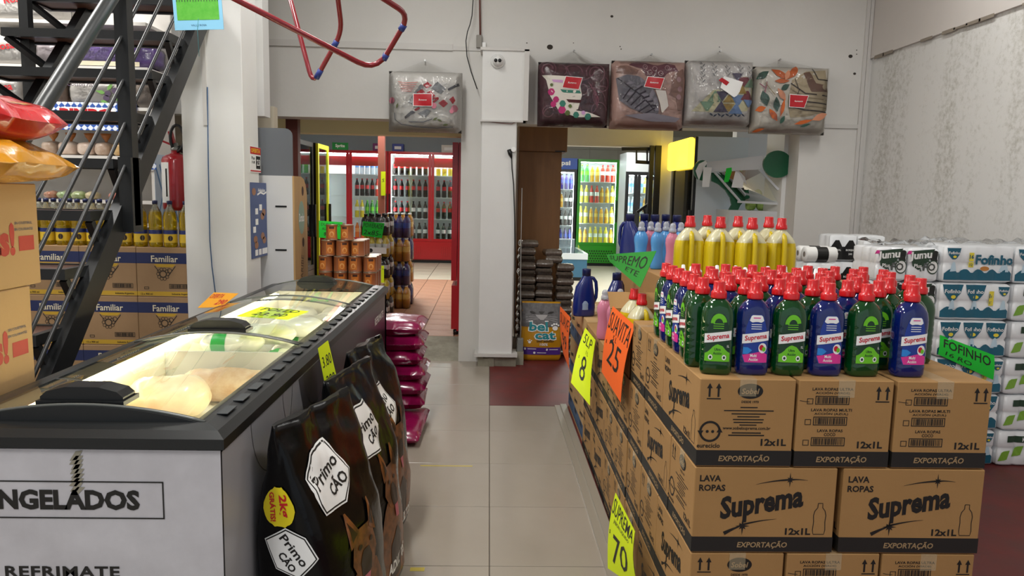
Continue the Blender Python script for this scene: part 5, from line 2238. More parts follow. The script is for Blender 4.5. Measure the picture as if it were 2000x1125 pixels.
mg.build('gingham_lines', mat('gingham_line', '#5a86b4', .5), sh)['kind'] = 'stuff'
for z in zsh:
    m2 = MB()
    m2.box((-hw + .02, -.18, z - .022), (hw - .02, .17, z))
    m2.build('shelf_board', M_SHELF, sh)
m2 = MB()
z0, z1 = px(150, 254, Y=SY).z, px(150, 200, Y=SY).z
xs0, xs1 = px(44, 230, Y=SY).x, px(268, 230, Y=SY).x
m2.box((xs0 - (SXL + SXR_) / 2, -.20, z0), (xs1 - (SXL + SXR_) / 2, -.18, z1))
hd = m2.build('header_sign', M_GING, sh)
m2 = MB()
cx = px(175, 230, Y=SY).x - (SXL + SXR_) / 2
mph = lambda l: plane_map((cx, -.20 - l, (z0 + z1) / 2), (1, 0, 0), (0, 0, 1))
m2.decal(strips([(-.21, -.02), (-.1, -.05), (.1, -.05), (.21, -.02), (.2, .06), (-.2, .06)], 12, 1), mph(.001))
m2.build('white_field', M_LW, hd)
m2 = MB()
m2.decal(move(fit(text('BIMBO', .08, .06), .36, .075), -.01, .015), mph(.002))
m2.build('brand_lettering', M_RED, hd)
m2 = MB()
m2.decal(line2([(-.2, -.03), (-.14, -.025), (0, -.045), (.12, -.045), (.2, -.02)], [.002, .007, .006, .007, .002]), mph(.002))
m2.build('swoosh', M_INK, hd)
# price strip on the shelf front
m2 = MB()
zp = px(150, 322, Y=SY).z
m2.box((-hw, -.187, zp - .028), (hw, -.18, zp + .028))
strip = m2.build('price_strip', M_LW, sh)
for k in range(9):
    m2 = MB()
    x = -hw + .06 + k * .16
    m2.box((x, -.189, zp - .02), (x + .12, -.187, zp + .02))
    m2.build('price_tag', [M_RED, M_GING, M_OLAB2][k % 3], strip)
    m2 = MB()
    m2.decal(fit(text(['8.5', 'BIMBO', '9.5'][k % 3], .02, .02), .08, .022), plane_map((x + .06, -.1895, zp), (1, 0, 0), (0, 0, 1)))
    m2.build('price_lettering', M_LW, strip)

# loaves
M_BREAD = [mat('bread_bag_rye', '#a98a72', .35, noise_amt=.7, noise_scale=26, col2='#d8cabc', coat=.3), mat('bread_bag_white', '#c4a894', .35, noise_amt=.7, noise_scale=20, col2='#e4d8cc', coat=.3), mat('bread_bag_gold', '#b88a44', .35, noise_amt=.7, noise_scale=20, col2='#d8c49a', coat=.3)]
M_TWIST = [mat('twist_amber', '#c87a3c', .3), mat('twist_gold', '#e8a020', .3)]


def loaf(label, x, z, m, tw, seed, w=.15, h=.10):
    root = thing('bread_loaf', label, 'bread', (x, SY + .13, z), 0, 'bagged loaves on the bread shelf')
    mb = MB()
    rings = []
    for k in range(9):
        v = k / 8
        s_ = (1 - abs(2 * v - 1) ** 4) ** .4 if 0 < v < 1 else .55
        if v == 1:
            s_ = .25
        rings.append([(px_ * (1 + .1 * fbm((px_ * 9 + seed, py_ * 9, v * 2))), py_, v * h) for px_, py_ in superell(w / 2 * max(s_, .25), .10 * max(s_, .25), 3, 16)])
    mb.loft(rings, 0)
    mb.build('loaf_bag', m, root)
    mb = MB()
    mb.lathe([(.012, h - .006), (.009, h + .008), (.03, h + .035), (.04, h + .06), (.012, h + .05)], 9, sy=.5)
    mb.build('bag_twist', tw, root)
    return root


for i, (u, k, tw) in enumerate(((85, 0, 0), (120, 1, 0), (157, 1, 0), (190, 0, 0), (224, 2, 1))):
    p = px(u, 300, Y=SY)
    loaf(['small dark loaf bag beside the red snack bag', 'pale loaf bag with loose top on bread shelf', 'wide sliced loaf with amber twist on bread shelf', 'small rye loaf with amber twist on bread shelf', 'golden loaf with orange twist on bread shelf'][i], p.x, zsh[2], M_BREAD[k], M_TWIST[tw], i * 3.1, .105 if k != 1 else .12)
for i, (u, m) in enumerate(((88, '#a05a34'), (114, '#7a9a5a'), (142, '#8aa060'), (169, '#b0a070'), (215, '#b84a38'))):
    p = px(u, 388, Y=SY)
    lump('snack_cake', ['brown wrapped cake on the lowest bread shelf', 'green wrapped cake on the lowest bread shelf', 'olive wrapped cake on the lowest bread shelf', 'beige wrapped cake on the lowest bread shelf', 'red wrapped cake on the lowest bread shelf'][i], 'cake', (p.x, SY + .09, zsh[1]), (.092 if i in (1, 2) else .085, .13, .06), mat('cake_wrap_%d' % i, m, .3, coat=.4, noise_amt=.5, noise_scale=20, col2='#d8cfc0'), 70.0 + i)

# bedding packs on the upper shelves
def soft_pack(name, label, cat, c, dims, m, seed, decals=None, film_=True):
    """soft folded goods in a clear bag: rounded block, front faces -Y"""
    root = thing(name, label, cat, c)
    L_, W_, H_ = dims
    mb = MB()
    rings = []
    for k in range(9):
        v = k / 8
        e_ = 1 - .22 * abs(2 * v - 1) ** 5
        rings.append([(x * e_ * (1 + .05 * fbm((x * 5 + seed, y * 5, v * 3))), y * e_ * (1 + .06 * fbm((x * 6, y * 5 + seed, v * 2))), v * H_) for x, y in superell(L_ / 2, W_ / 2, 5, 28)])
    mb.loft(rings, 0)
    mb.build('folded_goods', m, root)
    if film_:
        mb = MB()
        mb.loft([[(p[0] * 1.03, p[1] * 1.04, p[2] * 1.02) for p in r] for r in rings], 0)
        mb.build('clear_bag', M_FILM, root)
    if decals:
        mb = MB()
        for shp, mi in decals[1]:
            mb.decal(shp, plane_map((0, -W_ / 2 * 1.05 - .006, 0), (1, 0, 0), (0, 0, 1)), mi)
        mb.build('front_print', decals[0], root)
    return root


M_WHITEQ = mat('white_quilt', '#eeeae6', .8, noise_amt=.4, noise_scale=9, col2='#cfc8c4')
M_LEAFG = mat('print_leaf_green', '#6a9a4a', .5)
M_OLIVE = mat('print_olive_dark', '#4a3a52', .5)
p = px(190, 205, Y=SY)
leaf = lambda w, h, r_: move(strips([(-w, 0), (-w * .3, h), (w, 0), (-w * .3, -h)], 6, 1), 0, 0, r_)
soft_pack('pillow_pack', 'white pillow pack printed with olive sprigs on bread shelf', 'pillow', (p.x, SY + .16, zsh[3]), (.44, .28, .19), M_WHITEQ, 1.0,
          ([M_OLIVE, M_LEAFG], [(move(fit(text('Cotton Flor', .03, .01, shear=.25), .2, .03), -.1, .15), 0)] + [(move(disc(.022, .02, 12), x, z), 0) for x, z in ((.07, .09), (.12, .11), (.18, .04), (.06, .06))] + [(move(leaf(.035, .014, a), x, z), 1) for x, z, a in ((.09, .14, .9), (.13, .06, 2.4), (.05, .03, -.3), (.16, .08, .4), (.02, .10, 2.9))]))
p = px(70, 205, Y=SY)
soft_pack('pillow_pack', 'brown blossom pillow pack beside the olive sprig pack', 'pillow', (p.x + .05, SY + .16, zsh[3]), (.26, .26, .2), mat('brown_blossom_quilt', '#b49a86', .8, noise_amt=.8, noise_scale=16, col2='#6e4c3a'), 4.0)
p = px(290, 205, Y=SY)
soft_pack('pillow_pack', 'taupe blanket pack at the end of bread shelf top', 'blanket', (p.x - .02, SY + .16, zsh[3]), (.2, .24, .19), mat('taupe_quilt', '#8a7a6e', .8, noise_amt=.6, noise_scale=10), 6.0)
p = px(205, 126, Y=SY)
soft_pack('blanket_pack', 'shiny purple blanket bag on the high shelf', 'blanket', (p.x, SY + .16, zsh[4]), (.62, .28, .17), mat('purple_plush', '#7a55b0', .35, coat=.5, noise_amt=.6, noise_scale=9, col2='#4a2f80'), 8.0,
          ([mat('cream_plush', '#d8ccb0', .6)], [(move(rect(.5, .03), -.02, .02), 0)]))
p = px(80, 126, Y=SY)
soft_pack('blanket_pack', 'small grey blanket bag beside the purple one', 'blanket', (p.x + .01, SY + .16, zsh[4]), (.16, .24, .16), mat('grey_plush', '#a89ca0', .6, noise_amt=.5, noise_scale=12), 9.0)
for i, (u, v, w, h, zz) in enumerate(((20, 126, .26, .2, 4), (16, 205, .22, .19, 3), (40, 40, .5, .22, 5))):
    p = px(u, v, Y=SY)
    soft_pack('pillow_pack', ['white quilt pack with red lettering on the high shelf', 'white pillow pack behind the red snack bag', 'white quilt pack with red letters on topmost shelf'][i], 'pillow', (p.x - .04, SY + .16, zsh[zz]), (w, .28, h), M_WHITEQ, 11.0 + i,
              ([M_RED], [(move(fit(text('Rosa', .05, .02), .14, .05), 0, h * .6, .15), 0)]))

# ================================================================== fire extinguisher
ex = px(345, 360, Y=5.0)
eb, et = px(345, 411, Y=5.0).z, px(345, 303, Y=5.0).z
fe = thing('fire_extinguisher', 'red fire extinguisher hung on the white column', 'extinguisher', (ex.x, 5.0, eb))
H_ = et - eb
M_FER = mat('extinguisher_red', '#a81420', .3, coat=.4)
mb = MB()
mb.lathe([(.07, 0), (.085, .008), (.088, .025), (.088, H_ * .9), (.08, H_ * .96), (.055, H_ * 1.0), (.028, H_ * 1.03), (.026, H_ * 1.08)], 24)
mb.build('cylinder', M_FER, fe)
mb = MB()
mb.lathe([(.022, H_ * 1.07), (.03, H_ * 1.09), (.03, H_ * 1.13), (.02, H_ * 1.15), (.016, H_ * 1.22)], 14)
mb.build('valve', M_METAL, fe)
mb = MB()
mb.bar((-.01, 0, H_ * 1.2), (-.03, 0, H_ * 1.42), .02, .035)
mb.bar((-.02, 0, H_ * 1.18), (-.085, 0, H_ * 1.25), .02, .012)
mb.build('squeeze_handle', M_FER, fe)
mb = MB()
c_ = Vector((.022, 0, H_ * 1.30))
mb.tube([(.01, 0, H_ * 1.13), (.03, 0, H_ * 1.15)] + [c_ + Vector((.045 * math.cos(a), -.02, .085 * math.sin(a))) for a in [(-1.5 + .45 * k) for k in range(13)]] + [(.07, .03, H_ * 1.02), (.075, .06, H_ * .7)], .010, 8)
mb.build('hose', M_BLACKP, fe)
mb = MB()
mb.decal(move(rect(.075, H_ * .72, 8, 1), -.05, H_ * .5), lambda x, y: Vector((x, -math.sqrt(max(.0, .0888 ** 2 - x * x)), y)), 0, True)
mb.decal(move(rect(.012, H_ * .5, 2, 1), -.03, H_ * .5), lambda x, y: Vector((x, -math.sqrt(max(.0, .0894 ** 2 - x * x)), y)), 1, True)
mb.build('label', [M_LW, M_INK], fe)
mb = MB()
mb.box((.08, -.02, H_ * .8), (PX0 - ex.x + .002, .02, H_ * .86))
mb.build('wall_bracket', M_BLACKP, fe)

# ================================================================== display stand, posters on the column
DY = 5.2
dx0, dx1 = -1.62, px(575, 400, Y=DY).x
zt0, zt1, zt2 = 0, px(540, 343, Y=DY).z, px(540, 250, Y=DY).z
ds = thing('display_stand', 'white and grey card display stand with wooden flank', 'display stand', ((dx0 + dx1) / 2, DY + .18, 0))
w = (dx1 - dx0) / 2
mb = MB()
mb.box((-w, -.18, 0), (w - .012, -.165, zt1))
fp = mb.build('front_panel', mat('stand_white', '#d6d6d6', .5), ds)
for v in (403, 488):
    m2 = MB()
    a, b = px(538, v, Y=DY), px(560, v, Y=DY)
    c0 = (dx0 + dx1) / 2
    m2.box((a.x - c0, -.184, a.z - .006), (b.x - c0, -.18, a.z + .006))
    m2.build('slot_handle', M_BLACKP, fp)
mb = MB()
r = .05
outl = [(-w, zt1)] + [(w - .01, zt1)] + [(w - .01 - r + r * math.cos(a), zt2 - r + r * math.sin(a)) for a in (0, .4, .8, 1.2, PI / 2)] + [(-w, zt2)]
mb.prism(outl, -.176, -.16)
mb.build('top_panel', mat('stand_grey', '#6c7076', .6), ds)
mb = MB()
r = .16
D_ = .36
ol = [(-.18, 0), (-.18 + D_, 0), (-.18 + D_, zt1 - r)] + [(-.18 + D_ - r + r * math.cos(a), zt1 - r + r * math.sin(a)) for a in (.3, .7, 1.1, PI / 2)] + [(-.18, zt1)]
mb.prism(ol, w - .012, w, axis='x')
wf = mb.build('wood_flank', mat('stand_wood', '#c09a66', .6, noise_amt=.4, noise_scale=4, stretch=(4, 4, .4)), ds)
m2 = MB()
mpw = plane_map((w + .0008, -.02, 0), (0, 1, 0), (0, 0, 1))
zq = px(588, 425, X=dx1).z
m2.decal(move(disc(.085, .12, 20), .03, zq), mpw)
m2.build('oval_badge', mat('badge_green', '#86a08c', .5), wf)
m2 = MB()
m2.decal(move(fit(text('Dorados', .04, .02), .14, .06), .03, zq), plane_map((w + .0014, -.02, 0), (0, 1, 0), (0, 0, 1)))
m2.build('badge_lettering', M_LW, wf)
m2 = MB()
for zz in (zq + .19, zq - .18):
    m2.decal(move(disc(.03, .035, 12), .07, zz), mpw)
m2.build('hole', mat('hole_brown', '#4c3428', .8), wf)['kind'] = 'stuff'
m2 = MB()
m2.decal(move(fit(text('EL CARIBE', .06, .0), .3, .07), .02, zq - .42, 1.4), mpw)
m2.build('pencil_lettering', mat('pencil', '#6a5640', .8), wf)
mb = MB()
mb.box((-w, .15, 0), (w - .012, .165, zt1 - .2))
mb.build('rear_panel', MATS['stand_white'], ds)

XF = PX1 + .0015


def pillar_card(name, label, cat, u0, v0, u1, v1, m, thick=.002, x=XF):
    a, b = px(u0, v0, X=x), px(u1, v1, X=x)
    y0, y1, z0, z1 = min(a.y, b.y), max(a.y, b.y), min(a.z, b.z), max(a.z, b.z)
    root = thing(name, label, cat, (x, y0, z0))
    mb = MB()
    mb.box((0, 0, 0), (thick, y1 - y0, z1 - z0))
    mb.build('sheet', m, root)
    return root, y1 - y0, z1 - z0


rt, w_, h_ = pillar_card('offer_sign', 'framed OFERTA price sheet on side of the white column', 'price sign', 487.5, 285, 509, 338, M_LW)
mpp = lambda l: plane_map((.002 + l, w_ / 2, h_ / 2), (0, 1, 0), (0, 0, 1))
mb = MB()
mb.decal(move(rect(w_, h_ * .28), 0, h_ * .35), mpp(.0006))
mb.decal(move(rect(w_, h_ * .05), 0, -h_ * .44), mpp(.0006))
mb.build('red_print', M_RED, rt)
mb = MB()
mb.decal(move(fit(text('OFERTA', .05, .03), w_ * .86, h_ * .17), 0, h_ * .35), mpp(.0014))
mb.build('heading', mat('offer_heading', '#f0c020', .5), rt)
mb = MB()
mb.decal(move(rect(w_ * .42, h_ * .5), w_ * .25, -h_ * .1), mpp(.0006))
mb.decal(move(fit(text('Pan', .05, .02), w_ * .3, h_ * .12), -w_ * .22, h_ * .06), mpp(.0006))
mb.decal(move(fit(text('x un', .05, .02), w_ * .3, h_ * .1), -w_ * .22, -h_ * .1), mpp(.0006))
mb.build('black_print', M_INK, rt)
mb = MB()
mb.decal(move(fit(text('23', .05, .02), w_ * .3, h_ * .25), w_ * .25, -h_ * .1), mpp(.0014))
mb.build('price_lettering', M_LW, rt)
rt, w_, h_ = pillar_card('ice_cream_poster', 'blue curling ice cream price poster on the white column', 'poster', 488, 356, 522, 498, mat('poster_blue', '#173a78', .35))
mb = MB()
mb.decal(move(fit(text('Helados', .05, .02, shear=.2), w_ * .45, h_ * .05), w_ * .18, h_ * .40), mpp(.0006))
mb.decal(move(line2([(-.1, 0), (-.03, .015), (.04, .005), (.1, .018)], .012), w_ * .2, h_ * .34), mpp(.0006))
for i, (a, b) in enumerate(((-.2, -.43), (.02, -.43), (.24, -.43), (.4, -.43), (-.15, .12), (-.15, -.02), (-.3, -.12), (.1, .17))):
    mb.decal(move(rect(w_ * .17, h_ * .08), w_ * a, h_ * b), mpp(.0006))
mb.build('white_print', M_LW, rt)['kind'] = 'stuff'
mb = MB()
for a, b in ((.2, .05), (.3, .1), (-.25, -.25), (.2, -.22), (.3, -.28), (-.2, -.33), (-.3, .38)):
    mb.decal(move(disc(w_ * .12, h_ * .05, 10), w_ * a, h_ * b), mpp(.001))
mb.build('ice_cream_print', mat('choc_print', '#9a6a48', .5), rt)['kind'] = 'stuff'
# ================================================================== drinks coolers
M_LINER = mat('cooler_liner', '#eef2f2', .4)
M_SHELFW = mat('cooler_shelf', '#f4f6f4', .4)
M_COOLLED = mat('cooler_led', '#f4fbff', .5, emit=48)
M_REDC = mat('cooler_red', '#b4101c', .3, coat=.3)
M_GREENC = mat('cooler_green', '#2c9a1c', .3, coat=.3)
M_BLACKC = mat('cooler_black', '#111214', .35)
M_WHITEC = mat('cooler_white', '#d9e2e8', .35)
M_GREYC = mat('cooler_grey', '#aeb4b6', .35)
M_YELC = mat('cooler_yellow', '#d8d810', .4)


def cooler(label, loc, rz, w, d, h, shell, doors=1, base=.42, header=0.0, shelves=4, frame_m=None, header_m=None, grille='slot', group=None, side_m=None):
    """local: x 0..w, front at y=0 facing -Y, depth +y"""
    root = thing('drinks_cooler', label, 'cooler', loc, rz, group)
    t = .04
    fm_ = frame_m or shell
    mb = MB()
    mb.box((0, .03, 0), (t, d, h))
    mb.box((w - t, .03, 0), (w, d, h))
    mb.box((t, d - t, 0), (w - t, d, h))
    mb.box((t, .03, h - t), (w - t, d - t, h))
    mb.box((t, .03, .06), (w - t, d - t, base))
    mb.build('cabinet', side_m or shell, root)
    mb = MB()
    i0, i1, j1, k0, k1 = t, w - t, d - t, base, h - t - header
    e = .004
    mb.box((i0, .06, k0), (i0 + e, j1, k1))
    mb.box((i1 - e, .06, k0), (i1, j1, k1))
    mb.box((i0, j1 - e, k0), (i1, j1, k1))
    mb.box((i0, .06, k0), (i1, j1, k0 + e))
    mb.box((i0, .06, k1 - e), (i1, j1, k1))
    mb.build('liner', M_LINER, root)
    zs_ = []
    for k in range(shelves):
        z = k0 + .01 + (k1 - k0) * k / shelves
        zs_.append(z)
        m2 = MB()
        m2.box((i0 + .005, .08, z - .012), (i1 - .005, j1 - .01, z))
        m2.build('shelf', M_SHELFW, root)
    m2 = MB()
    m2.box((i0 + .01, .07, k1 - .03), (i1 - .01, .10, k1 - .01))
    m2.build('led_tube', M_COOLLED, root)
    for x in (i0 + .006, i1 - .018):
        m2 = MB()
        m2.box((x, .062, k0 + .03), (x + .012, .074, k1 - .03))
        m2.build('led_tube', M_COOLLED, root)
    dw = w / doors
    for q in range(doors):
        m2 = MB()
        x0, x1 = q * dw + .002, (q + 1) * dw - .002
        f = .055
        z0, z1 = base - .01, h - header - .004
        m2.box((x0, 0, z0), (x0 + f, .03, z1))
        m2.box((x1 - f, 0, z0), (x1, .03, z1))
        m2.box((x0 + f, 0, z0), (x1 - f, .03, z0 + f))
        m2.box((x0 + f, 0, z1 - f), (x1 - f, .03, z1))
        dr = m2.build('door_frame', fm_, root)
        m2 = MB()
        m2.box((x0 + f, .012, z0 + f), (x1 - f, .016, z1 - f))
        m2.build('door_glass', M_GLASS, dr)
        m2 = MB()
        hx = x0 + f * .5 if q % 2 == 0 and doors > 1 else x1 - f * .5
        m2.box((hx - .012, -.03, h * .42), (hx + .012, 0, h * .62))
        m2.build('door_handle', M_BLACKP, dr)
    # base front
    m2 = MB()
    m2.box((.002, .0, .08), (w - .002, .03, base - .014))
    bf = m2.build('base_panel', fm_, root)
    if grille == 'slot':
        for q in range(doors):
            sl_ = None
            for k in range(12):
                x = q * dw + dw * .25 + dw * .5 * k / 11
                if sl_ is None:
                    m3 = MB()
                    m3.box((-.006, -.012, 0), (.006, .002, base * .5))
                    sl_ = m3.build('vent_slot', fm_, bf, (x, 0, base * .25))
                else:
                    obj('vent_slot', sl_.data, bf, (x, 0, base * .25))
    elif grille == 'dots':
        m3 = MB()
        m3.lathe([(.016, 0), (.016, .004)], 8, T=Matrix.Rotation(PI / 2, 4, 'X'))
        dt = None
        for j in range(5):
            for i in range(12):
                p_ = (w * .22 + i * .05 + .025 * (j % 2), -.001, base * .25 + j * .05)
                if dt is None:
                    dt = m3.build('vent_hole', mat('hole_dark_green', '#0c2c0c', .6), bf, p_)
                else:
                    obj('vent_hole', dt.data, bf, p_)
    m2 = MB()
    m2.box((.03, .06, 0), (w - .03, d - .06, .07))
    m2.build('plinth', M_BLACKC, root)
    if header:
        m2 = MB()
        m2.box((0, -.01, h - header), (w, .03, h))
        m2.build('header_panel', header_m or fm_, root)
    return root, zs_, (i0, i1, j1)


# ---- drink bottles
def drink(name, body, label_m, cap, h=.28, r=.036, mt=None):
    mb = MB()
    mb.lathe([(r * .85, 0), (r, h * .03), (r, h * .36), (r * .96, h * .4), (r * .96, h * .62), (r * .9, h * .7), (r * .45, h * .86), (r * .36, h * .9), (r * .36, h * .93), (r * .42, h * .93), (r * .42, h)], 10, mis=[0, 0, 0, 1, 0, 0, 0, 0, 2, 2])
    me = mb.build(name, [body, label_m, cap])
    return me


def dm(n, c, tr=.3):
    return mat(n, c, .12, trans=tr)


M_COLA = dm('cola', '#1c0a06', 0)
M_CLAB = mat('cola_label', '#c8141c', .4)
M_WATER = dm('water', '#dfeef6', .5)
M_SPR = dm('lime_soda', '#4caf4a', .3)
M_ORNG = dm('orange_soda', '#f07818', .1)
M_YELL = dm('pineapple_soda', '#f0d83c', .1)
M_PURP = dm('purple_drink', '#3c2a78', .1)
M_RDRK = dm('red_drink', '#c83a28', .1)
M_AMB = dm('amber_juice', '#e0a020', .1)
DR = {}
for nm, a in {'cola': (M_COLA, M_CLAB, M_CLAB), 'white_label_cola': (M_COLA, M_LW, M_INK), 'water': (M_WATER, mat('water_label', '#4a8ac8', .4), M_LW), 'lime_soda': (M_SPR, M_LGB, M_LGB), 'orange_soda': (M_ORNG, mat('orange_label', '#f4a050', .4), M_LW), 'pineapple_soda': (M_YELL, M_LW, M_YTAG), 'purple_drink': (M_PURP, M_LBD, M_INK), 'red_drink': (M_RDRK, M_LW, M_CLAB), 'amber_juice': (M_AMB, mat('amber_label', '#f0c860', .4), M_LW)}.items():
    DR[nm] = Proto(tag(drink(nm + '_bottle', *a), '', ''))


def stock(root, loc, rz, zs_, ext, plan, where, xr=None, n=7, depth=.10, scale=1.0):
    """plan: per shelf (bottom first) a list of drink kinds spread over the row"""
    i0, i1, j1 = ext
    T = Matrix.Translation(loc) @ Matrix.Rotation(rz, 4, 'Z')
    a, b = xr or (i0 + .06, i1 - .06)
    for z, kinds in zip(zs_, plan):
        if not kinds:
            continue
        for k in range(n):
            kd = kinds[k * len(kinds) // n]
            p = T @ Vector((a + (b - a) * k / (n - 1), depth + .06 + RND.uniform(0, .02), z))
            o = DR[kd].put(p, RND.uniform(0, 6), kd.replace('_', ' ') + ' bottle ' + where, 'bottles ' + where)
            o['category'] = 'bottle'
            s_ = min(scale * (1.0 if kd not in ('amber_juice', 'water') else .95), (zs_[1] - zs_[0] - .02) / .28, (b - a) / (n - 1) * .97 / .072)
            o.scale = (s_, s_, s_)


CY = 15.0
xa, xb = px(682, 400, Y=CY).x, px(757, 400, Y=CY).x
dwid = xb - xa
ctop = px(800, 296, Y=CY).z - RZ
cbase = px(800, 470, Y=CY).z - RZ
for lab, x0, plans in (('red two-door cooler whose right door holds water, cola and orange bottles', xb - 2 * dwid, [None, [['orange_soda'], ['pineapple_soda', 'lime_soda', 'lime_soda', 'orange_soda'], ['cola', 'cola', 'red_drink'], ['water']]]),
                       ('red two-door cooler full of dark cola bottles', xb + .01, [[['white_label_cola'], ['cola', 'white_label_cola'], ['cola'], ['cola']], [['white_label_cola', 'cola'], ['cola'], ['cola'], ['pineapple_soda', 'lime_soda']]])):
    w_ = 2 * dwid if x0 < xb else 2 * (px(841, 400, Y=CY).x - xb)
    root, zs_, ext = cooler(lab, (x0, CY, RZ), 0, w_, .75, ctop, M_REDC, 2, cbase, 0, 4, group=None)
    for q, pl in enumerate(plans):
        if pl:
            a = q * w_ / 2 + .13
            stock(root, (x0, CY, RZ), 0, zs_, ext, pl, 'in the red water and cola cooler' if x0 < xb else 'in the red cola cooler', (a, a + w_ / 2 - .26), 6, scale=1.25)
    m2 = MB()
    m2.box((.12, .055, ctop - .3), (w_ - .12, .06, ctop - .12))
    m2.build('inner_card', M_CLAB, root)
# sleeves and boxes on top of the red coolers
for u0, u1, m, lab in ((728, 750, '#7a2a6a', 'purple carton on top of the red water cooler'), (766, 788, '#3a4a9a', 'blue printed carton on top of the red cola cooler'), (862, 890, '#d8d4cc', 'white carton on top of the red cola cooler')):
    a, b = px(u0, 290, Y=CY + .2), px(u1, 290, Y=CY + .2)
    root = thing('drink_carton', lab, 'carton', ((a.x + b.x) / 2, CY + .3, RZ + ctop))
    w = (b.x - a.x) / 2
    mb = MB()
    mb.bbox((-w, -.1, 0), (w, .1, .16), .004)
    mb.build('carton_body', mat('carton_' + m[1:], m, .5), root)
    mb = MB()
    mb.box((-w * .6, -.102, .05), (w * .6, -.1, .11))
    mb.build('printed_field', M_LW, root)

# side coolers along the left wall, facing the aisle
root, zs_, ext = cooler('black framed glass cooler standing sideways in the drinks room', (-2.18, 8.55, RZ), PI / 2, .75, .65, 2.0, M_BLACKC, 1, .45, 0, 5)
stock(root, (-2.18, 8.55, RZ), PI / 2, zs_, ext, [['water'], ['lime_soda', 'water'], ['red_drink', 'lime_soda'], ['water', 'amber_juice'], ['red_drink', 'water']], 'in the black framed side cooler', None, 6)
root, zs_, ext = cooler('yellow and black cooler beside the black framed one', (-2.14, 9.38, RZ), PI / 2, .62, .65, 2.0, M_BLACKC, 1, .45, 0, 4, frame_m=M_YELC)
stock(root, (-2.14, 9.38, RZ), PI / 2, zs_, ext, [['amber_juice'], ['pineapple_soda', 'amber_juice'], ['pineapple_soda'], ['water']], 'in the yellow side cooler', None, 5)
# small green fascia over the left red cooler
a, b = px(648, 284, Y=14.9), px(679, 296, Y=14.9)
root = thing('header_sign', 'green lettered header above the hidden cooler door', 'sign', ((a.x + b.x) / 2, 14.96, RZ + ctop))
w = (b.x - a.x) / 2
mb = MB()
mb.box((-w, -.02, 0), (w, .02, .14))
mb.build('board', mat('header_green', '#1f8a3c', .4), root)
mb = MB()
mb.decal(fit(text('Sprite', .05, .03), w * 1.2, .08), plane_map((0, -.021, .07), (1, 0, 0), (0, 0, 1)))
mb.build('lettering', M_LW, root)

# red cooler seen edge-on at the doorway jamb
xa, xb = px(882, 460, Y=7.32).x, px(897, 460, Y=7.32).x
ztop = px(890, 278, Y=7.32).z
root = thing('red_cooler', 'red cooler door edge beside the centre pillar', 'cooler', ((xa + xb) / 2 + .02, 7.32, RZ - .0))
w = (xb - xa) / 2
mb = MB()
mb.box((-w - .02, 0, .55), (-w + .035, .62, ztop - RZ))
mb.build('door', M_REDC, root)
mb = MB()
mb.box((-w + .04, .0, .04), (w + .12, .66, ztop - RZ))
mb.build('cabinet', M_REDC, root)
mb = MB()
mb.box((-w - .015, .0, .06), (-w + .04, .64, .5))
mb.build('base_panel', M_REDC, root)
mb = MB()
mb.lathe([(.025, 0), (.025, .05)], 10, T=Matrix.Translation((-w + .03, .04, 0)))
mb.lathe([(.025, 0), (.025, .05)], 10, T=Matrix.Translation((w + .08, .6, 0)))
mb.build('foot', M_BLACKP, root)['kind'] = 'stuff'

# ---- tins of peaches on a carton base
TY = 5.35
M_TINB = mat('tin_brown', '#9a5a34', .3, coat=.2)
M_TINL = mat('tin_label', '#c8742c', .35)
M_TINM = mat('tin_lid', '#b9a48c', .3, metal=.8)
root = thing('fruit_tin', '', '')
mb = MB()
mb.lathe([(.049, 0), (.051, .003), (.0495, .006), (.0495, .108), (.051, .111), (.049, .114)], 18, mis=[1, 1, 0, 1, 1])
mb.build('tin_body', [M_TINB, M_TINM], root)
mb = MB()
f_ = lambda x, y: Vector((x, -math.sqrt(.0502 ** 2 - x * x), y))
mb.decal(move(rect(.05, .08, 6, 1), .0, .057), f_, 0, True)
f2 = lambda x, y: Vector((x, -math.sqrt(.0508 ** 2 - x * x), y))
mb.decal(move(rect(.036, .016, 4, 1), .0, .09), f2, 1, True)
mb.decal(move(disc(.017, .02, 12), .0, .045), f2, 2)
mb.decal(move(disc(.009, .011, 10), .0, .045), lambda x, y: f2(x, y) + Vector((0, -.0006, 0)), 3)
mb.build('tin_label', [M_TINL, mat('tin_dark', '#4a2818', .4), mat('peach', '#e8a860', .4), mat('peach_dark', '#c8742c', .4)], root)
P_TIN = Proto(root)
zt0 = px(680, 562, Y=TY).z
n_c = 3
for k in range(n_c):
    plain_carton('tin_carton', 'carton in the pile that carries the fruit tins', (px(616, 560, Y=TY).x, TY - .03, k * zt0 / n_c), (px(738, 560, Y=TY).x, TY + .36, (k + 1) * zt0 / n_c), [M_CARD], None, 'cartons under the fruit tins', lines=False)
tins = [(0, (636, 662, 690, 716, 732), 0), (1, (634, 656, 690, 712), 0), (2, (636, 662, 690), 1), (3, (646, 670), 2)]
tx0 = px(634, 520, Y=TY).x
tin_rows = [[0, .107, .213, .32], [0, .108, .214, .322], [.02, .125, .235], [.05, .155]]
for r, xs_ in enumerate(tin_rows):
    for j in range(3):
        for x in xs_:
            if j and r == 3 and x > .1:
                continue
            P_TIN.put((tx0 + x + RND.uniform(-.001, .001) + .0, TY + .035 + .108 * j, zt0 + r * .1145), RND.uniform(-.5, .5), 'brown fruit tin in the stacked tins behind the freezer', 'stacked fruit tins')['category'] = 'tin'
sign('green price card above the fruit tins', [(623, 431, 5.36), (669, 434, 5.36), (666, 467, 5.36), (623, 464, 5.36)], N_GREEN, [hand('DURAZNO', .07, 0, .13, .36, .0), hand('ALMIBAR', .06, -.04, .02, .24, .0), hand('$ 89.', .09, 0, -.11, .26, .0)], w=.44, h=.42, curl=.004)
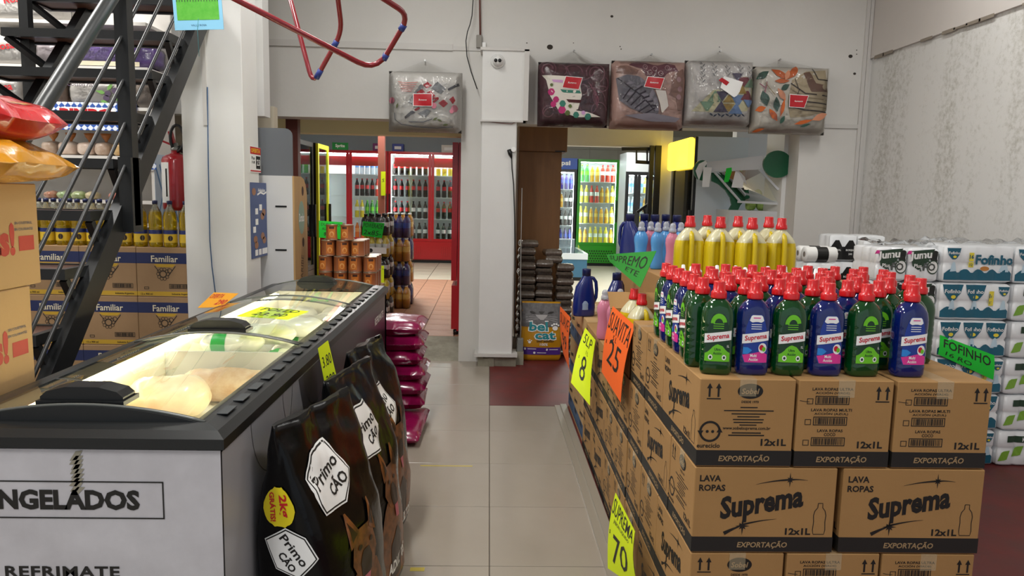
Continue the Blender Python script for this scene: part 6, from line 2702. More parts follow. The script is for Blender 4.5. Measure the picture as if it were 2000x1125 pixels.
sign('green price card lettered POWERADE over the bottle packs', [(709, 432, 8.105), (751, 436, 8.105), (746, 465, 8.105), (707, 460, 8.105)], N_GREEN, [hand('POWERADE', .12, 0, .1, .42, .004), hand('2x85-', .13, 0, -.09, .4, .0)], w=.46, h=.4, curl=.004)
sign('plain yellow price card behind the fruit tins', [(722, 518, 6.9), (750, 519, 6.9), (750, 562, 6.9), (722, 562, 6.9)], N_YELLOW, [hand('9.', .06, -.08, .1, .1, .0), hand('2 L', .03, .1, .15, .1, .0)], w=.3, h=.42)
sign('narrow yellow price card taped to the pinkish post', [(744, 335, 10.48), (753, 335, 10.48), (753, 382, 10.48), (744, 382, 10.48)], N_YELLOW, [hand('S', .08, 0, .08, .1, .0)], w=.2, h=.6)

# ---- packs of drinks stacked behind the tins
def bottle_pack(label, loc, nx, ny, dr, h, r, wrap, wrap_lab, grp, rz=0.0):
    root = thing('drink_pack', label, 'drink pack', loc, rz, grp)
    me = DR[dr].root.data
    k = h / .28
    for j in range(ny):
        for i in range(nx):
            o = obj('bottle', me, root, ((i - (nx - 1) / 2) * 2.05 * r, (j - (ny - 1) / 2) * 2.05 * r, 0))
            o.scale = (r / .036, r / .036, k)
    mb = MB()
    W_, D_ = nx * 2.05 * r / 2 + .002, ny * 2.05 * r / 2 + .002
    mb.loft([[(x, y, z) for x, y in superell(W_ + r * .12, D_ + r * .12, 6, 20)] for z in (0, h * .68)] + [[(x, y, h * .84) for x, y in superell(W_ * .95, D_ * .95, 5, 20)]], 0, True, False)
    mb.build('shrink_wrap', wrap, root)
    if wrap_lab:
        mb = MB()
        mb.decal(move(rect(W_ * 1.7, h * .3), 0, h * .3), plane_map((0, -D_ - r * .12 - .001, 0), (1, 0, 0), (0, 0, 1)), 0)
        mb.decal(move(disc(h * .1, None, 12), -W_ * .3, h * .3), plane_map((0, -D_ - r * .12 - .002, 0), (1, 0, 0), (0, 0, 1)), 1)
        mb.build('wrap_print', wrap_lab, root)
    return root


x1_ = px(759, 590, Y=8.6).x
for lv in range(5):
    for j in range(2):
        bottle_pack('pack of pale sports drinks with dark printed wrap', (px(737, 560, Y=8.3).x + .0, 8.2 + j * .34, RZ + lv * .235), 4, 2, 'pineapple_soda' if lv % 2 else 'white_label_cola', .23, .036, M_FILM, [M_LW, M_INK] if lv % 2 else [M_INK, M_LW], 'sports drink packs')
for lv in range(4):
    for j in range(2):
        bottle_pack('pack of blue labelled sports drinks in clear wrap', (px(778, 520, Y=9.3).x, 9.05 + j * .36, RZ + lv * .29), 4, 2, 'purple_drink' if (lv + j) % 2 else 'amber_juice', .285, .042, M_FILM, None, 'blue labelled drink packs')
for lv in range(4):
    bottle_pack('dark green wrapped pack at end of the drink packs', (px(803, 520, Y=9.85).x - .2, 9.85, RZ + lv * .26), 5, 2, 'lime_soda', .255, .042, mat('green_wrap', '#27583a', .3, alpha=.85), None, 'green wrapped packs')

# ================================================================== right back room
gx0, gx1 = px(1127, 400, Y=CY).x, px(1207, 400, Y=CY).x
gh = px(1165, 311, Y=CY).z - RZ
gb = px(1165, 478, Y=CY).z - RZ
root, zs_, ext = cooler('tall green cooler stocked with yellow and orange juices', (gx0, CY, RZ), 0, gx1 - gx0, .7, gh, M_GREENC, 1, gb, 0, 4, grille='dots')
stock(root, (gx0, CY, RZ), 0, zs_, ext, [['amber_juice', 'pineapple_soda', 'pineapple_soda', 'amber_juice'], ['pineapple_soda', 'amber_juice', 'amber_juice', 'pineapple_soda'], ['pineapple_soda', 'red_drink', 'amber_juice', 'pineapple_soda'], ['lime_soda', 'amber_juice', 'red_drink', 'red_drink']], 'in the green cooler', None, 7, scale=1.24)
bx0 = px(1127, 400, Y=CY).x - .78
bh = px(1110, 309, Y=CY).z - RZ
root, zs_, ext = cooler('blue headed cooler half hidden by the brown cabinet', (bx0, CY, RZ), 0, .76, .7, bh, M_BLACKC, 1, gb, .22, 4, header_m=mat('header_blue', '#1a50b4', .4))
mb = MB()
mb.decal(fit(text('pepsi', .09, .04), .36, .12), plane_map((.44, -.012, bh - .11), (1, 0, 0), (0, 0, 1)))
mb.build('header_lettering', M_LW, root)
stock(root, (bx0, CY, RZ), 0, zs_, ext, [['purple_drink'], ['red_drink', 'white_label_cola'], ['red_drink', 'amber_juice', 'white_label_cola'], ['purple_drink']], 'in the blue headed cooler', None, 7, scale=1.1)
# slim white cooler side and dark sliding cooler
root, zs_, ext = cooler('slim black edged cooler beside the green one', (gx1 + .03, CY + .1, RZ), 0, .4, .6, gh * .92, M_BLACKC, 1, gb, 0, 5, frame_m=M_BLACKC)
cx0, cx1 = px(1220, 400, Y=12.6).x, px(1290, 400, Y=12.6).x
ch_ = px(1240, 298, Y=12.6).z - RZ
root, zs_, ext = cooler('grey topped cooler with black sliding doors behind the gate', (cx0, 12.6, RZ), 0, cx1 - cx0, .65, ch_, M_GREYC, 3, .5, .32, 4, frame_m=M_BLACKC, header_m=M_GREYC)
stock(root, (cx0, 12.6, RZ), 0, zs_, ext, [['amber_juice'], ['pineapple_soda', 'water'], ['water', 'amber_juice'], ['water', 'pineapple_soda']], 'in the grey topped cooler', None, 7)
# glass-topped blue chest freezer
fx0, fx1 = px(1060, 500, Y=12.3).x, px(1147, 500, Y=12.3).x
ft = px(1120, 495, Y=12.3).z - RZ
root = thing('ice_cream_freezer', 'blue chest freezer with sliding glass top', 'freezer', ((fx0 + fx1) / 2, 12.3, RZ))
w = (fx1 - fx0) / 2
mb = MB()
mb.box((-w, 0, .06), (w, 1.5, ft - .1))
mb.build('cabinet', mat('freezer_blue', '#3f6f8e', .4), root)
mb = MB()
mb.box((-w - .01, -.01, ft - .1), (-w + .05, 1.51, ft))
mb.box((w - .05, -.01, ft - .1), (w + .01, 1.51, ft))
mb.box((-w + .05, -.01, ft - .1), (w - .05, .05, ft))
mb.box((-w + .05, 1.45, ft - .1), (w - .05, 1.51, ft + .16))
mb.build('white_rim', M_WHITEC, root)
mb = MB()
mb.loft([[(-w + .05, .05, ft - .005), (w - .05, .05, ft - .005)], [(-w + .05, 1.45, ft + .15), (w - .05, 1.45, ft + .15)]], 0, False, False, False, closed=False)
mb.build('sliding_glass', M_GLASS, root)
mb = MB()
mb.box((-w + .02, .02, 0), (w - .02, 1.48, .07))
mb.build('plinth', M_BLACKC, root)

# black gate with hinges and rails
gt = thing('black_gate', 'folded black steel gate at the side room entrance', 'gate', (px(1280, 400, Y=9.02).x, 8.9, 0))
o_ = gt.location.copy()
def gp(u, v, Y=8.95):
    return px(u, v, Y=Y) - o_
for u, wd in ((1284, .07), (1272, .05)):
    mb = MB()
    a = gp(u, 285)
    mb.box((a.x - wd / 2, -.03, .15), (a.x + wd / 2, .03, a.z))
    mb.build('gate_post', M_BLACK, gt)
for (u0, v0), (u1, v1) in (((1214, 291), (1284, 291)), ((1242, 316), (1272, 318)), ((1262, 348), (1284, 349))):
    mb = MB()
    mb.bar(gp(u0, v0), gp(u1, v1), .03, .04)
    mb.build('gate_rail', M_BLACK, gt)
for u in (1243, 1264):
    mb = MB()
    mb.bar(gp(u, 291), gp(u, 317), .018, .018)
    mb.build('gate_bar', M_BLACK, gt)
mb = MB()
mb.bar(gp(1244, 415), gp(1270, 396), .03, .03)
mb.bar(gp(1257, 407), gp(1262, 430), .02, .02)
mb.build('gate_latch', M_BLACK, gt)

# yellow topped cooler facing sideways, with its white flank to the shop
YX = px(1352, 400, Y=8.0).x
yh = px(1352, 266, Y=8.0).z - RZ
root, zs_, ext = cooler('white flanked cooler with glowing yellow header', (YX, 8.95, RZ), -PI / 2, .95, .58, yh, M_BLACKC, 1, .5, .0, 4, side_m=M_WHITEC)
root['label'] = 'white flanked cooler with glowing yellow header'
stock(root, (YX, 8.95, RZ), -PI / 2, zs_, ext, [['amber_juice'], ['amber_juice', 'red_drink'], ['red_drink', 'amber_juice'], ['purple_drink', 'water']], 'in the yellow headed cooler', None, 8)
mb = MB()
hz = px(1330, 318, Y=8.4).z - RZ
mb.bbox((.0, -.07, yh - .34), (.95, .0, yh - .01), .02)
mb.build('lit_header', mat('lit_header', '#ffd83c', .4, emit=3.0), root)
# ================================================================== bedding bags hung on the back wall
class Quilt:
    def __init__(q, u0, v0, u1, v1, seed, Y=BY - .14, D=.22):
        a, b = px(u0, v0, Y=Y - D / 2), px(u1, v1, Y=Y - D / 2)
        q.W, q.H, q.D, q.seed = b.x - a.x, a.z - b.z, D, seed
        q.c = Vector(((a.x + b.x) / 2, Y, b.z))

    def at(q, x, z, lift=0.0):
        """front surface, x in [-W/2, W/2], z in [0, H]"""
        u, v = 2 * x / q.W, 2 * z / q.H - 1
        s_ = (max(0, 1 - min(abs(u), 1) ** 5) * max(0, 1 - min(abs(v), 1) ** 5)) ** .45
        n_ = .010 * fbm((x * 9 + q.seed, z * 9, q.seed)) + .006 * math.sin(22 * x + 9 * z + q.seed)
        return Vector((x, -q.D / 2 * s_ + n_ * s_ - lift, z))

    def body(q, k=1.0, grow=0.0):
        mb = MB()
        nx, nz = 20, 20
        g_ = []
        for side in (0, 1):
            for j in range(nz + 1):
                for i in range(nx + 1):
                    x, z = (-q.W / 2 + q.W * i / nx), q.H * j / nz
                    p = q.at(x, z, grow)
                    if side:
                        p = Vector((p.x, -p.y * .8, p.z))
                    # soft irregular outline
                    e_ = 1 + .006 * math.sin(5 * z + q.seed) + .008 * fbm((x * 4, z * 4, q.seed))
                    g_.append(Vector((p.x * e_ * k, p.y, (p.z - q.H / 2) * k + q.H / 2)))
        N = (nx + 1) * (nz + 1)
        fs = []
        for j in range(nz):
            for i in range(nx):
                a = j * (nx + 1) + i
                fs.append([a, a + 1, a + nx + 2, a + nx + 1])
                fs.append([N + a, N + a + nx + 1, N + a + nx + 2, N + a + 1])
        mb.add(g_, fs, 0, True)
        return mb


def bedding(label, bounds, nail, seed, base, decals, mats_, zoom):
    q = Quilt(*bounds, seed)
    root = thing('bedding_bag', label, 'bedding', q.c, 0, 'bagged bed sets hung on the back wall')
    q.body().build('folded_quilt', base, root)
    zx0, zy0, zx1, zy1 = zoom
    kx, kz = q.W / (zx1 - zx0), q.H / (zy1 - zy0)
    def N(x, y):
        return ((x - (zx0 + zx1) / 2) * kx, (zy1 - y) * kz)
    order = {}
    lift = .003
    for kind, data, mi in decals:
        lift += .0006
        if kind == 'poly':
            shp = strips([N(*p) for p in data], 12, 6)
        elif kind == 'ring':
            x, y, r0, r1, a0, a1 = data
            cx, cz = N(x, y)
            shp = move(ring2(r0 * kx, r1 * kx, 18, a0, a1), cx, cz)
        elif kind == 'disc':
            x, y, r = data
            cx, cz = N(x, y)
            shp = strips([(cx + a, cz + b) for a, b in ngon(12, r * kx)], 5, 3)
        elif kind == 'line':
            pts, w_ = data
            P_ = []
            for a, b in zip(pts, pts[1:]):
                for t_ in range(5):
                    P_.append((a[0] + (b[0] - a[0]) * t_ / 5, a[1] + (b[1] - a[1]) * t_ / 5))
            P_.append(pts[-1])
            shp = line2([N(*p) for p in P_], w_ * kx)
        elif kind == 'leaf':
            x, y, L_, w_, a = data
            cx, cz = N(x, y)
            shp = move(strips([(-L_ * kx, 0), (-L_ * .3 * kx, w_ * kx), (L_ * .3 * kx, w_ * kx * .9), (L_ * kx, 0), (L_ * .3 * kx, -w_ * kx * .9), (-L_ * .3 * kx, -w_ * kx)], 8, 2), cx, cz, a)
        order.setdefault(mi, MB()).decal(shp, lambda x, z, l=lift: q.at(x, z, l), 0, True)
    for mi, mb in order.items():
        mb.build('quilt_print', mats_[mi], root)['kind'] = 'stuff'
    # red brand card with white edge
    for kind, data, mi in decals:
        pass
    q.body(1.01, .014).build('clear_bag', M_FILM, root)
    # tented top of the bag up to its nail
    np_ = px(*nail, Y=BY - .03) - q.c
    mb = MB()
    top = [Vector((-q.W * .42, -.02, q.H * .985)), Vector((-q.W * .2, -.04, q.H * .99)), Vector((0, -.045, q.H * .99)), Vector((q.W * .2, -.04, q.H * .99)), Vector((q.W * .42, -.02, q.H * .985))]
    for a, b in zip(top, top[1:]):
        m_ = np_ + Vector((0, -.004, 0))
        mb.add([a, b, m_.lerp(b, .08), m_.lerp(a, .08)], [[0, 1, 2, 3]], 0, True)
    mb.build('bag_handle', M_FILM, root)
    mb = MB()
    mb.tube([np_ + Vector((0, .035, 0)), np_ + Vector((0, -.012, .002))], .004, 8)
    mb.lathe([(.009, 0), (.009, .003)], 8, T=Matrix.Translation(np_ + Vector((0, -.012, .002))) @ Matrix.Rotation(PI / 2, 4, 'X'))
    mb.build('nail', M_METAL, root)
    return root, q, N


def card(root, q, N, pts, txt=True):
    """red brand card: white edged rectangle"""
    P_ = [N(*p) for p in pts]
    cx, cz = sum(p[0] for p in P_) / 4, sum(p[1] for p in P_) / 4
    mb = MB()
    f_ = lambda l: (lambda x, z: q.at(x, z, .022 + l))
    mb.decal(strips([(cx + (x - cx) * 1.07, cz + (z - cz) * 1.1) for x, z in P_], 6, 2), f_(0), 0, True)
    mb.decal(strips(P_, 6, 2), f_(.0015), 1, True)
    if txt:
        mb.decal(move(fit(text('Romance', .02, .01, shear=.3), abs(P_[1][0] - P_[0][0]) * .45), cx, cz), f_(.003), 0)
    mb.build('brand_card', [M_LW, mat('card_red', '#b80f20', .4)], root)


C = lambda n, c: mat('quilt_' + n, c, .8)
r_, q_, N_ = bedding('white bed set with grey and red diamonds left of pillar', (757, 135, 900, 258), (830, 119), 1.0, mat('quilt_white', '#d3d0cc', .8, noise_amt=.4, noise_scale=12, col2='#b4b0aa'),
    [('poly', [(380, 640), (560, 380), (600, 420), (470, 700)], 0), ('poly', [(780, 330), (900, 440), (830, 520), (700, 440)], 0), ('poly', [(500, 500), (580, 450), (620, 500), (560, 560)], 1), ('poly', [(640, 500), (700, 470), (760, 550), (720, 570)], 1),
     ('poly', [(590, 395), (650, 345), (710, 395), (645, 445)], 1), ('poly', [(800, 650), (870, 590), (930, 650), (870, 710)], 1), ('poly', [(945, 590), (1000, 540), (1030, 600), (995, 655)], 1),
     ('poly', [(340, 860), (440, 760), (490, 790), (350, 890)], 2), ('poly', [(920, 440), (1070, 345), (1085, 385), (935, 465)], 2), ('poly', [(520, 800), (640, 740), (700, 760), (620, 870)], 0), ('poly', [(470, 750), (540, 705), (550, 735), (490, 770)], 1),
     ('line', [[(720, 590), (790, 575), (800, 585), (730, 640)], 22], 1)]
    + [('line', [[(250 + 12 * k, 350 + 34 * k), (330 + 20 * k, 370 + 30 * k), (520 - 20 * k, 360 + 30 * k)], 9], 3) for k in range(5)]
    + [('disc', (x, y, r), 4) for x, y, r in ((160, 620, 45), (1020, 720, 50), (740, 690, 40), (980, 760, 30))] + [('leaf', (x, y, 40, 13, a), 5) for x, y, a in ((760, 880, .5), (820, 900, -.4), (900, 960, .2), (240, 700, 1.2))]
    + [('line', [[(200, 800), (210, 900), (300, 970), (520, 1000), (780, 1010), (1000, 990)], 10], 2), ('line', [[(400, 930), (600, 930), (720, 880)], 12], 2)],
    [C('grey', '#8a8c90'), C('red', '#b01c2c'), C('dark', '#5a5a60'), C('coral', '#d88078'), C('rose', '#c87a8c'), C('moss', '#5a6240')], (110, 180, 1110, 1060))
card(r_, q_, N_, [(465, 530), (712, 525), (712, 695), (465, 695)])

bmesh_decals = [('ring', (x, y, r, r + 14, a0, a1), 0) for x, y, r, a0, a1 in ((180, 300, 60, 0, 4), (180, 300, 95, -.5, 2), (350, 310, 60, -1, 2), (500, 360, 110, .2, 2.6), (780, 340, 70, 0, 5), (780, 340, 110, -1, 3.5), (860, 470, 90, -2, 1), (620, 560, 60, 0, 6.2), (760, 700, 150, 0, 2), (700, 760, 100, 3, 6), (880, 640, 120, 1, 4), (840, 820, 90, 0, 4), (240, 900, 90, 0, 3), (200, 850, 60, 0, 6), (600, 250, 170, 3.3, 6), (450, 300, 240, 3.5, 5.5))]
bmesh_decals += [('line', [[(690 + 30 * k, 460 + 40 * k), (760 + 22 * k, 560 + 40 * k), (780 + 10 * k, 700 + 30 * k)], 12], 0) for k in range(4)]
r_, q_, N_ = bedding('burgundy paisley bed set with white floral corner', (1054, 117, 1189, 247), (1121, 100), 5.0, mat('quilt_burgundy', '#3e1420', .8, noise_amt=.7, noise_scale=22, col2='#6a3a48'),
    bmesh_decals + [('poly', [(110, 380), (600, 400), (615, 640), (600, 800), (520, 840), (330, 640)], 1), ('poly', [(230, 440), (370, 445), (370, 480), (250, 475)], 2), ('poly', [(340, 565), (600, 575), (605, 610), (370, 605)], 3), ('poly', [(420, 690), (612, 695), (610, 735), (450, 730)], 4),
     ('poly', [(160, 430), (260, 510), (400, 680), (520, 830), (700, 850), (860, 910), (560, 920), (330, 850), (210, 640)], 1)]
    + [('disc', d, m) for d, m in (((230, 600, 45), 5), ((290, 700, 40), 5), ((260, 760, 38), 5), ((370, 830, 50), 5), ((375, 750, 42), 3), ((230, 510, 20), 6), ((440, 870, 34), 6), ((550, 890, 40), 3), ((700, 910, 42), 3), ((640, 860, 26), 2), ((470, 780, 24), 6))],
    [C('mauve', '#7a4a58'), C('ivory', '#ddd6cc'), C('lavender', '#c89ac8'), C('teal', '#3a7a6a'), C('maroon', '#4a1a22'), C('magenta', '#b83070'), C('olive', '#5c6a3a')], (75, 190, 970, 1030))
card(r_, q_, N_, [(372, 395), (610, 412), (600, 560), (368, 540)])

sc = [('ring', (1540, 150, 200 + 60 * k, 215 + 60 * k, 3.4, 6.0), 0) for k in range(2)]
r_, q_, N_ = bedding('pink bed set with mauve scallops and grey leaf', (1199, 114, 1338, 253), (1272, 107), 9.0, mat('quilt_pink', '#c4a096', .8, noise_amt=.25, noise_scale=8, col2='#b48c84'),
    [('poly', [(1220, 250), (1290, 205), (1420, 210), (1560, 250), (1700, 215), (1800, 240), (1840, 320), (1740, 320), (1680, 360), (1660, 430), (1560, 400), (1430, 390), (1380, 300)], 0),
     ('poly', [(1100, 260), (1200, 255), (1340, 320), (1330, 370), (1180, 370), (1070, 350)], 1), ('poly', [(1750, 380), (1900, 270), (1940, 420), (1920, 800), (1850, 820), (1820, 660), (1720, 610), (1790, 520)], 1)]
    + [('disc', (x, y, 34), 5) for x, y in ((1420, 270), (1480, 340), (1540, 290), (1610, 350), (1690, 280), (1840, 420), (1860, 540), (1850, 640))] + [('disc', (x, y, 24), 0) for x, y in ((1420, 270), (1480, 340), (1540, 290), (1610, 350), (1690, 280))]
    + [('poly', [(1070, 420), (1200, 375), (1360, 400), (1540, 560), (1600, 720), (1600, 860), (1420, 860), (1250, 790), (1110, 700)], 2), ('line', [[(1090, 420), (1270, 560), (1400, 650), (1580, 860)], 14], 3)]
    + [('line', [[(1250 + 60 * k, 540 + 50 * k), (1160 + 50 * k, 680 + 40 * k)], 16], 3) for k in range(6)] + [('line', [[(1300 + 50 * k, 580 + 45 * k), (1390 + 45 * k, 520 + 60 * k)], 18], 3) for k in range(5)]
    + [('poly', [(1550, 560), (1680, 570), (1720, 760), (1640, 860), (1610, 720)], 4), ('poly', [(1180, 890), (1500, 850), (1880, 910), (1870, 960), (1500, 960)], 2)],
    [C('plum', '#6e3a48'), C('taupe', '#8e6a60'), C('slate', '#77727c'), C('ink', '#2c2630'), C('silver', '#c4beb8'), C('rosepale', '#b08a90')], (1030, 180, 1945, 1050))
card(r_, q_, N_, [(1415, 398), (1648, 415), (1640, 552), (1412, 525)])

tri = []
cols_ = [3, 4, 5, 6, 7]
for k, (x, y, s_) in enumerate(((420, 640, 90), (510, 610, 80), (590, 660, 70), (700, 660, 100), (820, 610, 90), (330, 750, 90), (500, 770, 90), (590, 760, 70), (680, 790, 90), (760, 430, 90), (850, 450, 80), (680, 370, 70), (740, 540, 70), (840, 700, 70))):
    tri.append(('poly', [(x - s_, y + s_ * .6), (x + s_, y + s_ * .6), (x, y - s_)] if k % 2 == 0 else [(x - s_, y - s_ * .6), (x + s_, y - s_ * .6), (x, y + s_)], cols_[k % 5]))
lv = []
for cx, cy, n_, d in ((260, 200, 8, 1), (400, 220, 5, 1), (560, 240, 4, -1), (720, 230, 4, 1), (830, 250, 5, 1)):
    for k in range(n_):
        lv.append(('leaf', (cx + (14 if k % 2 else -14), cy + 34 * k, 26, 7, .9 if k % 2 else 2.2), 1))
for k in range(9):
    lv.append(('leaf', (380 + 48 * k, 860 + 10 * (k % 2), 30, 10, .6 if k % 2 else -.6), 2))
r_, q_, N_ = bedding('white bed set with leaves and coloured triangles', (1345, 114, 1471, 246), (1407, 100), 13.0, mat('quilt_white2', '#d0ccca', .8, noise_amt=.3, noise_scale=10, col2='#b8b2b0'),
    [('poly', [(150, 820), (420, 520), (640, 640), (720, 360), (890, 380), (890, 640), (850, 800), (600, 820), (400, 830)], 0)] + tri + lv,
    [C('straw', '#cfc8a4'), C('leafgrey', '#7a7a7c'), C('navyleaf', '#2c3444'), C('sage', '#7a9a80'), C('violet', '#4c4460'), C('mustard', '#a88a3c'), C('sky', '#6a8ab8'), C('wine', '#7a3040')], (80, 160, 905, 990))
P5 = [(440, 385), (580, 455), (560, 505), (445, 430)]
mb = MB()
pts = [N_(*p) for p in ((490, 370), (745, 440), (700, 600), (640, 640), (470, 520))]
mb.decal(strips(pts, 8, 3), lambda x, z: q_.at(x, z, .021), 0, True)
mb.decal(strips([N_(*p) for p in ((450, 380), (575, 450), (560, 505), (445, 430))], 4, 2), lambda x, z: q_.at(x, z, .024), 1, True)
mb.build('brand_card', [M_LW, MATS['card_red']], r_)

r_, q_, N_ = bedding('orange leaf bed set with beige stripes next to corner', (1479, 126, 1620, 262), (1523, 117), 17.0, mat('quilt_white3', '#d4cec4', .8, noise_amt=.3, noise_scale=10, col2='#bcb2a4'),
    [('poly', [(1330, 440), (1500, 330), (1760, 300), (1800, 560), (1800, 800), (1560, 880), (1330, 900), (1290, 700)], 0), ('poly', [(1465, 350), (1550, 330), (1620, 470), (1780, 490), (1790, 570), (1560, 580)], 1)]
    + [('line', [[(1320, 480 + 70 * k), (1500, 600 + 50 * k), (1790, 620 + 50 * k)], 16], 2 if k % 2 else 5) for k in range(5)]
    + [('line', [[(1590, 290), (1650, 420), (1780, 430)], 12], 5), ('line', [[(1370, 430), (1420, 560), (1380, 700)], 8], 5)]
    + [('leaf', (x, y, L_, w_, a), m) for x, y, L_, w_, a, m in ((1190, 370, 120, 40, -.5, 3), (1210, 455, 95, 28, .05, 3), (1350, 340, 110, 40, .9, 3), (1020, 670, 95, 50, 1.9, 4), (1160, 740, 90, 36, 1.7, 4), (985, 385, 80, 40, .6, 4), (1250, 530, 60, 34, .6, 4), (1210, 620, 90, 36, 2.2, 6), (1230, 780, 110, 22, 1.4, 3), (1130, 870, 90, 34, 2.2, 3), (980, 800, 60, 34, .3, 3), (1270, 380, 70, 30, 1.2, 6), (1240, 930, 50, 24, 1.2, 4), (980, 1060, 70, 18, .3, 3), (1500, 950, 120, 22, .25, 3), (1700, 880, 110, 40, .4, 6), (1530, 990, 70, 14, .3, 4))]
    + [('line', [[(1030, 470), (1015, 600)], 8], 7), ('line', [[(950, 490), (1010, 540)], 8], 7), ('line', [[(1010, 480), (1130, 630)], 7], 2)],
    [C('beige', '#b4a488'), C('brown', '#6e4e40'), C('sand', '#8c7c60'), C('orange', '#c8642c'), C('forest', '#34584c'), C('inkline', '#3a302a'), C('peach', '#cc8a6a'), C('berry', '#8c3c5c')], (900, 265, 1830, 1090))
card(r_, q_, N_, [(1308, 622), (1525, 632), (1520, 775), (1308, 768)])

# ================================================================== security camera, cables, boxes on the pillar
pc = px(972, 120, Y=6.58)
cm = thing('security_camera', 'small white dome camera on the service panel', 'camera', (pc.x, 6.58, pc.z))
T = Matrix.Rotation(PI / 2, 4, 'X')
mb = MB()
mb.lathe([(.062, 0), (.06, .018), (.05, .03)], 20, T=T)
mb.build('base_ring', mat('camera_white', '#e4e4e2', .4), cm)
mb = MB()
mb.lathe([(.048, .024), (.046, .045), (.036, .064), (.02, .074), (.001, .077)], 20, T=T)
mb.build('eyeball', MATS['camera_white'], cm)
for x in (-.017, .017):
    mb = MB()
    mb.lathe([(.015, .06), (.015, .078), (.001, .079)], 14, T=Matrix.Translation((x, 0, -.004)) @ T)
    mb.build('lens', M_BLACKP, cm)
mb = MB()
mb.tube([px(u, v, Y=6.72) for u, v in ((927, -60), (924, 0), (922, 30), (918, 48), (913, 62), (910, 80), (912, 110), (920, 140), (932, 174))], .0045, 8)
o = tag(mb.build('loose_cable', M_BLACKP), 'loose black cable dangling beside the service panel', 'cable')
mb = MB()
mb.tube([px(936, -60, Y=6.77), px(937, 0, Y=6.77), px(938, 70, Y=6.77)], .008, 8)
o = tag(mb.build('conduit_pipe', mat('brown_pipe', '#6a3c34', .5)), 'thin brown conduit running down to wall switch', 'pipe')
ps = px(937, 82, Y=6.77)
sw = thing('wall_switch', 'small grey switch box above the service panel', 'switch', (ps.x, 6.8, ps.z))
mb = MB()
mb.bbox((-.03, -.04, -.05), (.02, 0, .06), .004)
mb.build('box', mat('switch_grey', '#8c8880', .5), sw)
mb = MB()
mb.bbox((.02, -.03, -.05), (.055, 0, .0), .004)
mb.build('socket', M_LW, sw)
# cord with plug on the right edge of the pillar
Yc = 6.585
cd = thing('hanging_cable', 'black power cable with plug hanging down the pillar edge', 'cord', (px(1002, 500, Y=Yc).x, Yc, 0))
o_ = cd.location.copy()
mb = MB()
mb.tube([px(u, v, Y=Yc) - o_ for u, v in ((999, 306), (1000, 330), (1003, 360), (1005, 420), (1006, 500), (1005, 580), (1005, 660))], .005, 8)
mb.build('cord', M_BLACKP, cd)
mb = MB()
a = px(994, 292, Y=Yc) - o_
b = px(999, 308, Y=Yc) - o_
mb.tube([a, a.lerp(b, .5), b], [.018, .02, .008], 8)
mb.build('plug', M_BLACKP, cd)
mb = MB()
a = px(1003, 292, Y=Yc + .004) - o_
mb.lathe([(.022, 0), (.022, .02)], 12, T=Matrix.Translation(a) @ Matrix.Rotation(PI / 2, 4, 'X'))
mb.build('socket', M_LW, cd)
mb = MB()
mb.tube([px(u, v, Y=Yc) for u, v in ((942, 236), (975, 240), (1000, 242), (1010, 236), (1018, 237))] , .003, 6)
tag(mb.build('thin_wire', mat('red_wire', '#7a4a44', .5)), 'thin reddish wire along the panel underside', 'wire')
pa = px(1011, 675, Y=6.74)
ad = thing('power_adapter', 'grey adapter box at the foot of pillar', 'adapter', (xp1 + .052, 6.72, 0.125))
mb = MB()
mb.bbox((0, -.03, 0.0), (.055, .03, .12), .004)
mb.build('case', mat('adapter_grey', '#7c7e7c', .5), ad)
mb = MB()
mb.tube([(.028, 0, .12), (.03, .01, .3), (.02, .02, .6), (.015, .02, 1.0), (.012, .02, 1.5)], .004, 6)
mb.build('lead', mat('grey_lead', '#a8a6a2', .5), ad)
mb = MB()
mb.box((-.01, -.04, -.125), (.06, .04, 0))
mb.build('stand_block', M_CONC, ad)

# ================================================================== red tubular frame hanging from the ceiling
fr = thing('red_tube_frame', 'red tubular metal frame with blue tips hung from ceiling', 'frame', (-.6, 3.0, 2.3))
o_ = fr.location.copy()
M_RTUBE = mat('red_tube', '#7c1420', .3, coat=.4)
M_BTUBE = mat('blue_sleeve', '#22357e', .4)


def rounded(pts, r, n=5):
    out = [pts[0]]
    for a, b, c in zip(pts, pts[1:], pts[2:]):
        d1, d2 = (a - b), (c - b)
        k = min(r, d1.length * .45, d2.length * .45)
        p, q = b + d1.normalized() * k, b + d2.normalized() * k
        for i in range(n + 1):
            t_ = i / n
            out.append(p * (1 - t_) ** 2 + b * 2 * t_ * (1 - t_) + q * t_ * t_)
    out.append(pts[-1])
    return out


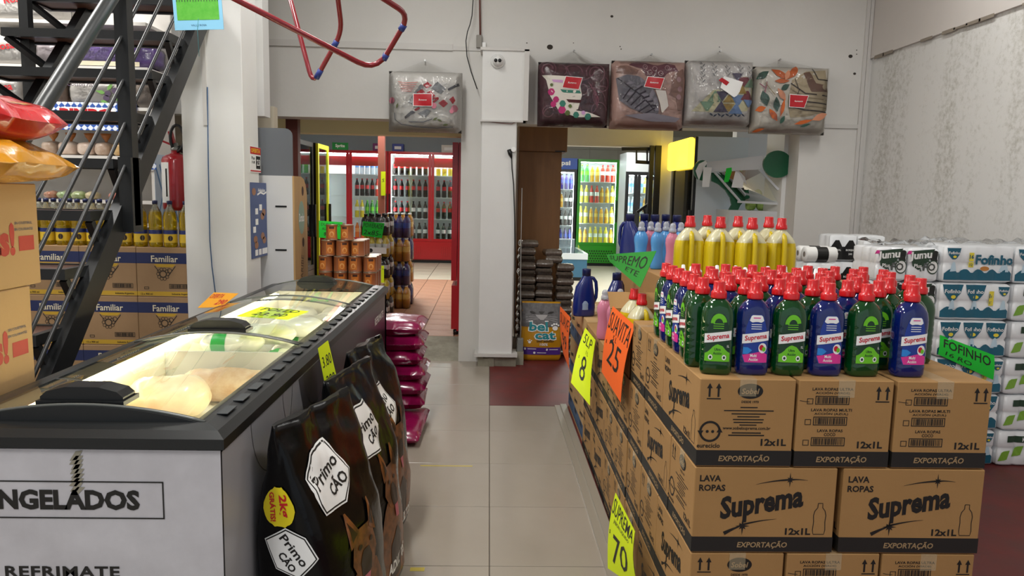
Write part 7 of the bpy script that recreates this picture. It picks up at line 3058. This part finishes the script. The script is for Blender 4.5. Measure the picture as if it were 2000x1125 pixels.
L2 = [px(460, -2, Y=2.6), px(735, 140, Y=3.0), px(800, 30, Y=2.9), px(750, -2, Y=2.8)]
L2 = [L2[0] + (L2[0] - L2[1]) * .35] + L2[1:] + [L2[3] + (L2[3] - L2[2]) * 2.5]
L1 = [px(567, -2, Y=3.4), px(611, 165, Y=3.4), px(668, 62, Y=3.3), px(660, -2, Y=3.2)]
L1 = [L1[0] + (L1[0] - L1[1]) * .5] + L1[1:] + [L1[3] + (L1[3] - L1[2]) * 1.5]
for L_, r0 in ((L2, .09), (L1, .06)):
    mb = MB()
    mb.tube([p - o_ for p in rounded(L_, r0)], .0105, 10)
    mb.build('tube_loop', M_RTUBE, fr)
for (u0, v0), (u1, v1), A, B in (((751, 117), (757, 107), L2[1], L2[2]), ((787, 61), (792, 50), L2[1], L2[2]), ((617, 152), (627, 136), L1[1], L1[2]), ((652, 93), (659, 80), L1[1], L1[2])):
    mb = MB()
    def onseg(u, v):
        best = None
        for k in range(201):
            p = A.lerp(B, k / 200)
            c_ = ROT.transposed() @ (p - Vector((0, 0, CAMZ)))
            uu, vv = 1000 - F * c_.x / c_.z, 562.5 + F * c_.y / c_.z
            d_ = (uu - u) ** 2 + (vv - v) ** 2
            if best is None or d_ < best[0]:
                best = (d_, p)
        return best[1]
    mb.tube([onseg(u0, v0) - o_, onseg(u1, v1) - o_], .013, 10)
    mb.build('blue_sleeve', M_BTUBE, fr)
for p in (L2[0], L2[-1], L1[0], L1[-1]):
    mb = MB()
    mb.tube([p - o_, Vector((p.x, p.y, CEIL)) - o_], .004, 6)
    mb.build('hanging_wire', M_METAL, fr)

# ================================================================== hanging calendar
ca, cb = px(342, 57, Y=3.6), px(437, 50, Y=3.6)
cw, chh = cb.x - ca.x, .34
cl = thing('hanging_calendar', 'light blue calendar card with green field picture on string', 'calendar', ((ca.x + cb.x) / 2, 3.6, ca.z))
cl.rotation_euler = (0, -.05, 0)
mb = MB()
mb.box((-cw / 2, -.002, 0), (cw / 2, .002, chh))
mb.build('card', mat('calendar_blue', '#86c4e4', .5), cl)
mb = MB()
mb.box((-cw * .43, -.003, chh * .13), (cw * .43, -.002, chh * .40))
mb.build('field_print', mat('field_green', '#4aa82c', .5, noise_amt=.5, noise_scale=30, col2='#7ac850'), cl)
mb = MB()
for k in range(16):
    x = -cw * .42 + cw * .84 * k / 15
    mb.box((x - .001, -.0036, chh * .37), (x + .002, -.003, chh * (.42 + .05 * RND.random())))
mb.box((-cw * .43, -.0034, chh * .40), (cw * .43, -.003, chh * .46))
mb.build('tree_print', mat('tree_dark', '#2c3c30', .6), cl)['kind'] = 'stuff'
mb = MB()
mb.box((-cw * .43, -.003, chh * .46), (cw * .43, -.002, chh * .95))
mb.build('sky_print', mat('sky_print', '#c4dcec', .5), cl)
mb = MB()
mb.decal(fit(text('VALLE ROSA', .01, .01), cw * .32), plane_map((0, -.0026, chh * .06), (1, 0, 0), (0, 0, 1)))
mb.build('caption', mat('caption_blue', '#2c5a7c', .6), cl)
mb = MB()
mb.tube([(-.01, -.004, -.12), (-.008, -.004, 0), (0, -.004, .05)], .0012, 5)
mb.build('tassel', mat('tassel_teal', '#3c8a94', .6), cl)
mb = MB()
mb.tube([(0, 0, chh), (0, 0, CEIL - ca.z)], .0012, 5)
mb.build('string', M_LW, cl)

# ================================================================== brown cabinet, grey pellet bags, cat litter bag
KY = 7.45
kx0, kx1, kx2 = px(1012, 350, Y=KY).x, px(1096, 350, Y=KY).x, px(1108, 270, Y=KY).x
kz = px(1050, 296, Y=KY).z
kb = thing('brown_cabinet', 'tall wood grain cabinet beside the centre pillar', 'cabinet', ((kx0 + kx1) / 2, KY + .3, RZ))
M_KW = mat('cabinet_wood', '#82592f', .55, noise_amt=.5, noise_scale=5, col2='#6a4522', stretch=(5, 5, .5))
w = (kx1 - kx0) / 2
mb = MB()
mb.bbox((-w, -.3, 0), (w, .3, kz - RZ), .004)
mb.build('cabinet_body', M_KW, kb)
mb = MB()
mb.box((-w + .012, -.306, .02), (w - .004, -.3, kz - RZ - .006))
mb.build('door_panel', M_KW, kb)
tb = thing('wooden_chest', 'wood grain box lying on top of the brown cabinet', 'box', ((kx0 + kx2) / 2, KY + .28, kz))
w2 = (kx2 - kx0) / 2
zt2 = px(1050, 240, Y=KY).z
mb = MB()
mb.bbox((-w2, -.3, 0), (w2, .3, zt2 - kz), .004)
mb.build('box_body', M_KW, tb)
mb = MB()
mb.box((w2 - .12, -.304, .0), (w2 - .02, -.3, .012))
mb.build('torn_edge', M_BLACK, tb)

M_PEL = mat('pellet_bag', '#74685e', .25, coat=.7, noise_amt=.75, noise_scale=45, col2='#4a423a', bump=.4, bump_scale=30)
PYc = 7.18
pel = pillow('pellet_bag', '', 'bag', (0, 0, 0), (.172, .22, .073), M_PEL, 90.0, 0, e=.18, wob=.014, nx=16, ny=12)
P_PEL = Proto(pel)
for c, (u, vtop) in enumerate(((1028, 484), (1062, 508), (1101, 516))):
    x = px(u, 550, Y=PYc).x
    ztop = px(u, vtop, Y=PYc - .1).z
    n_ = int(ztop / .068)
    for k in range(n_):
        P_PEL.put((x + RND.uniform(-.006, .006), PYc + RND.uniform(-.008, .008), .001 + k * (ztop - .005) / n_), RND.uniform(-.06, .06) + PI * (k % 2), ['clear grey pellet bag in column next to the pillar', 'clear grey pellet bag in the middle column', 'clear grey pellet bag in the column next to blue freezer'][c], 'clear bags of grey pellets')
    if c == 0:
        P_PEL.put((x + .01, PYc, ztop + .0), .15, 'loose pellet bag slumped on the column by the pillar', 'clear bags of grey pellets')
    if c == 2:
        P_PEL.put((x - .10, PYc + .02, ztop + .0), -.1, 'loose pellet bag bridging middle and outer columns', 'clear bags of grey pellets')
        P_PEL.put((x - .12, PYc + .03, ztop + .064), .1, 'topmost pellet bag bridging middle and outer columns', 'clear bags of grey pellets')

# cat litter bag
cz0 = px(1055, 590, Y=6.86).z
bW, bT = .385, .15
bag = Bag(bW, bT, .56, 3.3, .02, .02)
ct = thing('cat_litter_bag', 'yellow and grey cat litter bag with teal lettering', 'bag', (px(1056, 690, Y=6.93).x, 6.93, 0.0), -PI / 2)
bag.body(56, 28).build('bag_film', mat('litter_yellow', '#c08a14', .3, coat=.3, bump=.15, bump_scale=12), ct)
FM = bag.fm
mb = MB()
mb.decal(strips([(-bW * .6, .33), (bW * .6, .33), (bW * .6, .545), (-bW * .6, .545)], 18, 8), FM(.003), 0, True)
mb.decal(strips([(-.06, .44), (.06, .44), (.03, .40), (0, .39), (-.03, .40)], 8, 3), FM(.0045), 1, True)
mb.decal(strips([(-.03, .47), (.03, .47), (.012, .445), (-.012, .445)], 4, 2), FM(.006), 2, True)
for s in (-1, 1):
    mb.decal(move(disc(.03, .011, 12), s * .085, .46, s * .25), FM(.006), 2)
    for k in range(3):
        mb.decal(line2([(s * .03, .42 - .008 * k), (s * .09, .425 - .016 * k), (s * .15, .42 - .024 * k)], .003), FM(.006), 1)
mb.build('cat_print', [mat('cat_grey', '#6c6a6c', .5, noise_amt=.7, noise_scale=30, col2='#3a3838'), mat('cat_pale', '#a8a4a4', .5), mat('cat_dark', '#2a2624', .5)], ct)
mb = MB()
for b_, l_, mi in ((.075, .0055, 0), (.03, .008, 1)):
    mb.decal(move(fit(text('bel', .08, b_), .17 if mi else .19, .085 if mi else .105), -.03, .335), FM(l_), mi)
    mb.decal(move(fit(text('cat', .07, b_), .18 if mi else .20, .07 if mi else .09), .03, .25), FM(l_), mi)
mb.build('brand_lettering', [M_LW, mat('litter_teal', '#1d8a94', .4)], ct)
mb = MB()
for dx, dz_, r in ((0, 0, .024), (-.028, .026, .01), (-.01, .038, .01), (.012, .038, .01), (.03, .026, .01)):
    mb.decal(move(disc(r, r * .9, 12), .125 + dx, .32 + dz_), FM(.007), 0)
for dx, dz_, r in ((0, 0, .014), (-.016, .014, .006), (0, .022, .006), (.016, .014, .006)):
    mb.decal(move(disc(r, r * .9, 10), -.105 + dx, .185 + dz_), FM(.006), 0)
mb.build('paw_print', [M_LW], ct)['kind'] = 'stuff'
mb = MB()
mb.decal(move(fit(text('uso adulto', .02, .01, shear=.3), .15), .03, .20), FM(.006), 0)
mb.decal(move(fit(text('100%', .02, .02), .07), .02, .165), FM(.006), 1)
mb.build('small_lettering', [M_INK, M_LW], ct)
mb = MB()
mb.decal(strips([(-bW * .47, .065), (bW * .47, .065), (bW * .47, .135), (-bW * .47, .135)], 14, 3), FM(.0045), 0, True)
for x, z in ((-.15, .12), (.05, .115), (-.06, .083)):
    mb.decal(move(disc(.011, None, 10), x, z), FM(.006), 1)
    mb.decal(move(rect(.08, .006, 4, 1), x + .065, z), FM(.006), 1)
mb.build('purple_band', [mat('litter_purple', '#4c2a86', .4), M_LW], ct)

# ================================================================== deli counter with green ends
dl = thing('deli_counter', 'white and green deli display counter with slanted glass', 'counter', (px(1450, 400, Y=7.5).x, 7.5, RZ))
o_ = dl.location.copy()
M_DG = mat('deli_green', '#0f5a38', .35)
M_DW = mat('deli_white', '#d8dce0', .35)
Z6 = lambda x, y: (1340 + x * .1333, 280 + y * .1333)
def dp(x, y, Y):
    return px(*Z6(x, y), Y=Y) - o_
YL, YR = 7.55, 7.02
def slab(pts, Y, th, m, name, par=dl):
    mb = MB()
    f_ = [dp(x, y, Y) for x, y in pts]
    mb.loft([f_, [p + Vector((0, th, 0)) for p in f_]], 0, True, True, False)
    return mb.build(name, m, par)


slab([(240 + 125 * math.cos(a) * 1.0, 395 + 150 * math.sin(a)) for a in [2 * PI * k / 24 for k in range(24)]], YL, .03, M_DG, 'left_end_disc')
slab([(370, 430), (370, 550), (480, 600), (580, 690), (650, 800), (670, 900), (630, 975), (760, 985), (800, 900), (880, 830), (760, 690), (640, 550), (540, 480), (440, 425)], YL + .002, .03, M_DG, 'green_arm')
slab([(1345 + 210 * math.cos(a), 305 + 200 * math.sin(a)) for a in [2 * PI * k / 28 for k in range(28)]], YR, .03, M_DG, 'right_end_disc')
mb = MB()
r0 = [dp(300, 275, YL), dp(300, 420, YL)]
r1 = [dp(1240, 165, YR + .04), dp(1240, 375, YR + .04)]
mb.loft([[r0[0], r0[1], r0[1] + Vector((0, .1, .02)), r0[0] + Vector((0, .1, -.02))], [r1[0], r1[1], r1[1] + Vector((0, .1, .02)), r1[0] + Vector((0, .1, -.02))]], 0, True, True, False)
can = mb.build('lamp_canopy', M_DW, dl)
slab([(140, 400), (190, 300), (290, 250), (310, 290), (250, 380), (190, 540), (165, 480)], YL - .006, .004, M_LW, 'price_sticker')
for pts, m in (((( 255, 345), (380, 355), (335, 640), (235, 640)), M_LW), (((590, 365), (690, 350), (620, 565), (555, 570)), N_GREEN), (((740, 340), (875, 335), (830, 655), (665, 645)), M_LW)):
    slab(list(pts), YL - .20 if pts[0][0] > 500 else YL - .05, .002, m, 'price_slip')
for (a, b), nm in ((((415, 420), (790, 850)), 'glass_bar'), (((1070, 375), (1350, 680)), 'glass_bar'), (((760, 855), (1345, 885)), 'bottom_rail')):
    mb = MB()
    ya = YL - .03 if a[0] < 900 else YR + .1
    yb = YL - .03 if b[0] < 900 else YR + .1
    mb.bar(dp(*a, ya), dp(*b, yb), .02, .022)
    mb.build(nm, M_DW, dl)
mb = MB()
mb.loft([[dp(480, 425, YL), dp(1070, 375, YR + .12)], [dp(850, 850, YL), dp(1345, 880, YR + .12)]], 0, False, False, False, closed=False)
mb.build('slanted_glass', M_GLASS, dl)
a, b = dp(640, 975, YL), dp(1340, 930, YR + .1)
mb = MB()
zt_ = min(a.z, b.z)
mb.loft([[Vector((a.x, a.y, 0)), Vector((b.x, b.y, 0)), Vector((b.x, b.y + .45, 0)), Vector((a.x, a.y + .45, 0))], [Vector((a.x, a.y, zt_)), Vector((b.x, b.y, zt_)), Vector((b.x, b.y + .45, zt_)), Vector((a.x, a.y + .45, zt_))]], 0, True, True, False)
mb.build('counter_body', M_DW, dl)
zt2_ = zt_ + .045
zct = zt_ + o_.z
for k, (u, dz_) in enumerate(((1470, 0.0), (1481, .105), (1491, 0.0))):
    p = px(u, 390, Y=7.5)
    lump('lettuce', ['green lettuce head low in the deli counter', 'green lettuce head on top of the deli heap', 'green lettuce head beside the deli counter glass'][k], 'lettuce', (p.x, 7.55, zct + dz_ - .002), (.105, .11, .11), mat('lettuce_green', '#8ab04a', .6, noise_amt=.6, noise_scale=24, col2='#c8d88a'), 95.0 + k, 0)
